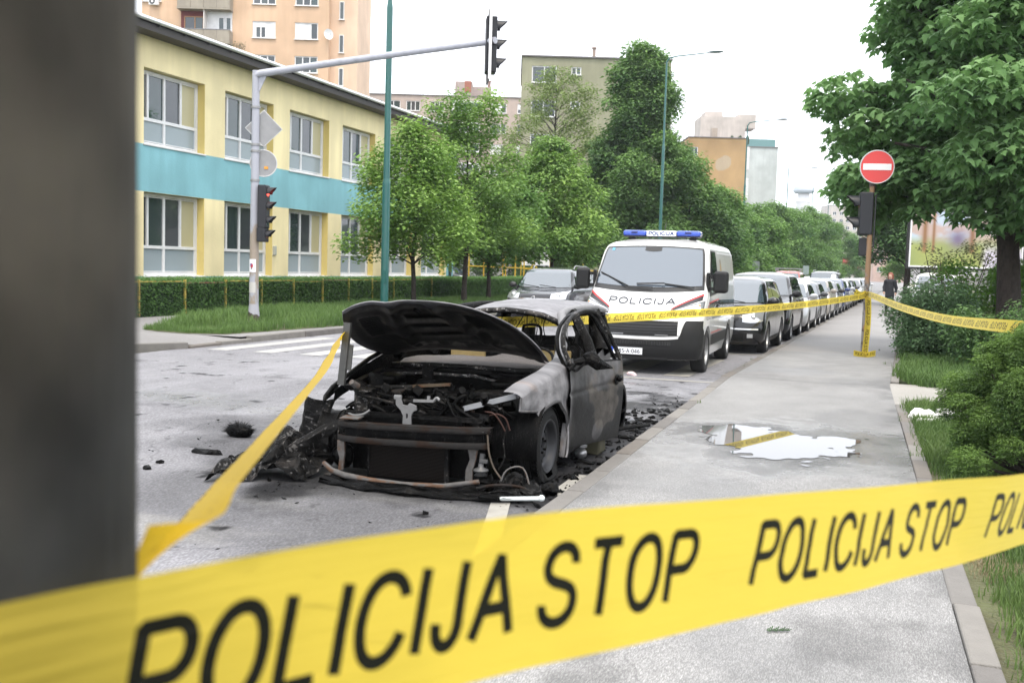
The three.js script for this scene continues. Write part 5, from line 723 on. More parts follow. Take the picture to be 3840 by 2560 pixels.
// ---------- the burnt car; its own axes: x to the right of the picture, z towards the camera, origin between the front wheels ----------
const tChar = dataTex(512, 512, (u, v, o) => { const n = fbm(u, v, 6, 5, 105), f = fbm(u, v, 34, 3, 106), k = smoothstep(f + 0.35 * (n - 0.5), 0.66, 0.8), w = smoothstep(n, 0.55, 0.75) * 0.12; const b = 0.05 + 0.1 * n * n + w + 0.8 * k; o[0] = b * (1 + 0.15 * w * 4); o[1] = b; o[2] = b * (1 - 0.1 * w * 4); });
const char = (b, seed, rough = 0.62, ex = {}) => mat([b * 8, b * 7.8, b * 7.6], rough, { map: rep(tChar, 0.42 + seed * 0.03), bumpMap: rep(tBump, 0.13), bumpScale: 0.004, specularIntensity: 0.16, ...ex });
const B1 = char(0.0018, 0, 0.36), B2 = char(0.0026, 1, 0.45), B3 = char(0.005, 2, 0.6), B4 = char(0.011, 3, 0.65), ash = mat([0.3, 0.285, 0.275], 0.8, { map: rep(tMottle, 0.5), bumpMap: rep(tBump, 0.2), bumpScale: 0.003 });
const tRust = dataTex(256, 256, (u, v, o) => { const n = fbm(u, v, 5, 5, 101), k = smoothstep(n, 0.42, 0.66), g = fbm(u, v, 24, 3, 102); o[0] = lerp(0.2, 0.2, k) * (0.6 + 0.6 * g); o[1] = lerp(0.19, 0.1, k) * (0.6 + 0.6 * g); o[2] = lerp(0.18, 0.05, k) * (0.6 + 0.6 * g); });
const rusty = mat(0.45, 0.75, { map: rep(tRust, 0.45), bumpMap: rep(tBump, 0.1), bumpScale: 0.002 }), rustDark = mat([0.085, 0.082, 0.082], 0.75, { specularIntensity: 0.4, map: rep(tRust, 0.5), bumpMap: rep(tBump, 0.1), bumpScale: 0.002 });
// burnt paint of the side: pale ash on the wing, soot and bare patches on the door
const tSide = dataTex(768, 384, (u, v, o) => {
  const z = -2.4 + 3.2 * u, y = 1.4 * v, n = fb(z * 3 + 9, y * 3, 5, 111), f = fb(z * 14, y * 14, 4, 112), st = fb(z * 7, y * 1.1 + 3, 4, 113);
  let b = 0.27; const door = smoothstep(-z, 0.5, 0.62);
  b = lerp(0.17, 0.085, door);
  b *= 1 - 0.86 * door * smoothstep(-y + (n - 0.5) * 0.34, -0.7, -0.52);                       // the door's dark lower half
  const patch = smoothstep(fb(z * 4.4 + 3, y * 4.4 + 1, 5, 114) + 0.25 * gauss(Math.hypot((z + 1.15) * 1.1, (y - 0.5) * 2.3), 0.42), 0.58, 0.7) * door * smoothstep(y, 0.2, 0.32);
  const disc = smoothstep(0.13 - Math.hypot(z + 1.12, (y - 0.27) * 1.25) + (n - 0.5) * 0.05, 0, 0.02);
  b = lerp(b, 0.07, patch * 0.7); b = lerp(b, 0.1, disc);
  b *= 1 - 0.55 * smoothstep(st + (n - 0.5) * 0.5, 0.56, 0.82) * (0.35 + 0.65 * door);
  b *= 1 - 0.55 * gauss(y - 0.12, 0.13) * door; b *= 1 - 0.75 * gauss(Math.hypot(z + 0.62, (y - 0.48) * 0.55), 0.14); b *= 1 - 0.3 * smoothstep(y, 0.82, 0.96) * door;
  b *= (0.35 + 1.3 * f) * (0.55 + 0.9 * n); const rs = smoothstep(fb(z * 6 + 2, y * 6, 4, 116), 0.64, 0.78) * 0.3; const w = patch * 0.9;
  o[0] = b * lerp(1.0, 1.12, w) * (1 + 0.25 * rs); o[1] = b * lerp(0.975, 0.98, w) * (1 - 0.1 * rs); o[2] = b * lerp(1.0, 0.84, w) * (1 - 0.35 * rs);
}, true, false);
const mSide = mat(0.85, 0.55, { specularIntensity: 0.5, map: tSide, bumpMap: rep(tBump, 0.16), bumpScale: 0.0015 });
const tTop = dataTex(512, 512, (u, v, o) => { const n = fbm(u, v, 4, 6, 121), s = fbm(u, v, 3, 5, 122, 18), f = fbm(u, v, 40, 3, 123); let b = 0.23 * (0.55 + 0.75 * n) * (0.82 + 0.36 * f); b *= 1 - 0.5 * smoothstep(s + (n - 0.5), 0.55, 0.8); o[0] = b; o[1] = b * 0.985; o[2] = b * 1.03; });
const mTop = mat(1, 0.6, { specularIntensity: 0.5, map: rep(tTop, 1.3), bumpMap: rep(tBump, 0.3), bumpScale: 0.002 });
{
  const car = thing('burnt_car', 'burnt-out hatchback wreck with raised bonnet and missing front bumper', 'car', [-3.05, 0, -7.3]);
  const p3 = (a) => V3(...a);
  const sideUV = (g) => { const p = g.attributes.position, uv = g.attributes.uv; for (let i = 0; i < p.count; i++) uv.setXY(i, (p.getZ(i) + 2.4) / 3.2, p.getY(i) / 1.4); return g; };
  const part = (nm, m, g, keep = true, opt) => new MB().geo(g, null, keep).build(nm, m, car, opt);
  // --- bonnet: outer skin, inner frame with ribs and openings
  const q3 = (a, b, c, t) => { const u = 1 - t; return a * u * u + 2 * b * u * t + c * t * t; };
  const bon = (u, w) => { // u across -1..1, w hinge..front
    const L = [q3(-0.78, -0.98, -0.79, w), q3(0.86, 0.9, 1.25, w), q3(-0.78, -0.2, 0.17, w)], R = [q3(0.6, 0.6, 0.47, w), q3(0.84, 1.12, 1.26, w), q3(-0.9, -0.4, 0.12, w)];
    const s = (u + 1) / 2, k = 1 - Math.pow(Math.abs(u), 3), front = smoothstep(w, 0.3, 1);
    const e = Math.pow(Math.abs(u), 3.2);
    let x = lerp(L[0], R[0], s), y = lerp(L[1], R[1], s) + 0.1 * k * (0.75 + 0.35 * w), z = lerp(L[2], R[2], s) + 0.13 * k * front;
      const dent = gauss(Math.hypot((u + 0.32) * 1.6, (w - 1) * 2), 0.22); y -= 0.018 * dent - 0.004 * (fb(u * 3, w * 3, 3, 135) - 0.5);
    return [x, y, z];
  };
  const uvg = [1.5, 1.1];
  const skin = part('bonnet', mTop, gridGeo((a, b) => bon(a * 2 - 1, b), 40, 24, uvg));
  const hollow = (u, w) => { // depth of the pressed inner frame below the skin
    let d = 0.012; const rib = (c, s) => Math.max(d, 0.055 * c * s);
    const rim = Math.max(gauss(Math.abs(u) - 0.9, 0.09), gauss(w - 0.93, 0.07), gauss(w - 0.1, 0.1)); d += 0.018 * rim;
    for (const c of [0.34, 0.52, 0.7]) d += 0.03 * gauss(w - c - 0.05 * u * u, 0.035) * smoothstep(-Math.abs(u), -0.62, -0.4); d += 0.035 * gauss(Math.abs(u) - 0.5 * (1.1 - w * 0.6), 0.07) * smoothstep(w, 0.1, 0.25); return d;
  };
  const under = (u, w, k = 1) => { const p = bon(u, w), e = 0.01, a = bon(u + e, w), b = bon(u, w + e); const n = V3(a[0] - p[0], a[1] - p[1], a[2] - p[2]).cross(V3(b[0] - p[0], b[1] - p[1], b[2] - p[2])).normalize(), s = n.y > 0 ? -1 : 1, d = hollow(u, w) * k; return [p[0] + n.x * s * d, p[1] + n.y * s * d, p[2] + n.z * s * d]; };
  const slots = [[-0.26, 0.3, 0.4, 0.475], [-0.24, 0.3, 0.575, 0.655], [-0.2, 0.26, 0.745, 0.82], [-0.5, -0.41, 0.2, 0.26], [-0.2, -0.1, 0.185, 0.255], [0.34, 0.43, 0.2, 0.27], [0.62, 0.7, 0.22, 0.28], [-0.78, -0.52, 0.5, 0.8], [0.5, 0.78, 0.5, 0.8]];
  const tUnder = dataTex(768, 512, (u, v, o) => {
    const x = u * 2 - 1, n = fb(x * 6, v * 7, 5, 131), st = fb(x * 3, v * 34, 4, 132), f = fb(x * 30, v * 30, 3, 133); let b = 0.006 + 0.012 * n;
    for (const [a, c, d, e] of slots) { const w0 = v - 0.05 * x * x, q = Math.hypot(Math.max(a - x, 0, x - c) * 0.8, Math.max(d - w0, 0, w0 - e)); b += 0.035 * gauss(q - 0.018, 0.016) * (0.4 + n); }
    b += 0.12 * smoothstep(n + 0.25 * (st - 0.5), 0.5, 0.66) * gauss(v - 0.21 - 0.05 * x * x, 0.055); b += 0.03 * smoothstep(st, 0.58, 0.75) * gauss(v - 0.1, 0.09); b += 0.05 * smoothstep(fb(x * 9, v * 3, 4, 134), 0.55, 0.7) * gauss(Math.abs(x - 0.42) - 0.1, 0.08) * smoothstep(v, 0.25, 0.4);
    b += 0.03 * gauss(v - 0.955, 0.025) * n; b *= 0.5 + f; o[0] = b * 1.06; o[1] = b; o[2] = b * 0.94;
  }, true, false);
  const inner = new MB().geo(gridGeo((a, b) => under((a * 2 - 1) * 0.985, 0.012 + b * 0.976), 72, 52), null, true).build('bonnet_frame', mat(1, 0.5, { map: tUnder, specularIntensity: 0.4, bumpMap: rep(tBump, 0.2), bumpScale: 0.002 }), skin);
  const cut = (u0, u1, w0, w1) => { const b = new MB().geo(gridGeo((a, c) => under(lerp(u0, u1, a), lerp(w0, w1, c) + 0.05 * lerp(u0, u1, a) ** 2, 1.04), 8, 3)); b.build('frame_opening', B1, skin); };
  for (const q of slots) cut(...q);
  const edge = []; for (let i = 0; i <= 24; i++) edge.push(bon(-1 + i / 12, 1)); const re = []; for (let i = 0; i <= 12; i++) re.push(bon(1, 1 - i / 12)); const le = []; for (let i = 0; i <= 12; i++) le.push(bon(-1, 1 - i / 12));
  new MB().limb(edge, 0.006, 6).limb(re, 0.007, 6).limb(le, 0.006, 6).build('folded_edge', mTop, skin);
  new MB().limb([bon(0.05, 0.985), bon(0.08, 0.93)].map((q) => [q[0], q[1] - 0.06, q[2]]), 0.016, 6).build('latch_striker', B3, skin);
  // prop strut on the left of the picture
  new MB().bar([-0.705, 1.17, 0.24], [-0.75, 0.68, 0.25], 0.058, 0.03).bar([-0.69, 1.0, 0.238], [-0.705, 0.8, 0.245], 0.07, 0.012).build('bonnet_prop', mat([0.08, 0.08, 0.075], 0.5, { metalness: 0.4, map: rep(tMottle, 0.2) }), car);
  // --- left wing (right in the picture)
  const wx = (z, y) => 0.885 - 0.1 * smoothstep(z, -0.25, 0.42) - 0.05 * Math.max(0, y - 0.72) / 0.2 - 0.02 * gauss(y - 0.56, 0.05) + 0.022 * gauss(Math.hypot(z + 0.15, y - 0.27) - 0.35, 0.04);
  const arch = (z) => { const d = z + 0.15; return Math.abs(d) < 0.345 ? 0.27 + Math.sqrt(0.345 * 0.345 - d * d) : (d > 0 ? 0.4 : 0.13); };
  const botW = (z) => (z > 0.1 ? lerp(0.56, 0.6, (z - 0.1) / 0.28) : arch(z)), topW = pl([[-0.8, 0.9], [-0.45, 0.865], [-0.1, 0.82], [0.2, 0.77], [0.4, 0.72]]);
  part('front_wing', mSide, sideUV(gridGeo((u, v) => { const z = lerp(0.38, -0.56, u), y = lerp(botW(z), topW(z) - 0.035, v); return [wx(z, y), y, z]; }, 60, 16)));
  part('front_wing', mSide, sideUV(gridGeo((u, v) => { const z = lerp(0.38, -0.8, u), t = topW(z); return [wx(z, t - 0.035) - 0.13 * v * v - 0.012 * v, t - 0.035 + 0.045 * Math.sin(v * PI * 0.55), z]; }, 40, 6)));
  part('front_wing', mSide, sideUV(gridGeo((u, v) => { const z = lerp(-0.56, -0.8, u), y = lerp(0.84, 0.9, v); return [wx(z, y) - 0.002, y, z]; }, 4, 2)));
  const lip = []; for (let i = 0; i <= 22; i++) { const a = lerp(-0.42, PI * 0.72, i / 22), z = -0.15 - Math.cos(a) * 0.345, y = 0.27 + Math.sin(a) * 0.345; lip.push([wx(z, y) - 0.005, y, z]); }
  new MB().limb(lip, 0.014, 6).limb([[wx(0.38, 0.6), 0.6, 0.38], [wx(0.1, 0.57), 0.565, 0.1]], 0.01, 6).limb([[wx(0.38, 0.6), 0.6, 0.38], [wx(0.39, 0.7), 0.7, 0.39]], 0.009, 6).build('wing_edge', mSide, car);
  part('wheel_arch', B1, gridGeo((u, v) => { const a = lerp(-0.3, PI + 0.2, u); return [lerp(0.86, 0.5, v), 0.28 + Math.sin(a) * 0.36, -0.15 - Math.cos(a) * 0.36]; }, 20, 2));
  new MB().bar([0.86, 0.13, -0.48], [0.88, 0.4, -0.5], 0.05, 0.03).build('wing_edge', mSide, car);
  new MB().bar([0.82, 0.17, -0.48], [0.8, 0.16, -1.75], 0.09, 0.1).build('sill', B2, car);
  // upper rail and headlight carrier, pale metal
  new MB().bar([0.3, 0.575, 0.3], [0.68, 0.685, 0.2], 0.055, 0.035).bar([0.68, 0.685, 0.2], [0.72, 0.765, -0.44], 0.045, 0.03).build('wing_rail', mat([0.3, 0.31, 0.33], 0.5, { metalness: 0.3, map: rep(tMottle, 0.25) }), car); new MB().cyl([0.3, 0.575, 0.29], [0.3, 0.575, 0.335], 0.02, 0.02, 10).build('bolt', B3, car);
  // --- door, standing slightly ajar
  const dA = [0.875, -0.52], dB = [1.06, -1.62], dp = (s, y) => { const k = (y - 0.15) / 0.7, bul = 0.035 * Math.sin(clamp(k, 0, 1) * PI * 0.8) - 0.03 * Math.max(0, k - 0.75); return [lerp(dA[0], dB[0], s) + bul * 0.98 - (y > 0.86 ? (y - 0.86) * 0.42 : 0), y, lerp(dA[1], dB[1], s) + bul * 0.16]; };
  const dBot = (s) => lerp(0.185, 0.135, s), dTop = (s) => lerp(0.865, 0.835, s), crease = (s, y) => 0.012 * gauss(y - lerp(0.63, 0.66, s), 0.016);
  const dUV = (g) => { const p = g.attributes.position, uv = g.attributes.uv; for (let i = 0; i < p.count; i++) uv.setXY(i, ((p.getZ(i)) + 2.4) / 3.2, p.getY(i) / 1.4); return g; };
  const door = part('door', mSide, dUV(gridGeo((u, v) => { const y = lerp(dBot(u), dTop(u), v), q = dp(u, y), c = crease(u, y) + 0.004 * (fb(u * 9, y * 9, 3, 141) - 0.5); return [q[0] - c, q[1], q[2] - c * 0.2]; }, 40, 40)));
  part('door_inner', B2, gridGeo((u, v) => { const y = lerp(dBot(u) + 0.01, dTop(u), v), q = dp(u, y); return [q[0] - 0.085, q[1], q[2] - 0.02]; }, 10, 8));
  part('door_edge', B3, gridGeo((u, v) => { const y = lerp(dBot(1), dTop(1), v), q = dp(1, y); return [q[0] - 0.085 * u, q[1], q[2] - 0.02 * u]; }, 2, 10)); part('door_edge', B2, gridGeo((u, v) => { const q = dp(v, dBot(v)); return [q[0] - 0.085 * u, q[1], q[2] - 0.02 * u]; }, 2, 10)); part('door_top', B3, gridGeo((u, v) => { const q = dp(v, dTop(v)); return [q[0] - 0.085 * u, q[1] + 0.004, q[2] - 0.02 * u]; }, 2, 16));
  const fp = [[0.03, 0.86], [0.02, 0.99], [0.09, 1.09], [0.22, 1.18], [0.4, 1.245], [0.62, 1.275], [0.78, 1.265], [0.86, 1.22], [0.93, 1.05], [0.97, 0.84]].map(([s, y]) => dp(s, y));
  const fr = new MB(); fr.geo(new THREE.TubeGeometry(new THREE.CatmullRomCurve3(fp.map(p3), false, 'catmullrom', 0.3), 50, 0.021, 6)); fr.build('window_frame', char(0.02, 4, 0.35), door);
  fr.g.length = 0; fr.geo(new THREE.TubeGeometry(new THREE.CatmullRomCurve3(fp.map(p3).map((q) => V3(q.x - 0.05, q.y - 0.012, q.z)), false, 'catmullrom', 0.3), 50, 0.017, 6)).bar(dp(0.16, 0.86), dp(0.12, 1.1), 0.02, 0.02).build('window_frame', B1, door);
  new MB().bev(...[dp(0.86, 0.685)].map((q) => [q[0] + 0.03, q[1], q[2]])[0], 0.05, 0.045, 0.2, 0.02, 0, 0.15).build('door_handle', B2, door); new MB().sph(...dp(0.87, 0.672), 0.06, [0.25, 0.8, 1.3]).build('handle_cup', B1, door);
  new MB().limb([[0.9, 0.875, -0.62], [0.97, 0.89, -0.66], [1.05, 0.9, -0.72]], [0.03, 0.04, 0.03]).limb([[1.0, 0.93, -0.66], [1.06, 0.88, -0.74], [1.15, 0.84, -0.86]], [0.05, 0.06, 0.012]).limb([[0.93, 0.87, -0.55], [0.9, 0.83, -0.5]], 0.02).sph(1.03, 0.92, -0.68, 0.07, [1, 0.8, 0.7]).jit(0.03, 142, 14).build('melted_mirror', B1, door);
  new MB().tube([[1.0, 0.9, -0.66], [0.96, 0.85, -0.6], [0.93, 0.82, -0.57], [0.9, 0.84, -0.55]], 0.012, 5).build('cable', B2, door);
  // --- roof and pillars
  const roofP = (u, v) => { const x = (u * 2 - 1), z = lerp(-1.5, -3.55, v), w = lerp(0.5, 0.53, Math.min(1, v * 3)) - 0.06 * Math.max(0, v - 0.4), e = Math.abs(x); return [x * w * (1 + 0.03 * v), 1.335 - 0.1 * Math.pow(e, 2.6) - 0.075 * Math.pow(1 - Math.min(1, v * 2.2), 2) - 0.05 * v * v + 0.008 * (fb(x * 5, z * 5, 3, 143) - 0.5) * 2, z - 0.05 * x * x * (1 - v) + 0.0]; };
  const roof = part('roof', mTop, gridGeo(roofP, 30, 26, [1, 2]));
  part('roof_lining', B2, gridGeo((u, v) => { const p = roofP(u, v); return [p[0] * 0.97, p[1] - 0.045, p[2]]; }, 10, 10));
  new MB().limb([0, 0.15, 0.3, 0.5, 0.7, 0.85, 1].map((u) => { const p = roofP(u, 0); return [p[0], p[1] - 0.012, p[2] + 0.01]; }), 0.022, 8).build('roof_header', char(0.04, 5, 0.6), roof);
  for (const s of [-1, 1]) {
    const m = s > 0 ? mat([0.2, 0.197, 0.2], 0.65, { map: rep(tMottle, 0.3), bumpMap: rep(tBump, 0.12), bumpScale: 0.003 }) : B3;
    const ap = [[0.73, 0.85, -0.72], [0.69, 0.98, -0.98], [0.605, 1.14, -1.3], [0.525, 1.225, -1.5], [0.51, 1.25, -1.7], [0.515, 1.262, -2.2], [0.5, 1.25, -2.8], [0.48, 1.2, -3.3]];
    new MB().limb(ap.map((q) => [s * q[0], q[1], q[2]]), [0.05, 0.044, 0.042, 0.04, 0.034, 0.032, 0.03, 0.03], 8).build('pillar', m, car);
    new MB().limb([[s * 0.79, 0.8, -1.66], [s * 0.72, 0.98, -1.7], [s * 0.55, 1.25, -1.78]], [0.06, 0.05, 0.04], 8).build('pillar', s > 0 ? B4 : B2, car);
    new MB().limb([[s * 0.6, 0.8, -2.7], [s * 0.55, 0.98, -2.8], [s * 0.47, 1.22, -2.9]], [0.1, 0.1, 0.06], 8).build('pillar', B2, car); new MB().limb([[s * 0.44, 0.8, -3.5], [s * 0.42, 1.0, -3.5], [s * 0.4, 1.2, -3.4]], [0.09, 0.08, 0.05], 8).build('pillar', B2, car);
    // rear door and rear quarter below the belt line
    part('rear_quarter', s > 0 ? mSide : B2, sideUV(gridGeo((u, v) => { const z = lerp(s > 0 ? -1.72 : -0.6, -3.6, u), y = lerp(0.16, 0.84, v); return [s * (0.87 - 0.05 * v * v - 0.17 * Math.max(0, -z - 1.6)), y, z]; }, 20, 8)));
  }
  part('tailgate', B3, gridGeo((u, v) => [(u * 2 - 1) * 0.46, lerp(0.25, 0.85, v), -3.62 - 0.05 * (1 - (u * 2 - 1) ** 2)], 8, 4)); part('floor', B1, gridGeo((u, v) => [(u * 2 - 1) * 0.85, 0.2, lerp(-0.8, -3.6, v)], 2, 2));
  for (const s of [-1, 1]) new MB().lathe([[0.2, -0.09], [0.235, -0.095], [0.24, 0], [0.235, 0.095], [0.2, 0.09], [0.05, 0.04]], 24, xf(s * 0.74, 0.25, -2.75, 0, 0, PI / 2)).build('wheel', B2, car);
  // strips hanging in the windscreen and door openings
  const wires = [[[0.2, 1.2, -1.5], [0.21, 1.1, -1.48], [0.24, 1.0, -1.46], [0.22, 0.93, -1.45]], [[0.27, 1.2, -1.5], [0.3, 1.08, -1.5], [0.29, 0.98, -1.48], [0.33, 0.95, -1.47]], [[-0.05, 1.22, -1.52], [-0.04, 1.1, -1.5], [0.0, 1.0, -1.5]], [[0.38, 1.2, -1.5], [0.36, 1.1, -1.5], [0.39, 0.98, -1.5]], [[0.16, 1.2, -1.52], [0.1, 1.1, -1.52], [0.02, 1.0, -1.5]]];
  for (const w of wires) new MB().tube(w, 0.005, 5).build('hanging_wire', B1, car);
  new MB().limb([[0.56, 1.2, -1.44], [0.6, 1.08, -1.25], [0.62, 0.96, -1.06], [0.67, 0.88, -0.9]], [0.012, 0.02, 0.016, 0.03], 6).jit(0.02, 144, 18).build('charred_seal', B1, car);
  new MB().limb([[0.62, 1.13, -1.62], [0.66, 1.04, -1.6], [0.64, 0.97, -1.58], [0.7, 0.9, -1.6]], [0.03, 0.022, 0.014, 0.018], 6).jit(0.03, 145, 16).build('charred_belt', B1, car);
  new MB().tube([[0.13, 1.06, -1.62], [0.14, 1.1, -1.6], [0.3, 1.105, -1.56], [0.32, 1.06, -1.56], [0.31, 0.97, -1.56]], 0.013, 6).build('mirror_frame', B2, car);
  // --- windscreen base, dashboard, seats
  part('dashboard', mat([0.085, 0.075, 0.07], 0.8, { map: rep(tMottle, 0.4), bumpMap: rep(tBump, 0.2), bumpScale: 0.01 }), gridGeo((u, v) => { const x = lerp(-0.76, 0.66, u), z = lerp(-0.76, -1.2, v); return [x, 0.79 + 0.045 * smoothstep(v, 0, 0.5) + 0.05 * gauss(u - 0.64, 0.09) * smoothstep(v, 0.3, 1) - 0.05 * (x * x) + 0.02 * (fb(x * 6, z * 6, 4, 146) - 0.5), z]; }, 40, 12));
  new MB().limb([[-0.78, 0.76, -0.74], [-0.4, 0.785, -0.66], [0, 0.79, -0.64], [0.4, 0.78, -0.66], [0.66, 0.79, -0.72]], 0.022, 8).build('scuttle', char(0.025, 6, 0.4), car);
  new MB().limb([[-0.78, 0.72, -0.72], [-0.4, 0.745, -0.63], [0, 0.75, -0.61], [0.4, 0.735, -0.62], [0.68, 0.75, -0.7]], 0.03, 8).limb([[-0.6, 0.74, -0.6], [-0.45, 0.72, -0.57], [-0.3, 0.735, -0.57]], 0.03, 8).limb([[0.2, 0.73, -0.57], [0.4, 0.7, -0.56], [0.6, 0.73, -0.6]], 0.04, 8).jit(0.02, 147, 12).build('melted_cowl', B1, car);
  new MB().limb([[-0.74, 0.7, -0.5], [-0.37, 0.735, -0.46], [0.1, 0.735, -0.46], [0.45, 0.67, -0.5], [0.62, 0.6, -0.55]], 0.014, 8).build('cowl_rim', char(0.045, 7, 0.4), car);
  part('bulkhead', B1, gridGeo((u, v) => [lerp(-0.8, 0.72, u), lerp(0.15, 0.74, v), -0.58 - 0.06 * Math.sin(u * PI)], 14, 6));
  for (const [x, zz] of [[-0.42, -1.75], [0.42, -1.75]]) { const s = new MB(); s.bev(x, 0.72, zz, 0.46, 0.42, 0.1, 0.05, -0.25).bev(x, 0.42, zz + 0.3, 0.48, 0.12, 0.48, 0.05); s.jit(0.03, 148 + x * 10, 6); s.build('seat', B2, car); new MB().bev(x - 0.02, 0.78, zz + 0.06, 0.36, 0.2, 0.03, 0.014, -0.25).jit(0.02, 150, 9).build('seat_foam', mat([0.3, 0.22, 0.09], 0.9, { map: rep(tMottle, 0.15) }), car); new MB().tube([[x - 0.17, 0.78, zz], [x - 0.15, 0.97, zz - 0.06], [x, 1.0, zz - 0.07], [x + 0.15, 0.97, zz - 0.06], [x + 0.17, 0.78, zz]], 0.013, 6).build('seat_frame', B3, car); }
  new MB().bev(-0.1, 0.8, -2.6, 1.2, 0.3, 0.12, 0.05, -0.3).jit(0.03, 152, 5).build('rear_seat', B2, car);
  new MB().geo(new THREE.TorusGeometry(0.17, 0.014, 8, 26), xf(0.38, 0.82, -1.18, -0.9)).build('steering_wheel', B2, car);
  // --- engine bay
  const eb = (nm, m, f) => { const b = new MB(); f(b); return b.build(nm, m, car); };
  eb('engine_block', B1, (b) => b.bev(-0.12, 0.4, -0.12, 0.66, 0.4, 0.42, 0.05).bev(0.42, 0.42, -0.15, 0.36, 0.3, 0.36, 0.06).jit(0.012, 160, 8)); eb('cylinder_head', B3, (b) => { b.bev(-0.16, 0.6, -0.14, 0.6, 0.1, 0.3, 0.03); for (let i = 0; i < 4; i++) b.cyl([-0.38 + i * 0.14, 0.62, -0.1], [-0.38 + i * 0.14, 0.685, -0.1], 0.03, 0.026, 10); });
  eb('engine_cover', char(0.02, 8, 0.5), (b) => b.limb([[-0.79, 0.62, 0.02], [-0.5, 0.655, 0.03], [-0.25, 0.675, 0.04], [0.1, 0.715, 0.03]], [0.014, 0.018, 0.02, 0.014], 6)); eb('heat_shield', mat([0.4, 0.3, 0.18], 0.7, { map: rep(tRust, 0.3) }), (b) => b.bar([-0.22, 0.685, 0.055], [0.09, 0.718, 0.05], 0.03, 0.022));
  eb('intake_manifold', B2, (b) => { for (let i = 0; i < 4; i++) b.tube([[-0.34 + i * 0.13, 0.6, 0.0], [-0.34 + i * 0.13, 0.58, 0.16], [-0.33 + i * 0.12, 0.47, 0.2]], 0.032, 8); b.cyl([-0.4, 0.45, 0.2], [0.1, 0.46, 0.2], 0.05, 0.05, 10); b.jit(0.012, 161, 10); });
  eb('fluid_reservoir', B4, (b) => b.cyl([-0.53, 0.5, 0.28], [-0.53, 0.645, 0.27], 0.075, 0.082, 16)); eb('reservoir_cap', B3, (b) => b.cyl([-0.53, 0.645, 0.27], [-0.53, 0.67, 0.27], 0.088, 0.085, 16));
  eb('battery_tray', B2, (b) => b.bev(0.42, 0.6, -0.05, 0.3, 0.16, 0.24, 0.03).jit(0.02, 162, 9)); eb('air_box', B1, (b) => b.bev(0.5, 0.7, -0.38, 0.36, 0.06, 0.28, 0.03).jit(0.025, 163, 8)); eb('relay_box', B1, (b) => b.bev(-0.62, 0.66, -0.3, 0.24, 0.14, 0.3, 0.04).jit(0.025, 163, 8)); eb('strut_tower', B2, (b) => b.cyl([-0.66, 0.5, -0.18], [-0.66, 0.72, -0.24], 0.14, 0.09, 16)); eb('strut_tower', B2, (b) => b.cyl([0.62, 0.45, -0.2], [0.6, 0.68, -0.24], 0.14, 0.1, 16));
  eb('engine_mount', B4, (b) => b.bev(-0.26, 0.74, -0.32, 0.09, 0.14, 0.05, 0.015, 0.2).bev(-0.25, 0.68, -0.3, 0.16, 0.04, 0.08, 0.01)); eb('alternator', B3, (b) => b.cyl([-0.42, 0.4, 0.16], [-0.28, 0.4, 0.17], 0.075, 0.075, 16).cyl([-0.45, 0.4, 0.16], [-0.42, 0.4, 0.16], 0.05, 0.05, 12));
  const rr = rng(77);
  for (let i = 0; i < 34; i++) { const x = -0.62 + rr() * 1.15, y = 0.5 + rr() * 0.16, z = 0.05 + rr() * 0.28; eb('hose', [B1, B2, B4, B1, B2, rustDark][i % 6], (b) => b.tube([[x, y, z], [x + (rr() - 0.5) * 0.2, y + (rr() - 0.3) * 0.1, z + 0.06], [x + (rr() - 0.5) * 0.35, y - rr() * 0.06, z + rr() * 0.1], [x + (rr() - 0.5) * 0.5, y - 0.05 - rr() * 0.15, z + 0.05]], 0.009 + rr() * 0.012, 6)); }
  for (let i = 0; i < 80; i++) { const x = -0.62 + rr() * 1.25, y = 0.46 + rr() * 0.22, z = -0.35 + rr() * 0.7, k = 0.016 + rr() * 0.055; eb('engine_part', [B1, B2, B3, B2, B4, i % 9 ? B1 : rusty, i % 13 ? B2 : ash][(rr() * 7) | 0], (b) => { i % 3 ? b.bev(x, y, z, k * (0.8 + rr()), k * (0.6 + rr()), k * (0.7 + rr()), 0.012, rr() * 2, rr() * 2, rr()) : b.cyl([x, y, z], [x + (rr() - 0.5) * 0.1, y + 0.04, z + k], k * 0.5, k * 0.42, 10); b.jit(0.008, 170 + i, 20); }); }
  for (let i = 0; i < 2; i++) { const x = 0.34 + rr() * 0.2, z = 0.2 + rr() * 0.2; eb('copper_wire', mat([0.045, 0.016, 0.01], 0.6), (b) => b.tube([[x, 0.5 + rr() * 0.08, z], [x + 0.08, 0.52 + rr() * 0.05, z + 0.04], [x + 0.13, 0.5 + rr() * 0.06, z + 0.02], [x + 0.16, 0.44, z]], 0.006, 5)); }
  eb('metal_pipe', mat(0.13, 0.5, { metalness: 0.4 }), (b) => b.tube([[-0.59, 0.5, 0.44], [-0.52, 0.485, 0.47], [-0.44, 0.5, 0.46], [-0.4, 0.53, 0.44]], 0.011, 6)); eb('throttle_fitting', mat(0.2, 0.5, { metalness: 0.4 }), (b) => b.bar([-0.05, 0.625, 0.42], [0.1, 0.63, 0.4], 0.02, 0.02).tube([[0.1, 0.625, 0.4], [0.13, 0.655, 0.4], [0.15, 0.64, 0.4]], 0.012, 6).bar([0.06, 0.62, 0.4], [0.065, 0.665, 0.4], 0.022, 0.014).bev(-0.17, 0.645, 0.44, 0.06, 0.035, 0.03, 0.008));
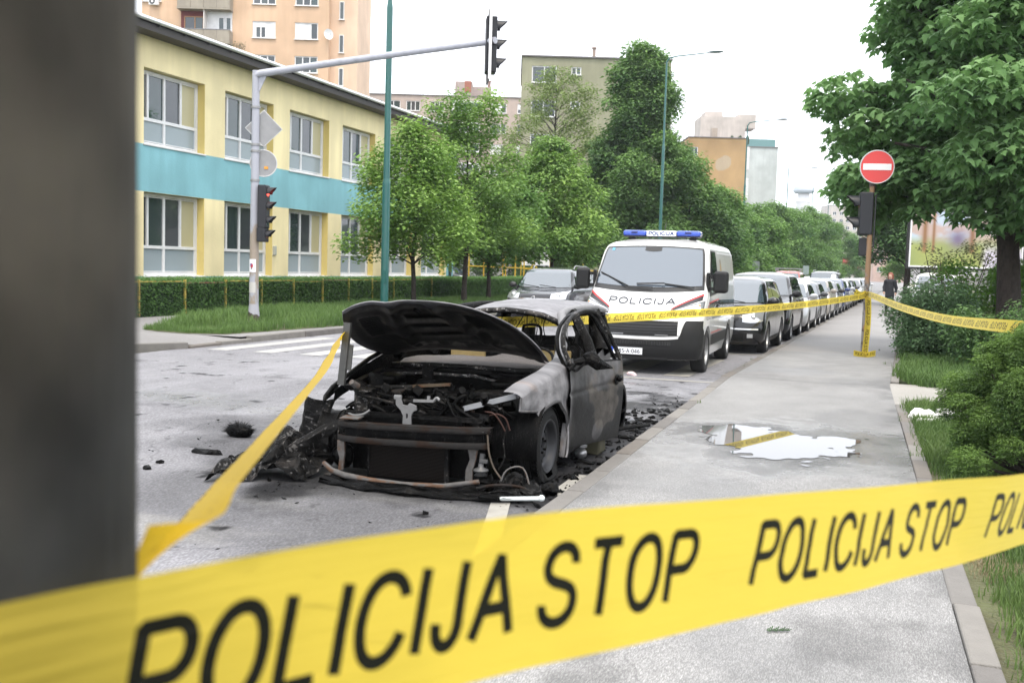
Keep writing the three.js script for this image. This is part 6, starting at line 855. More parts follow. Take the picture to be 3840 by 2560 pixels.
  // --- front end: lock bracket, slam rail, bumper beam, cooler, legs
  eb('lock_bracket', mat([0.17, 0.17, 0.17], 0.5, { metalness: 0.3, map: rep(tMottle, 0.15) }), (b) => b.prism([[-0.15, 0.655], [-0.12, 0.655], [-0.1, 0.6], [-0.06, 0.595], [-0.04, 0.615], [0.01, 0.6], [0.012, 0.57], [-0.015, 0.555], [-0.03, 0.52], [-0.028, 0.45], [-0.02, 0.42], [-0.1, 0.42], [-0.092, 0.45], [-0.09, 0.52], [-0.11, 0.56], [-0.15, 0.6]], 0.012, xf(0, 0, 0.5), 0.003, [[[-0.07, 0.5], [-0.05, 0.5], [-0.05, 0.54], [-0.07, 0.54]], [[-0.068, 0.44], [-0.052, 0.44], [-0.052, 0.46], [-0.068, 0.46]]]));
  eb('lock_carrier', B2, (b) => b.bar([-0.6, 0.5, 0.44], [0.52, 0.515, 0.44], 0.03, 0.035).bar([-0.6, 0.3, 0.42], [-0.58, 0.5, 0.43], 0.05, 0.05).bar([0.45, 0.3, 0.42], [0.47, 0.5, 0.43], 0.06, 0.05).jit(0.008, 190, 10));
  const beamY = (x) => 0.385 + 0.03 * x, beamZ = (x) => 0.56 - 0.09 * Math.pow(Math.abs(x) / 0.62, 4), beam = (y0, y1, dz, nm, m) => eb(nm, m, (b) => { const prof = [[0, y0], [0.02, y0], [0.02, y1], [0, y1]]; b.grid((u, v) => { const x = lerp(-0.64, 0.6, u), i = Math.min(3, Math.floor(v * 3.001)), q = prof[Math.round(v * 3)]; return [x, beamY(x) + q[1], beamZ(x) + dz + q[0]]; }, 30, 3); });
  beam(0.035, 0.075, 0.02, 'bumper_beam', rustDark); beam(-0.075, -0.03, 0.02, 'bumper_beam', rustDark); beam(-0.04, 0.045, -0.02, 'bumper_beam', B2);
  eb('bumper_beam', rustDark, (b) => b.grid((u, v) => { const x = lerp(-0.64, 0.6, u); return [x, beamY(x) + 0.076, beamZ(x) + lerp(0.042, -0.05, v)]; }, 30, 1).grid((u, v) => { const x = lerp(-0.64, 0.6, u); return [x, beamY(x) + 0.034 - 0.004 * v, beamZ(x) + lerp(0.04, -0.02, v)]; }, 30, 1));
  eb('tow_hole', B3, (b) => b.geo(new THREE.TorusGeometry(0.02, 0.006, 8, 18), xf(-0.575, 0.365, 0.52))); eb('crash_box', B2, (b) => b.bev(-0.5, 0.38, 0.42, 0.14, 0.12, 0.22, 0.02)); eb('crash_box', B2, (b) => b.bev(0.48, 0.4, 0.42, 0.14, 0.12, 0.22, 0.02)); eb('crash_plate', rusty, (b) => b.bev(-0.52, 0.475, 0.5, 0.16, 0.012, 0.1, 0.004, 0.1, 0, 0.03));
  const cool = eb('radiator', mat([0.004, 0.0033, 0.003], 0.6, { specularIntensity: 0.15 }), (b) => b.box(-0.09, 0.17, 0.4, 0.66, 0.3, 0.03)); for (let i = 0; i < 26; i++) new MB().box(-0.09, 0.035 + i * 0.0105, 0.418, 0.62, 0.0035, 0.008).build('fin', mat([0.013, 0.01, 0.008], 0.6, { specularIntensity: 0.2 }), cool); new MB().bar([-0.41, 0.02, 0.42], [-0.41, 0.3, 0.42], 0.014, 0.02).bar([0.23, 0.02, 0.42], [0.23, 0.3, 0.42], 0.03, 0.03).build('side_tank', B4, cool);
  eb('upper_cooler', B1, (b) => b.box(-0.06, 0.46, 0.38, 0.8, 0.1, 0.05)); eb('fan_shroud', B1, (b) => b.box(-0.05, 0.3, 0.3, 1.1, 0.5, 0.04));
  eb('carrier_leg', rusty, (b) => b.prism([[0.435, 0.31], [0.5, 0.31], [0.492, 0.24], [0.47, 0.17], [0.468, 0.07], [0.418, 0.07], [0.42, 0.16], [0.45, 0.24]], 0.014, xf(0, 0, 0.5), 0.003)); eb('carrier_leg', rusty, (b) => b.prism([[-0.63, 0.29], [-0.575, 0.29], [-0.572, 0.2], [-0.585, 0.07], [-0.62, 0.07], [-0.61, 0.16], [-0.63, 0.22]], 0.014, xf(0, 0, 0.5), 0.003));
  eb('lower_tube', rusty, (b) => b.limb([[-0.7, 0.13, 0.6], [-0.62, 0.085, 0.62], [-0.5, 0.06, 0.64], [-0.29, 0.045, 0.65], [0.0, 0.04, 0.65], [0.3, 0.055, 0.64], [0.55, 0.1, 0.58]], [0.018, 0.022, 0.024, 0.022, 0.02, 0.02, 0.018], 8));
  eb('horn', mat([0.1, 0.1, 0.1], 0.5, { metalness: 0.5 }), (b) => b.lathe([[0.02, 0.06], [0.02, 0.03], [0.055, 0.015], [0.055, 0], [0.03, -0.01], [0.05, -0.03], [0.001, -0.035]], 16, xf(0.53, 0.16, 0.5)).bar([0.53, 0.2, 0.5], [0.54, 0.29, 0.5], 0.03, 0.02).bev(0.55, 0.235, 0.5, 0.06, 0.03, 0.03, 0.006));
  for (const w of [[[0.58, 0.44, 0.52], [0.61, 0.3, 0.55], [0.65, 0.2, 0.55], [0.72, 0.12, 0.56]], [[0.66, 0.5, 0.3], [0.64, 0.36, 0.34], [0.66, 0.25, 0.36], [0.63, 0.16, 0.4]], [[0.5, 0.48, 0.5], [0.56, 0.45, 0.54], [0.6, 0.46, 0.5]]]) eb('loose_cable', w[0][1] > 0.47 ? B4 : mat([0.05, 0.036, 0.022], 0.6), (b) => b.tube(w, 0.007, 5));
  eb('inner_wing', B1, (b) => b.grid((u, v) => [0.52 + 0.04 * u, lerp(0.15, 0.66, v), lerp(0.1, -0.5, u)], 8, 6)); eb('inner_wing', B1, (b) => b.grid((u, v) => [-0.66 - 0.04 * u, lerp(0.2, 0.62, v), lerp(0.2, -0.55, u)], 8, 6));
  // --- right side: burnt wing remains, bare rim
  eb('wing_remains', B2, (b) => b.grid((u, v) => { const z = lerp(0.22, -0.8, u), t = 0.62 + 0.27 * Math.pow(u, 0.8), bt = u < 0.42 ? Math.max(0.5, t - 0.1 - 0.1 * u) : t - 0.34; return [-0.84 - 0.02 * Math.sin(u * 3) + 0.02 * v, lerp(bt, t, v) + 0.012 * (fb(u * 12, v * 4, 3, 191) - 0.5), z]; }, 30, 5).limb([[-0.85, 0.55, 0.34], [-0.86, 0.585, 0.3], [-0.85, 0.65, 0.2], [-0.84, 0.72, 0.0], [-0.84, 0.83, -0.4], [-0.82, 0.9, -0.72]], [0.012, 0.02, 0.022, 0.02, 0.02, 0.02], 6).bar([-0.855, 0.57, 0.31], [-0.84, 0.64, 0.13], 0.02, 0.02));
  eb('inner_rail', B3, (b) => b.bar([-0.72, 0.66, 0.2], [-0.76, 0.74, -0.5], 0.05, 0.03));
  { const rim = eb('wheel', B2, (b) => b.lathe([[0.12, 0.06], [0.17, 0.075], [0.185, 0.03], [0.185, -0.05], [0.205, -0.075], [0.215, -0.095], [0.225, -0.09], [0.215, -0.07], [0.2, -0.04], [0.2, 0.05], [0.215, 0.08], [0.225, 0.095], [0.215, 0.1], [0.2, 0.085]], 30, xf(-0.8, 0.27, 0.2, 0, 0.12, PI / 2))); new MB().lathe([[0.001, 0.03], [0.07, 0.03], [0.12, 0.06], [0.17, 0.05], [0.18, 0]], 24, xf(-0.8, 0.27, 0.2, 0, 0.12, PI / 2)).build('rim', B1, rim); new MB().geo(new THREE.TorusGeometry(0.224, 0.006, 6, 36), xf(-0.705, 0.27, 0.2, 0, PI / 2 + 0.12)).geo(new THREE.TorusGeometry(0.205, 0.005, 6, 36), xf(-0.755, 0.27, 0.2, 0, PI / 2 + 0.12)).build('rim_edge', B4, rim); }
  eb('wheel_brace', B1, (b) => b.sph(-0.63, 0.16, 0.42, 0.1, [1, 1, 0.6]).bar([-0.7, 0.12, 0.35], [-0.5, 0.2, 0.2], 0.07, 0.07).jit(0.03, 192, 8));
  // --- left front wheel: flat tyre with tread, steel rim with bolts
  { const S = -0.02, m0 = xf(0.74, 0.268, -0.15, 0, S, 0).multiply(xf(0, 0, 0, 0, 0, -PI / 2)), W = 0.205, R = 0.3, lat = [[0.205, -W / 2], [0.235, -W / 2 - 0.012], [0.275, -W / 2 - 0.002], [0.295, -W * 0.42]]; for (let i = 0; i < 4; i++) { const a = -W * 0.36 + i * W * 0.24; lat.push([R, a - 0.014], [R, a + 0.016], [R - 0.011, a + 0.019], [R - 0.011, a + 0.028]); } lat.push([0.296, W * 0.44], [0.278, W / 2], [0.24, W / 2 + 0.012], [0.205, W / 2]);
    const tb = new MB().lathe(lat, 56, m0); const p = tb.g[0].attributes.position; for (let i = 0; i < p.count; i++) { const y = p.getY(i); if (y < 0.075) { p.setY(i, Math.max(0.004 + y * 0.03 + 0.002, y * 0.4 + 0.002)); p.setX(i, p.getX(i) + (p.getX(i) - 0.74) * 0.22); } } tb.g[0].computeVertexNormals();
    const ty = tb.build('wheel', mat(0.006, 0.7, { specularIntensity: 0.35, bumpMap: rep(tBump, 0.03), bumpScale: 0.002 }), car);
    const lug = new MB(); for (let i = 0; i < 64; i++) for (const k of [-1, 1]) { const a = i / 64 * 2 * PI + k * 0.02; const m = m0.clone().multiply(xf(Math.cos(a) * (R + 0.001), k * W * 0.43, Math.sin(a) * (R + 0.001), 0, -a, 0)); const q = new THREE.BoxGeometry(0.012, 0.034, 0.016); if (V3().setFromMatrixPosition(m).y > 0.04) lug.geo(q, m); } lug.build('tread', B1, ty, { kind: 'stuff' });
    const rim = new MB().lathe([[0.001, 0.035], [0.045, 0.035], [0.05, 0.055], [0.1, 0.05], [0.135, 0.03], [0.165, 0.035], [0.175, 0.06], [0.19, 0.095], [0.205, 0.11], [0.213, 0.1], [0.2, 0.06]], 40, m0).build('rim', mat([0.016, 0.017, 0.02], 0.45, { metalness: 0.3, map: rep(tMottle, 0.3) }), ty);
    for (let i = 0; i < 5; i++) { const a = i / 5 * 2 * PI + 0.4; new MB().cyl([0, 0.045, 0], [0, 0.072, 0], 0.011, 0.01, 6).build('bolt', B3, rim).geometry.applyMatrix4(m0.clone().multiply(xf(Math.cos(a) * 0.056, 0, Math.sin(a) * 0.056))); }
    for (let i = 0; i < 14; i++) { const a = i / 14 * 2 * PI; new MB().geo(new THREE.CylinderGeometry(0.014, 0.014, 0.01, 10), m0.clone().multiply(xf(Math.cos(a) * 0.148, 0.036, Math.sin(a) * 0.148, 0, 0, 0, [1, 1, 1.3]))).build('vent_hole', M.blackMatt, rim); } }
  eb('suspension', B1, (b) => b.bar([0.66, 0.28, -0.15], [0.2, 0.24, -0.1], 0.07, 0.07).bar([-0.7, 0.28, 0.0], [-0.2, 0.24, -0.1], 0.07, 0.07).bev(0, 0.2, -0.2, 0.8, 0.1, 0.4, 0.03));
}
// ---------- what fell off or melted ----------
{
  const W = (x, z) => [x, 0.004, z];
  const melt = new MB(); const mp = []; for (let i = 0; i <= 14; i++) { const t = i / 14; mp.push([lerp(-3.72, -2.2, t), 0.012, -6.62 + 0.12 * Math.sin(t * PI) * 1.1 - 0.02 * t]); } melt.limb(mp, mp.map((_, i) => 0.03 + 0.02 * Math.sin(i * 2.1) + 0.012), 10).limb(mp.map((q, i) => [q[0] + 0.05, 0.01, q[2] - 0.09]), 0.04, 8).jit(0.035, 201, 9); for (const g of melt.g) { const p = g.attributes.position; for (let i = 0; i < p.count; i++) p.setY(i, Math.max(0.002, p.getY(i) * 0.75 + 0.012)); g.computeVertexNormals(); }
  single(melt, 'melted_bumper', B1, 'melted black bumper remains lying along the wreck front', 'car bumper');
  const heap = new MB(); heap.sph(-2.38, 0.03, -6.8, 0.12, [1.3, 0.6, 0.8], 24, 16).sph(-2.22, 0.06, -6.8, 0.1, [1.1, 0.8, 0.9], 24, 16).sph(-2.52, 0.02, -6.72, 0.08, [1.2, 0.5, 1], 18, 12).sph(-2.3, 0.02, -6.7, 0.07, [1.6, 0.4, 0.8], 18, 12).jit(0.09, 202, 13); single(heap, 'charred_heap', B2, 'heap of charred parts in front of the flat front tyre', 'debris');
  for (const [lb, pts, m, r] of [['rusty wire loop arched over the charred heap by the tyre', [[-2.36, 0.04, -6.72], [-2.3, 0.2, -6.74], [-2.2, 0.22, -6.78], [-2.12, 0.06, -6.76]], rusty, 0.007], ['bent brown strip lying on the charred heap', [[-2.5, 0.06, -6.68], [-2.36, 0.1, -6.66], [-2.18, 0.09, -6.72], [-2.06, 0.03, -6.74]], rustDark, 0.012], ['dark curved cable lying before the flat tyre', [[-2.45, 0.03, -6.62], [-2.3, 0.07, -6.62], [-2.16, 0.05, -6.64], [-2.08, 0.01, -6.68]], B2, 0.01]]) single(new MB().tube(pts, r, 6), 'burnt_wire', m, lb, 'wire');
  single(new MB().cyl([-2.38, 0.022, -6.56], [-2.0, 0.05, -6.62], 0.014, 0.017, 10).sph(-2.0, 0.052, -6.62, 0.024), 'metal_strut', mat([0.62, 0.66, 0.65], 0.4), 'pale white metal strut lying in front of the wreck', 'strut');
  const strip = new MB().grid((u, v) => { const t = u; return [lerp(-2.44, -2.1, t), 0.03 + 0.02 * Math.sin(t * 5) + 0.012 * v, -6.52 - 0.12 * t + 0.04 * Math.sin(t * 4) + (v - 0.5) * 0.045]; }, 16, 2).jit(0.008, 203, 10); single(strip, 'charred_strip', B2, 'curled black strip lying across the painted line by the kerb', 'debris');
  single(new MB().sph(-2.05, 0.035, -6.96, 0.06, [1, 0.75, 0.8], 12, 9).limb([[-2.05, 0.05, -6.96], [-2.05, 0.1, -6.97]], [0.02, 0.004]).jit(0.03, 204, 18), 'charred_lump', B1, 'single charred lump with a tip lying next to the kerb', 'debris');
  // crumpled wheel-arch liner left of the car
  const fold = (fn, k, sd, f = 5) => new MB().grid(fn, 44, 30).jit(k, sd, f);
  const liner = fold((u, v) => [lerp(-4.5, -3.85, u), 0.03 + 0.24 * Math.sin(u * PI * 0.9) * Math.sin(v * PI * 0.85) + 0.06 * Math.sin(u * 11 + v * 3), lerp(-6.3, -7.0, v) - 0.35 * u + 0.1], 0.09, 211, 8); for (const g of liner.g) { const p = g.attributes.position; for (let i = 0; i < p.count; i++) p.setY(i, p.getY(i) + 0.09 * Math.abs(fb(p.getX(i) * 7, p.getZ(i) * 7, 3, 214) - 0.5) * 2); }; const l2 = fold((u, v) => [lerp(-4.35, -3.85, u) + 0.16 * v, 0.05 + 0.3 * v * (0.4 + u), -6.75 - 0.3 * u + 0.2 * Math.sin(v * 3)], 0.07, 212, 7); liner.g.push(...l2.g);
  liner.g.push(...new MB().grid((u, v) => { const a = u * PI * 1.2; return [-4.05 + 0.11 * Math.cos(a) + 0.05 * v, 0.06 + 0.5 * v, -7.0 + 0.07 * Math.sin(a) - 0.08 * v]; }, 14, 20).jit(0.05, 213, 7).g); for (const g of liner.g) { const p = g.attributes.position; for (let i = 0; i < p.count; i++) p.setY(i, Math.max(0.006, p.getY(i))); g.computeVertexNormals(); }
  single(liner, 'wheel_arch_liner', char(0.011, 9, 0.45), 'crumpled black plastic wheel arch liner left of the wreck', 'car part');
  { const m = new MB(), r = rng(5); for (let i = 0; i < 900; i++) { const a = r() * 2 * PI, e = Math.asin(r()), L = 0.1 + 0.09 * r() * r(), d = V3(Math.cos(a) * Math.cos(e) * 1.5, Math.sin(e) * 0.8, Math.sin(a) * Math.cos(e)); m.geo(new THREE.ConeGeometry(0.005, L, 3), new THREE.Matrix4().compose(V3(-5.36, 0.04, -8.0).addScaledVector(d, L * 0.5), new THREE.Quaternion().setFromUnitVectors(V3(0, 1, 0), d.clone().normalize()), V3(1, 1, 1))); } m.sph(-5.36, 0.05, -8, 0.09, [1.5, 0.8, 1]); single(m, 'burnt_brush', B1, 'black bristly clump of burnt fibres on the road', 'debris'); }
  const bit = (lb, x, z, s, sd, st = [1.3, 0.6, 1]) => single(new MB().sph(x, s * st[1] * 0.5, z, s, st, 10, 8).jit(s * 0.7, sd, 0.9 / s), 'charred_fragment', B1, lb, 'debris');
  bit('black fragment on the road right beside the foreground pole', -5.14, -6.42, 0.03, 221); bit('smaller black fragment behind the one beside the foreground pole', -5.2, -6.66, 0.025, 222); bit('long charred rag lying left of the yellow tape', -5.1, -7.16, 0.09, 223, [1.7, 0.3, 0.6]); bit('charred scrap on the road under the slanting tape', -4.2, -4.9, 0.02, 224, [2, 0.4, 1]);
  // fragments too many to count
  const r = rng(91), n = 1500, ig = new THREE.OctahedronGeometry(1, 0), im = new THREE.InstancedMesh(ig, B1, n), o = new THREE.Object3D(); let k = 0;
  for (let i = 0; i < 9000 && k < n; i++) { const x = -6.5 + r() * 4.6, z = -4 - r() * 9.5, s = soot(x, z), p = 0.02 + 0.98 * s * s + 0.5 * gauss(x + 2.05, 0.28) * (z > -12 && z < -6.4 ? 1 : 0) + 0.16 * gauss(Math.hypot(x + 2.3, z + 6.2), 0.8); if (r() > p * 0.55) continue; const q = (0.004 + 0.024 * r() * r() * r()) * (1 + 0.9 * gauss(x + 2.0, 0.3)); o.position.set(x, q * 0.4, z); o.rotation.set((r() - 0.5) * 0.9, r() * 6, (r() - 0.5) * 0.9); o.scale.set(q * (0.5 + 2 * r()), q * (0.15 + 0.35 * r()), q * (0.4 + r())); o.updateMatrix(); im.setMatrixAt(k++, o.matrix); }
  im.count = k; im.name = 'charred_fragments'; im.userData = { kind: 'stuff', label: 'countless charred crumbs scattered on the road round the wreck', category: 'debris' }; im.castShadow = im.receiveShadow = true; scene.add(im);
  const rubble = new MB(); const r2 = rng(17); for (let i = 0; i < 120; i++) { const z = -7.5 - 4.4 * Math.pow(r2(), 1.2), x = -1.97 - r2() * 0.5, q = 0.01 + 0.034 * r2() * r2(); rubble.sph(x, q * 0.25, z, q, [1.8 * (0.5 + r2()), 0.4 + 0.4 * r2(), 1.6 * (0.5 + r2())], 8, 6); } rubble.jit(0.035, 231, 24); const rb = single(rubble, 'ash_rubble', B1, 'bed of black ash and melted rubble along the kerb beside the wreck', 'debris'); rb.userData.kind = 'stuff';
  single(new MB().sph(-2.2, 0.05, -8.42, 0.055, [1, 0.9, 1]).lathe([[0.02, 0.0], [0.05, 0.01], [0.055, 0.03], [0.03, 0.035]], 10, xf(-2.2, 0.09, -8.42)), 'metal_ball', mat(0.3, 0.3, { metalness: 0.7 }), 'shiny round metal ball under the open door', 'debris'); single(new MB().bev(-2.17, 0.07, -8.75, 0.16, 0.13, 0.2, 0.03).jit(0.03, 232, 9), 'charred_box', mat([0.06, 0.055, 0.03], 0.7), 'charred brownish lump under the open door near the kerb', 'debris');
  single(new MB().limb([[-1.98, 0.05, -10.3], [-2.1, 0.06, -10.0], [-2.35, 0.05, -9.6]], 0.02, 6).jit(0.01, 233, 6), 'burnt_rod', B2, 'thin black rod lying behind the wreck against the kerb', 'debris');
}
// ---------- street furniture, tapes, person, litter ----------
const tape = (() => {
  const t = canvasTex(2048, 400, (c, W, H) => { c.fillStyle = '#ffffff'; c.fillRect(0, 0, W, H); c.strokeStyle = '#10160c'; word(c, 'POLICIJA STOP', 176, 296, 1700, 196, 31, 0.2); });
  t.wrapS = THREE.RepeatWrapping; return t;
})();
const tCrease = dataTex(256, 256, (u, v, o) => grey(o, 0.5 * fbm(u, v, 3, 4, 195, 14) + 0.5 * Math.abs(fbm(u, v, 4, 3, 196, 9) - 0.5) * 2), false);
const tapeLook = { bumpMap: tCrease, bumpScale: 0.003, roughness: 0.8, transmission: 0.74, thickness: 0, specularIntensity: 0.3 }, mTape = new THREE.MeshPhysicalMaterial({ color: col(0.88, 0.68, 0.085), map: tape, ...tapeLook }), tapeEdge = canvasTex(1024, 128, (c, W, H) => { c.fillStyle = '#fff'; c.fillRect(0, 0, W, H); c.fillStyle = '#20240f'; for (let i = 0; i < 14; i++) c.fillRect(40 + i * 62 + (i % 3) * 9, H - 9, 16 + (i * 7) % 22, 9); c.globalAlpha = 0.12; for (let i = 0; i < 14; i++) c.fillRect(30 + i * 62, 34, 14, 8); }), mTapePlain = new THREE.MeshPhysicalMaterial({ color: col(0.72, 0.49, 0.03), map: tapeEdge, ...tapeLook, specularIntensity: 0.08 });
// ribbon through points [x, y, z, ux, uy, uz]: the second triple is the half-width direction at that point
tapeEdge.wrapS = THREE.RepeatWrapping;
function ribbon(pts, width, o = {}) {
  const n = o.n || 90, cp = new THREE.CatmullRomCurve3(pts.map((p) => V3(p[0], p[1], p[2])), false, 'centripetal'), cu = new THREE.CatmullRomCurve3(pts.map((p) => V3(p[3], p[4], p[5])), false, 'centripetal');
  const L = cp.getLength(), P = []; for (let i = 0; i <= n; i++) P.push([cp.getPoint(i / n), cu.getPoint(i / n).normalize()]);
  let s = 0; const S = P.map((p, i) => (i ? (s += p[0].distanceTo(P[i - 1][0])) : 0));
  const g = gridGeo((u, v) => { const i = Math.round(u * n), [p, w] = P[i], k = (v - 0.5) * width, rp = (o.ripple || 0) * (fb(S[i] * 5, v * 1.5 + 3, 3, o.seed || 1) - 0.5); return [p.x + w.x * k + rp * (o.rx || 0), p.y + w.y * k, p.z + w.z * k + rp]; }, n, 8);
  const uv = g.attributes.uv, per = o.per || 0.59; for (let i = 0; i < uv.count; i++) { const k = Math.round(uv.getX(i) * n), u = (S[k] + (o.off || 0)) / per, v = uv.getY(i); uv.setXY(i, o.flip ? -u : u, o.flip ? 1 - v : v); }
  return g;
}
{ // pole right in front of the camera
  const C0 = [-0.508, -0.433], r = 0.12, tPole = dataTex(256, 1024, (u, v, o) => { const n = fbm(u, v, 4, 4, 161, 34), m = fbm(u, v, 9, 4, 162, 80), br = smoothstep(fbm(u, v, 3, 3, 163, 16), 0.45, 0.7); const b = Math.max(0.005, 0.018 + 0.085 * (n - 0.47) + 0.05 * (m - 0.48)); o[0] = b * (1.0 + 0.2 * br); o[1] = b * (1 + 0.06 * br); o[2] = b * (0.95 - 0.12 * br); });
  const p = thing('utility_pole', 'dark weathered pole standing close to the camera at the left edge', 'pole', [C0[0], 0, C0[1]]);
  new MB().geo(new THREE.CylinderGeometry(r * 0.985, r * 1.015, 7, 48, 1, true), xf(0, 3.5, 0), true).build('shaft', mat(1, 0.9, { map: rep(tPole, 1), bumpMap: rep(tBump, 0.2), bumpScale: 0.002, specularIntensity: 0.5 }), p); new MB().lathe([[0.001, 7.02], [r * 0.9, 7.0], [r * 0.985, 6.96]], 32).build('cap', M.concrete, p); new MB().cyl([0, 0, 0], [0, 0.12, 0], r * 1.5, r * 1.25, 32).build('footing', M.concrete, p);
  // foreground tape: round the pole, then away to the right
  const arc = [], R = r + 0.0035; for (let i = 0; i <= 10; i++) { const a = lerp(-2.6, 0, i / 10), a0 = Math.atan2(0.0553, 0.1066); const an = a0 - 0 + 0; const th = an + a * -1; arc.push([C0[0] + R * Math.cos(th), lerp(1.412, 1.417, i / 10), C0[1] + R * Math.sin(th), 0, 1, 0]); }
  const B = [[-0.364, 1.416, -0.451, 0, 1, 0], [-0.246, 1.41, -0.668, 0.02, 1, 0], [-0.09, 1.388, -0.933, 0.05, 1, 0.03], [0.244, 1.318, -1.613, 0.13, 1, 0.09], [0.75, 1.23, -2.7, 0.2, 1, 0.1], [1.35, 1.17, -4.1, 0.15, 1, 0.05]];
  single(new MB().geo(ribbon([...arc, ...B], 0.117, { n: 220, off: -0.343, ripple: 0.009, rx: 1, seed: 3 }), null, true), 'police_tape', mTape, 'wide yellow foreground tape with large black letters running right from the dark pole', 'barrier tape');
  const lo = []; for (let i = 0; i <= 12; i++) { const th = Math.atan2(0.0553, 0.1066) + lerp(2.6, -0.35, i / 12); lo.push([C0[0] + (R + 0.011) * Math.cos(th), 1.363, C0[1] + (R + 0.011) * Math.sin(th), 0, 1, 0]); }
  single(new MB().geo(ribbon(lo, 0.117, { n: 60, off: 0.28 }), null, true), 'police_tape', new THREE.MeshPhysicalMaterial({ color: col(0.85, 0.52, 0.02), roughness: 0.5 }), 'second turn of yellow tape wrapped low round the dark pole', 'barrier tape');
  // strand from the pole to the far side of the wreck
  const w = [0.8, 0.45, 0.38];
  single(new MB().geo(ribbon([[-0.445, 1.437, -0.535, 0.55, 0.75, 0.3], [-0.474, 1.438, -0.63, ...w], [-0.528, 1.434, -0.737, ...w], [-0.65, 1.42, -0.98, ...w], [-1.106, 1.352, -1.857, ...w], [-1.837, 1.248, -3.263, ...w], [-2.68, 1.158, -4.876, 0.8, 0.45, 0.4], [-4.0, 1.045, -7.6, 0.6, 0.75, 0.3], [-4.05, 1.04, -8.6, 0.1, 1, 0], [-3.76, 1.06, -9.3, 0, 1, 0]], 0.117, { n: 200, off: 0.1, ripple: 0.004 }), null, true), 'police_tape', mTapePlain, 'twisted yellow tape strand slanting from the dark pole to the raised bonnet', 'barrier tape');
  single(new MB().geo(ribbon([[-3.76, 1.06, -9.3, 0, 1, 0], [-3.2, 1.05, -10.9, 0, 1, 0], [-2.2, 1.06, -14.1, 0.02, 1, 0], [-1.0, 1.12, -17.7, 0, 1, 0.03], [-0.1, 1.22, -20.7, 0, 1, 0], [0.13, 1.26, -21.45, 0, 1, 0]], 0.117, { n: 240, flip: true, ripple: 0.01 }), null, true), 'police_tape', mTape, 'yellow tape with upside-down letters stretched from the wreck past the van to the sign post', 'barrier tape');
  single(new MB().geo(ribbon([[0.2, 1.29, -21.45, 0, 1, 0.1], [0.32, 1.27, -20.0, 0.1, 1, 0.2], [0.62, 1.2, -16.4, 0.2, 1, 0.4], [0.96, 1.19, -12.4, 0.2, 1, 0.5], [1.22, 1.245, -9.9, 0.2, 1, 0.2], [1.35, 1.26, -9.3, 0.1, 1, 0]], 0.117, { n: 200, flip: true, ripple: 0.012 }), null, true), 'police_tape', mTape, 'sagging yellow tape from the sign post to the thuja bush', 'barrier tape');
  const kn = new MB().geo(ribbon([[0.13, 1.32, -21.54, 0.5, 0.8, 0], [0.02, 1.3, -21.5, 0.6, 0.5, 0.2], [-0.06, 1.34, -21.48, 0.4, 0.8, 0.1]], 0.1, { n: 20 }), null, true).geo(ribbon([...Array(13)].map((_, i) => { const a = i / 12 * 2 * PI; return [0.165 + 0.062 * Math.cos(a), 1.27, -21.6 + 0.062 * Math.sin(a), 0, 1, 0]; }), 0.14, { n: 40 }), null, true);
  single(kn, 'police_tape', mTape, 'knot of yellow tape round the rusty sign post', 'barrier tape');
  single(new MB().geo(ribbon([[0.2, 1.22, -21.53, 1, 0, 0], [0.22, 0.9, -21.52, 0.9, 0, 0.3], [0.215, 0.5, -21.5, 1, 0, 0.1], [0.2, 0.14, -21.48, 1, 0, 0.1], [0.21, 0.05, -21.44, 1, 0, 0.2]], 0.117, { n: 60 }), null, true), 'police_tape', mTape, 'loose yellow tape end hanging down the rusty sign post', 'barrier tape');
  single(new MB().geo(ribbon([[-0.02, 0.1, -21.5, 0, 1, 0.1], [0.1, 0.09, -21.38, 0, 1, 0.2], [0.22, 0.085, -21.36, 0, 1, 0.3], [0.36, 0.11, -21.45, 0, 1, 0.1], [0.4, 0.11, -21.6, 0, 1, 0]], 0.117, { n: 40, ripple: 0.03 }), null, true), 'police_tape', mTape, 'yellow tape lying bunched round the foot of the sign post', 'barrier tape');
}
const lens = (c, e = 0) => mat(c, 0.25, e ? { emissive: col(...c), emissiveIntensity: e } : {});
// signal head facing +z in its own axes, origin at its back centre
function signalHead(parent, at, ry, n, plate, lit, sc = 1) {
  const hM = mat([0.011, 0.012, 0.016], 0.5), s = 0.33, H = n * s, h = new MB().bev(0, 0, 0.1, 0.31, H, 0.2, 0.025).build('signal_head', hM, parent, { at }); h.rotation.y = ry; h.scale.setScalar(sc);
  if (plate) { new MB().prism([[-0.32, -H / 2 - 0.15], [0.32, -H / 2 - 0.15], [0.32, H / 2 + 0.1], [0.2, H / 2 + 0.17], [-0.2, H / 2 + 0.17], [-0.32, H / 2 + 0.1]], 0.012, xf(0, 0, 0.06), 0.002).build('backboard', hM, h); const e = new MB(); for (const x of [-0.325, 0.325]) e.box(x, -0.02, 0.066, 0.012, H + 0.26, 0.05); e.build('white_edge', M.white, h); }
  for (let i = 0; i < n; i++) { const y = H / 2 - s * (i + 0.5); new MB().geo(gridGeo((u, v) => { const a = lerp(-0.35, PI + 0.35, u), L = lerp(0, 0.2, v) * (0.35 + 0.65 * Math.max(0, Math.sin(a))); return [Math.cos(a) * 0.118, y + Math.sin(a) * 0.118, 0.2 + L]; }, 18, 3)).build('visor', hM, h); new MB().sph(0, y, 0.19, 0.1, [1, 1, 0.25], 16, 8).build('lens', i === lit ? lens([1, 0.06, 0.04], 2.2) : lens([[0.08, 0.006, 0.005], [0.08, 0.05, 0.006], [0.005, 0.05, 0.03]][i % 3]), h); }
  return h;
}
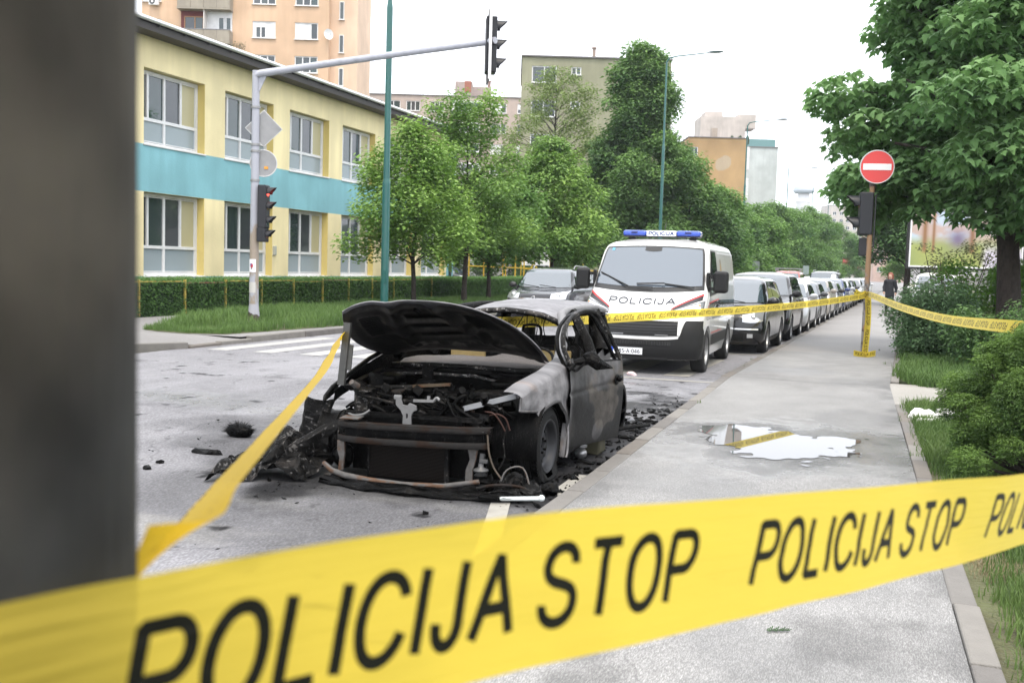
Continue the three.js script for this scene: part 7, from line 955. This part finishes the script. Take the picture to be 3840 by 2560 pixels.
{ // mast with arm on the left
  const m = thing('traffic_light_mast', 'pale lilac grey traffic light mast with long arm in the left verge', 'traffic light', [-13.38, 0.1, -20.5]);
  const tWorn = dataTex(128, 512, (u, v, o) => { const n = fbm(u, v, 5, 5, 171, 20), k = smoothstep(n + 0.45 * gauss(v - 0.28, 0.08) - 0.25 * (v > 0.4 ? 1 : 0), 0.55, 0.75); o[0] = lerp(0.36, 0.3, k); o[1] = lerp(0.37, 0.25, k); o[2] = lerp(0.42, 0.2, k); });
  new MB().geo(new THREE.CylinderGeometry(0.082, 0.112, 5.86, 24, 1, true), xf(0, 2.93, 0), true).build('mast', mat(1, 0.5, { map: rep(tWorn, 1) }), m);
  const tFoot = dataTex(128, 128, (u, v, o) => { const k = smoothstep(fbm(u, v, 6, 4, 172) - (v - 0.45) * 1.1, 0.35, 0.5); o[0] = lerp(0.36, 0.06, k); o[1] = lerp(0.36, 0.045, k); o[2] = lerp(0.4, 0.04, k); });
  new MB().geo(gridGeo((u, v) => { const a = -u * 2 * PI, r = lerp(0.19, 0.108, Math.pow(v, 0.55)); return [Math.cos(a) * r, v * 0.5, Math.sin(a) * r]; }, 28, 8), null, true).build('foot', mat(1, 0.8, { map: rep(tFoot, 1) }), m);
  const pm = mat([0.4, 0.41, 0.46], 0.45, { map: rep(tMottle, 0.4) });
  new MB().limb([[-0.03, 5.74, 0], [0.12, 5.79, 0], [2, 5.96, 0], [4, 6.13, 0], [5.82, 6.27, 0]], [0.085, 0.085, 0.078, 0.072, 0.066], 16).build('arm', pm, m); new MB().prism([[0.05, 5.3], [0.3, 5.76], [0.05, 5.74]], 0.02, xf(0, 0, -0.01)).build('gusset', pm, m); new MB().cyl([5.72, 6.26, 0.06], [5.9, 6.26, 0.14], 0.07, 0.07, 14).build('clamp', pm, m);
  const bands = [5.0, 4.15, 4.0, 3.33]; for (const y of bands) new MB().cyl([0, y, 0], [0, y + 0.05, 0], 0.108, 0.108, 20).build('band', mat(0.3, 0.5, { metalness: 0.5 }), m);
  signalHead(m, [0.14, 2.75, 0.02], 1.82, 3, false, 0); signalHead(m, [0.12, 2.1, 0.02], 1.82, 1, false, -1);
  signalHead(m, [5.62, 6.2, -0.02], 2.0, 3, true, -1, 1.18);
  const back = mat([0.3, 0.3, 0.3], 0.45, { metalness: 0.35, map: rep(tMottle, 0.8) });
  const d = thing('road_sign', 'grey back of a diamond road sign on the pale mast', 'road sign', [-13.26, 4.66, -20.66], 0.5); new MB().geo(new RoundedBoxGeometry(0.6, 0.6, 0.02, 3, 0.009), xf(0, 0, 0, 0, 0, PI / 4)).build('plate', back, d); new MB().geo(new THREE.TorusGeometry(0.415, 0.012, 6, 4), xf(0, 0, 0)).build('rim', mat(0.62, 0.4), d);
  const e = thing('road_sign', 'grey back of a round road sign with orange sticker on the pale mast', 'road sign', [-13.26, 3.86, -20.66], 0.55); new MB().lathe([[0.001, 0], [0.3, 0], [0.31, 0.012], [0.31, -0.012], [0.001, -0.012]], 36, xf(0, 0, 0, PI / 2)).build('plate', back, e); new MB().geo(new THREE.TorusGeometry(0.305, 0.012, 8, 40)).build('rim', mat(0.62, 0.4), e); new MB().box(0.06, -0.1, 0.016, 0.09, 0.06, 0.006).build('sticker', mat([0.7, 0.3, 0.03], 0.5), e);
  const st = canvasTex(256, 256, (c, W, H) => { c.fillStyle = '#e6e4ea'; c.fillRect(0, 0, W, H); c.fillStyle = '#b0343f'; c.beginPath(); c.arc(128, 130, 46, 0, 7); c.fill(); c.fillStyle = '#39459a'; c.fillRect(70, 90, 50, 34); c.fillStyle = '#222'; c.fillRect(112, 160, 34, 40); });
  const pp = (y, h, m2, nm, lb) => single(new MB().geo(gridGeo((u, v) => { const a = lerp(2.45, 0.65, u); return [-13.38 + 0.109 * Math.cos(a), y + v * h, -20.5 + 0.109 * Math.sin(a)]; }, 12, 1), null, true), nm, m2, lb, 'sticker');
  pp(1.33, 0.3, new THREE.MeshPhysicalMaterial({ map: st, roughness: 0.5 }), 'sticker', 'small printed sticker on the pale traffic light mast'); pp(0.85, 0.25, mat([0.5, 0.49, 0.46], 0.7), 'paper_notice', 'torn blank paper notice low on the pale mast');
}
function lampPost(label, z, X0, arch, near) {
  const x = near ? X0 : X0 + bend(z), p = thing('street_lamp', label, 'street lamp', [x, 0.1, z], near ? 0 : -0.042, 'green street lamps along the left kerb'), g = mat([0.014, 0.1, 0.088], 0.35, { clearcoat: 0.3 });
  new MB().cyl([0, 0, 0], [0, 3.7, 0], 0.11, 0.108, 18).cyl([0, 3.7, 0], [0, 3.82, 0], 0.108, 0.088, 18).cyl([0, 3.82, 0], [0, 8.4, 0], 0.088, 0.085, 18).cyl([0, 8.4, 0], [0, 8.6, 0], 0.085, 0.06, 18).cyl([0, 8.6, 0], [0, 13.1, 0], 0.06, 0.05, 14).build('column', g, p); new MB().box(0.05, 1.15, 0.1, 0.1, 0.35, 0.02).build('service_door', g, p);
  const arm = new MB(), ex = 2.7; if (arch) { const a = []; for (let i = 0; i <= 10; i++) { const t = PI - i / 10 * PI; a.push([0.95 + 0.95 * Math.cos(t), 13.1 + 0.9 * Math.sin(t), 0]); } arm.limb(a, 0.035, 8).bar([0, 13.1, 0], [ex - 0.6, 13.1, 0], 0.035, 0.035); } else arm.limb([[0, 13.1, 0], [0.15, 13.32, 0], [0.6, 13.4, 0], [ex - 0.4, 13.5, 0]], [0.045, 0.042, 0.038, 0.03], 8); arm.build('arm', g, p);
  new MB().sph(ex, arch ? 13.1 : 13.53, 0, 0.42, [1.05, 0.16, 0.36], 16, 8).build('lamp_head', mat([0.05, 0.09, 0.085], 0.4), p); new MB().sph(ex + 0.05, (arch ? 13.1 : 13.53) - 0.035, 0, 0.3, [1, 0.14, 0.34], 14, 8).build('glass', mat([0.3, 0.32, 0.32], 0.15), p); return p;
}
lampPost('nearest tall green lamp post, rising out of the top of the picture', -25.3, -12.35, false, true);
lampPost('green lamp post in front of the tall dark tree behind the van', -57, -12.45, false); lampPost('green lamp post in front of the orange apartment block', -82.5, -11.7, false); lampPost('first green lamp with arched arm right of the pale block', -116, -12.1, true); lampPost('farther green lamp with arched arm by the domed tower', -148, -12.2, true); lampPost('hazy green lamp post at the end of the avenue', -178, -12.2, true);
{ // no entry sign on its rusty post, with a signal seen from the side
  const p = thing('sign_post', 'rusty post with signal heads and no entry sign on the right pavement', 'sign post', [0.165, 0.035, -21.6]);
  const tPost = dataTex(64, 512, (u, v, o) => { const n = fbm(u, v, 4, 5, 181, 24), k = smoothstep(n + (v - 0.42) * 0.9, 0.42, 0.6), d = smoothstep(fbm(u, v, 5, 4, 182, 40), 0.55, 0.7); o[0] = lerp(lerp(0.2, 0.07, d), 0.26, k); o[1] = lerp(lerp(0.19, 0.06, d), 0.155, k); o[2] = lerp(lerp(0.18, 0.055, d), 0.085, k); });
  new MB().geo(new THREE.CylinderGeometry(0.048, 0.058, 3.55, 18, 1, true), xf(0, 1.775, 0), true).build('post', mat(1, 0.75, { map: rep(tPost, 1) }), p); new MB().cyl([0, 3.4, 0], [0, 3.56, 0], 0.06, 0.06, 14).build('clamp', mat([0.07, 0.05, 0.045], 0.7), p);
  signalHead(p, [0.03, 2.86, -0.14], -PI / 2 + 0.1, 2, false, -1, 1.3); new MB().bev(0.08, 2.72, -0.16, 0.03, 1.05, 0.42, 0.01).build('backboard', mat([0.012, 0.012, 0.014], 0.5), p); const lo = new MB().bev(-0.1, 2.2, -0.12, 0.2, 0.36, 0.22, 0.02).build('control_box', mat([0.012, 0.012, 0.014], 0.5), p);
  const s = thing('road_sign', 'round red no entry sign with white bar on the rusty post', 'road sign', [0.235, 3.81, -21.5], 0.18), f = new MB().lathe([[0.001, 0.006], [0.315, 0.006], [0.325, 0.0], [0.325, -0.012], [0.001, -0.012]], 44, xf(0, 0, 0, PI / 2)).build('plate', mat([0.62, 0.028, 0.022], 0.35, { clearcoat: 0.4 }), s); new MB().geo(new THREE.TorusGeometry(0.322, 0.012, 8, 48)).build('rim', mat(0.55, 0.45), s); new MB().bev(0, 0, 0.008, 0.54, 0.125, 0.008, 0.004).build('white_bar', mat(0.78, 0.4), s);
}
{ // billboard
  const b = thing('billboard', 'large billboard with a park picture behind the bushes on the right', 'billboard', [2.22, 0, -50.6], RY * 0.97), W = 5.1, H = 2.55, y0 = 2.2;
  const pr = dataTex(256, 128, (u, v, o) => { const n = fbm(u, v, 6, 4, 191), t = gauss(u - 0.12, 0.025) + gauss(u - 0.2, 0.015) + gauss(u - 0.55, 0.03), sky = smoothstep(v, 0.35, 0.6); o[0] = lerp(0.22 + 0.12 * n, 0.45, sky); o[1] = lerp(0.27 + 0.1 * n, 0.34 + 0.2 * smoothstep(n, 0.4, 0.7), sky); o[2] = lerp(0.1, 0.3 + 0.4 * smoothstep(n, 0.4, 0.7) * 0.9, sky); const k = clamp(t, 0, 1) * smoothstep(v, 0.2, 0.3); o[0] = lerp(o[0], 0.24, k); o[1] = lerp(o[1], 0.12, k); o[2] = lerp(o[2], 0.05, k); const p = gauss(Math.hypot((u - 0.42) * 2, v - 0.5), 0.17); o[0] = lerp(o[0], 0.16, p); o[1] = lerp(o[1], 0.12, p); o[2] = lerp(o[2], 0.2, p); const q = smoothstep(u, 0.62, 0.7) * smoothstep(-v, -0.5, -0.2); o[0] = lerp(o[0], 0.55, q); o[1] = lerp(o[1], 0.5, q); o[2] = lerp(o[2], 0.6, q); }, true, false);
  new MB().box(W / 2, y0 + H / 2, -0.1, W + 0.3, H + 0.3, 0.2).build('casing', mat(0.02, 0.5), b); new MB().geo(new THREE.PlaneGeometry(W, H), xf(W / 2, y0 + H / 2, 0.014), true).build('poster', new THREE.MeshPhysicalMaterial({ map: pr, roughness: 0.5 }), b);
  for (const [x, y, w, h] of [[W / 2, y0 - 0.03, W + 0.16, 0.07], [W / 2, y0 + H + 0.03, W + 0.16, 0.07], [-0.045, y0 + H / 2, 0.07, H], [W + 0.045, y0 + H / 2, 0.07, H]]) new MB().bev(x, y, 0.02, w, h, 0.05, 0.01).build('frame', M.white, b);
  for (const x of [0.9, W - 0.9]) new MB().bev(x, 1.05, -0.1, 0.2, 2.1, 0.2, 0.02).build('leg', mat(0.03, 0.5), b);
}
{ // yellow sports fence behind the hedge
  const f = thing('sports_fence', 'tall yellow metal fence of the sports ground behind the hedge', 'fence', [-21.6, 0, -54.0], RY), y = mat([0.5, 0.33, 0.03], 0.5), mesh = mat([0.1, 0.14, 0.08], 0.7);
  for (const [x, h] of [[0.25, 2.2], [0.5, 2.6], [1.35, 2.6], [2.45, 2.75], [2.6, 2.75], [3.15, 3.1], [3.65, 2.5], [5.2, 1.9], [7, 1.9], [9, 1.9]]) new MB().bev(x, h / 2, 0, 0.08, h, 0.08, 0.01, 0, 0, 0, 1).build('post', y, f);
  for (const [x0, y0, x1, y1] of [[0.4, 1.58, 5.2, 1.52], [1.2, 2.72, 2.6, 2.72], [0.5, 2.3, 3.15, 2.3], [3.65, 2.5, 4.6, 1.3], [3.9, 1.3, 4.3, 2.0], [3.65, 1.5, 9, 1.5]]) new MB().bar([x0, y0, 0.05], [x1, y1, 0.05], 0.06, 0.06).build('rail', y, f);
  const b = new MB(); for (let i = 0; i < 60; i++) b.box(0.3 + i * 0.155, 0.75, 0, 0.018, 1.5, 0.018); b.build('bars', mesh, f, { kind: 'stuff' });
  const v = thing('white_banner', 'white banner behind the yellow sports fence', 'banner', [-18.8, 0, -56.6], RY); new MB().grid((u, q) => [u * 1.7, 1.7 + q * 1.3, 0.03 * Math.sin(u * 9)], 12, 4).build('cloth', M.white, v); new MB().bar([0, 0, 0], [0, 3, 0], 0.05, 0.05).bar([1.7, 0, 0], [1.7, 3, 0], 0.05, 0.05).build('frame', y, v);
}
// small signs and far street clutter
for (const [lb, x, z, c, h] of [['grey back of a small road sign under the avenue trees', -9.4, -74, [0.2, 0.23, 0.23], 2.3], ['pale green back of a road sign farther along the avenue', -7.4, -90, [0.24, 0.3, 0.28], 2.2]]) { const s = thing('road_sign', lb, 'road sign', [x + bend(z), 0.1, z]); new MB().cyl([0, 0, 0], [0, h, 0], 0.035, 0.035, 10).build('post', M.steel, s); new MB().bev(0, h - 0.3, 0.04, 0.5, 0.75, 0.02, 0.01).build('plate', mat(c, 0.5), s); }
{ const s = thing('red_billboard', 'small red and white billboard at the hazy street end', 'billboard', [-1.5, 0, -215]); new MB().box(0, 4.2, 0, 3.6, 2.0, 0.15).build('panel', mat([0.5, 0.08, 0.07], 0.5), s); new MB().box(0, 1.5, 0, 0.2, 3, 0.2).build('leg', M.steel, s); }
{ // person on the pavement: one continuous body from a distance field
  const { MarchingCubes } = await import('three/addons/objects/MarchingCubes.js');
  const seg = (p, a, b, ra, rb) => { const ab = b.clone().sub(a), t = clamp(p.clone().sub(a).dot(ab) / ab.lengthSq(), 0, 1); return p.distanceTo(a.clone().addScaledVector(ab, t)) - lerp(ra, rb, t); };
  const field = (bones, N, lo, size, k = 0.045) => { const mc = new MarchingCubes(N, new THREE.MeshBasicMaterial(), false, false, 60000); mc.isolation = 0; const B = bones.map(([a, b, r, q]) => [V3(...a), V3(...b), r, q]), p = V3(); for (let z = 0; z < N; z++) for (let y = 0; y < N; y++) for (let x = 0; x < N; x++) { p.set(lo[0] + (x / (N / 2)) * size / 2, lo[1] + (y / (N / 2)) * size / 2, lo[2] + (z / (N / 2)) * size / 2); let d = 9; for (const [a, b, r, q] of B) { const e = seg(p, a, b, r, q), h = clamp(0.5 + 0.5 * (d - e) / k, 0, 1); d = lerp(d, e, h) - k * h * (1 - h); } mc.field[x + y * N + z * N * N] = -d; } mc.update(); const n = mc.count, g = new THREE.BufferGeometry(), ps = new Float32Array(n * 3); for (let i = 0; i < n; i++) for (let c = 0; c < 3; c++) ps[i * 3 + c] = lo[c] + (mc.positionArray[i * 3 + c] + 1) * size / 2; g.setAttribute('position', new THREE.BufferAttribute(ps, 3)); g.setAttribute('normal', new THREE.BufferAttribute(mc.normalArray.slice(0, n * 3), 3)); return g; };
  const P = thing('person', 'person with red hair in dark coat and trousers walking on the pavement', 'person', [1.3, 0.035, -46.6], -0.3);
  const limbs = [[[-0.1, 0.92, 0], [-0.11, 0.5, 0.06], 0.075, 0.055], [[-0.11, 0.5, 0.06], [-0.12, 0.1, -0.04], 0.052, 0.036], [[-0.12, 0.05, -0.05], [-0.13, 0.03, 0.12], 0.042, 0.035], [[0.1, 0.92, 0], [0.1, 0.5, -0.02], 0.075, 0.055], [[0.1, 0.5, -0.02], [0.11, 0.1, -0.18], 0.052, 0.036], [[0.11, 0.06, -0.2], [0.12, 0.03, -0.04], 0.042, 0.035], [[0, 0.92, 0], [0, 1.15, 0.01], 0.13, 0.12], [[0, 1.15, 0.01], [0, 1.38, 0], 0.12, 0.13], [[-0.17, 1.42, 0], [0.17, 1.42, 0], 0.06, 0.06], [[0, 1.42, 0], [0, 1.56, 0.02], 0.05, 0.045], [[0, 1.6, 0.03], [0, 1.68, 0.03], 0.08, 0.085], [[0, 1.63, 0.11], [0, 1.62, 0.125], 0.014, 0.012], [[-0.19, 1.41, 0], [-0.24, 1.15, 0.03], 0.05, 0.042], [[-0.24, 1.15, 0.03], [-0.2, 0.93, 0.16], 0.04, 0.03], [[0.19, 1.41, 0], [0.25, 1.15, -0.04], 0.05, 0.042], [[0.25, 1.15, -0.04], [0.25, 0.9, 0.02], 0.04, 0.03], [[0.25, 0.9, 0.02], [0.25, 0.8, 0.04], 0.028, 0.02], [[-0.2, 0.93, 0.16], [-0.18, 0.85, 0.2], 0.028, 0.02]];
  new MB().geo(field(limbs, 72, [-0.95, -0.05, -0.95], 1.9)).build('body', mat([0.5, 0.3, 0.22], 0.6), P);
  new MB().geo(field([[[0, 0.8, 0], [0, 1.15, 0.01], 0.19, 0.145], [[0, 1.15, 0.01], [0, 1.38, 0], 0.145, 0.15], [[-0.17, 1.42, 0], [0.17, 1.42, 0], 0.08, 0.08], [[-0.19, 1.41, 0], [-0.24, 1.15, 0.03], 0.072, 0.062], [[-0.24, 1.15, 0.03], [-0.21, 0.97, 0.13], 0.06, 0.05], [[0.19, 1.41, 0], [0.25, 1.15, -0.04], 0.072, 0.062], [[0.25, 1.15, -0.04], [0.25, 0.95, 0.0], 0.06, 0.05]], 64, [-0.85, 0.1, -0.85], 1.7)).build('coat', mat([0.012, 0.013, 0.018], 0.8), P);
  new MB().geo(field([[[-0.1, 0.9, 0], [-0.11, 0.5, 0.06], 0.09, 0.07], [[-0.11, 0.5, 0.06], [-0.12, 0.12, -0.04], 0.068, 0.056], [[0.1, 0.9, 0], [0.1, 0.5, -0.02], 0.09, 0.07], [[0.1, 0.5, -0.02], [0.11, 0.12, -0.18], 0.068, 0.056]], 56, [-0.6, -0.1, -0.6], 1.2)).build('trousers', mat([0.01, 0.01, 0.014], 0.8), P);
  new MB().geo(field([[[0, 1.7, 0.0], [0, 1.66, -0.02], 0.105, 0.1], [[-0.07, 1.66, -0.02], [-0.08, 1.48, -0.03], 0.05, 0.04], [[0.07, 1.66, -0.02], [0.08, 1.48, -0.03], 0.05, 0.04], [[0, 1.6, -0.06], [0, 1.45, -0.08], 0.08, 0.06]], 48, [-0.3, 1.3, -0.3], 0.6)).build('hair', mat([0.2, 0.055, 0.025], 0.6), P);
  for (const s of [-1, 1]) new MB().bev(s * 0.115, 0.03, s < 0 ? 0.03 : -0.12, 0.1, 0.07, 0.27, 0.03).build('shoe', M.black, P);
}
{ // bag, twig, litter
  const bag = new MB(); for (const [x, y, z, r] of [[0.78, 0.06, -12.45, 0.13], [0.96, 0.05, -12.35, 0.12], [1.1, 0.07, -12.5, 0.13], [0.84, 0.04, -12.15, 0.11], [1.02, 0.09, -12.55, 0.1]]) bag.sph(x, y, z, r, [1.2, 0.6, 0.9], 18, 12); bag.jit(0.075, 241, 9); single(bag, 'plastic_bag', mat([0.7, 0.68, 0.66], 0.5), 'crumpled whitish plastic bag lying in the grass by the edging stones', 'bag');
  const tw = new MB().limb([[-0.31, 0.04, -4.62], [-0.22, 0.041, -4.66]], 0.0015, 4); for (let i = 0; i < 11; i++) { const t = i / 10; for (const s of [-1, 1]) tw.bar([-0.31 + 0.085 * t, 0.041, -4.62 - 0.037 * t], [-0.3 + 0.09 * t + s * 0.006, 0.044 + 0.006 * (i % 3), -4.62 - 0.037 * t + s * 0.018 * (1.2 - t)], 0.005, 0.002); } single(tw, 'fallen_twig', mat([0.05, 0.09, 0.04], 0.8), 'small green twig lying on the pavement in the foreground', 'twig');
  single(new MB().sph(-3.28, 0.03, -15.5, 0.05, [1.3, 0.6, 0.8]).jit(0.04, 242, 12), 'crumpled_wrapper', mat([0.65, 0.5, 0.5], 0.4), 'crumpled pale wrapper on the road in front of the van', 'litter');
}
renderer.render(scene, camera);
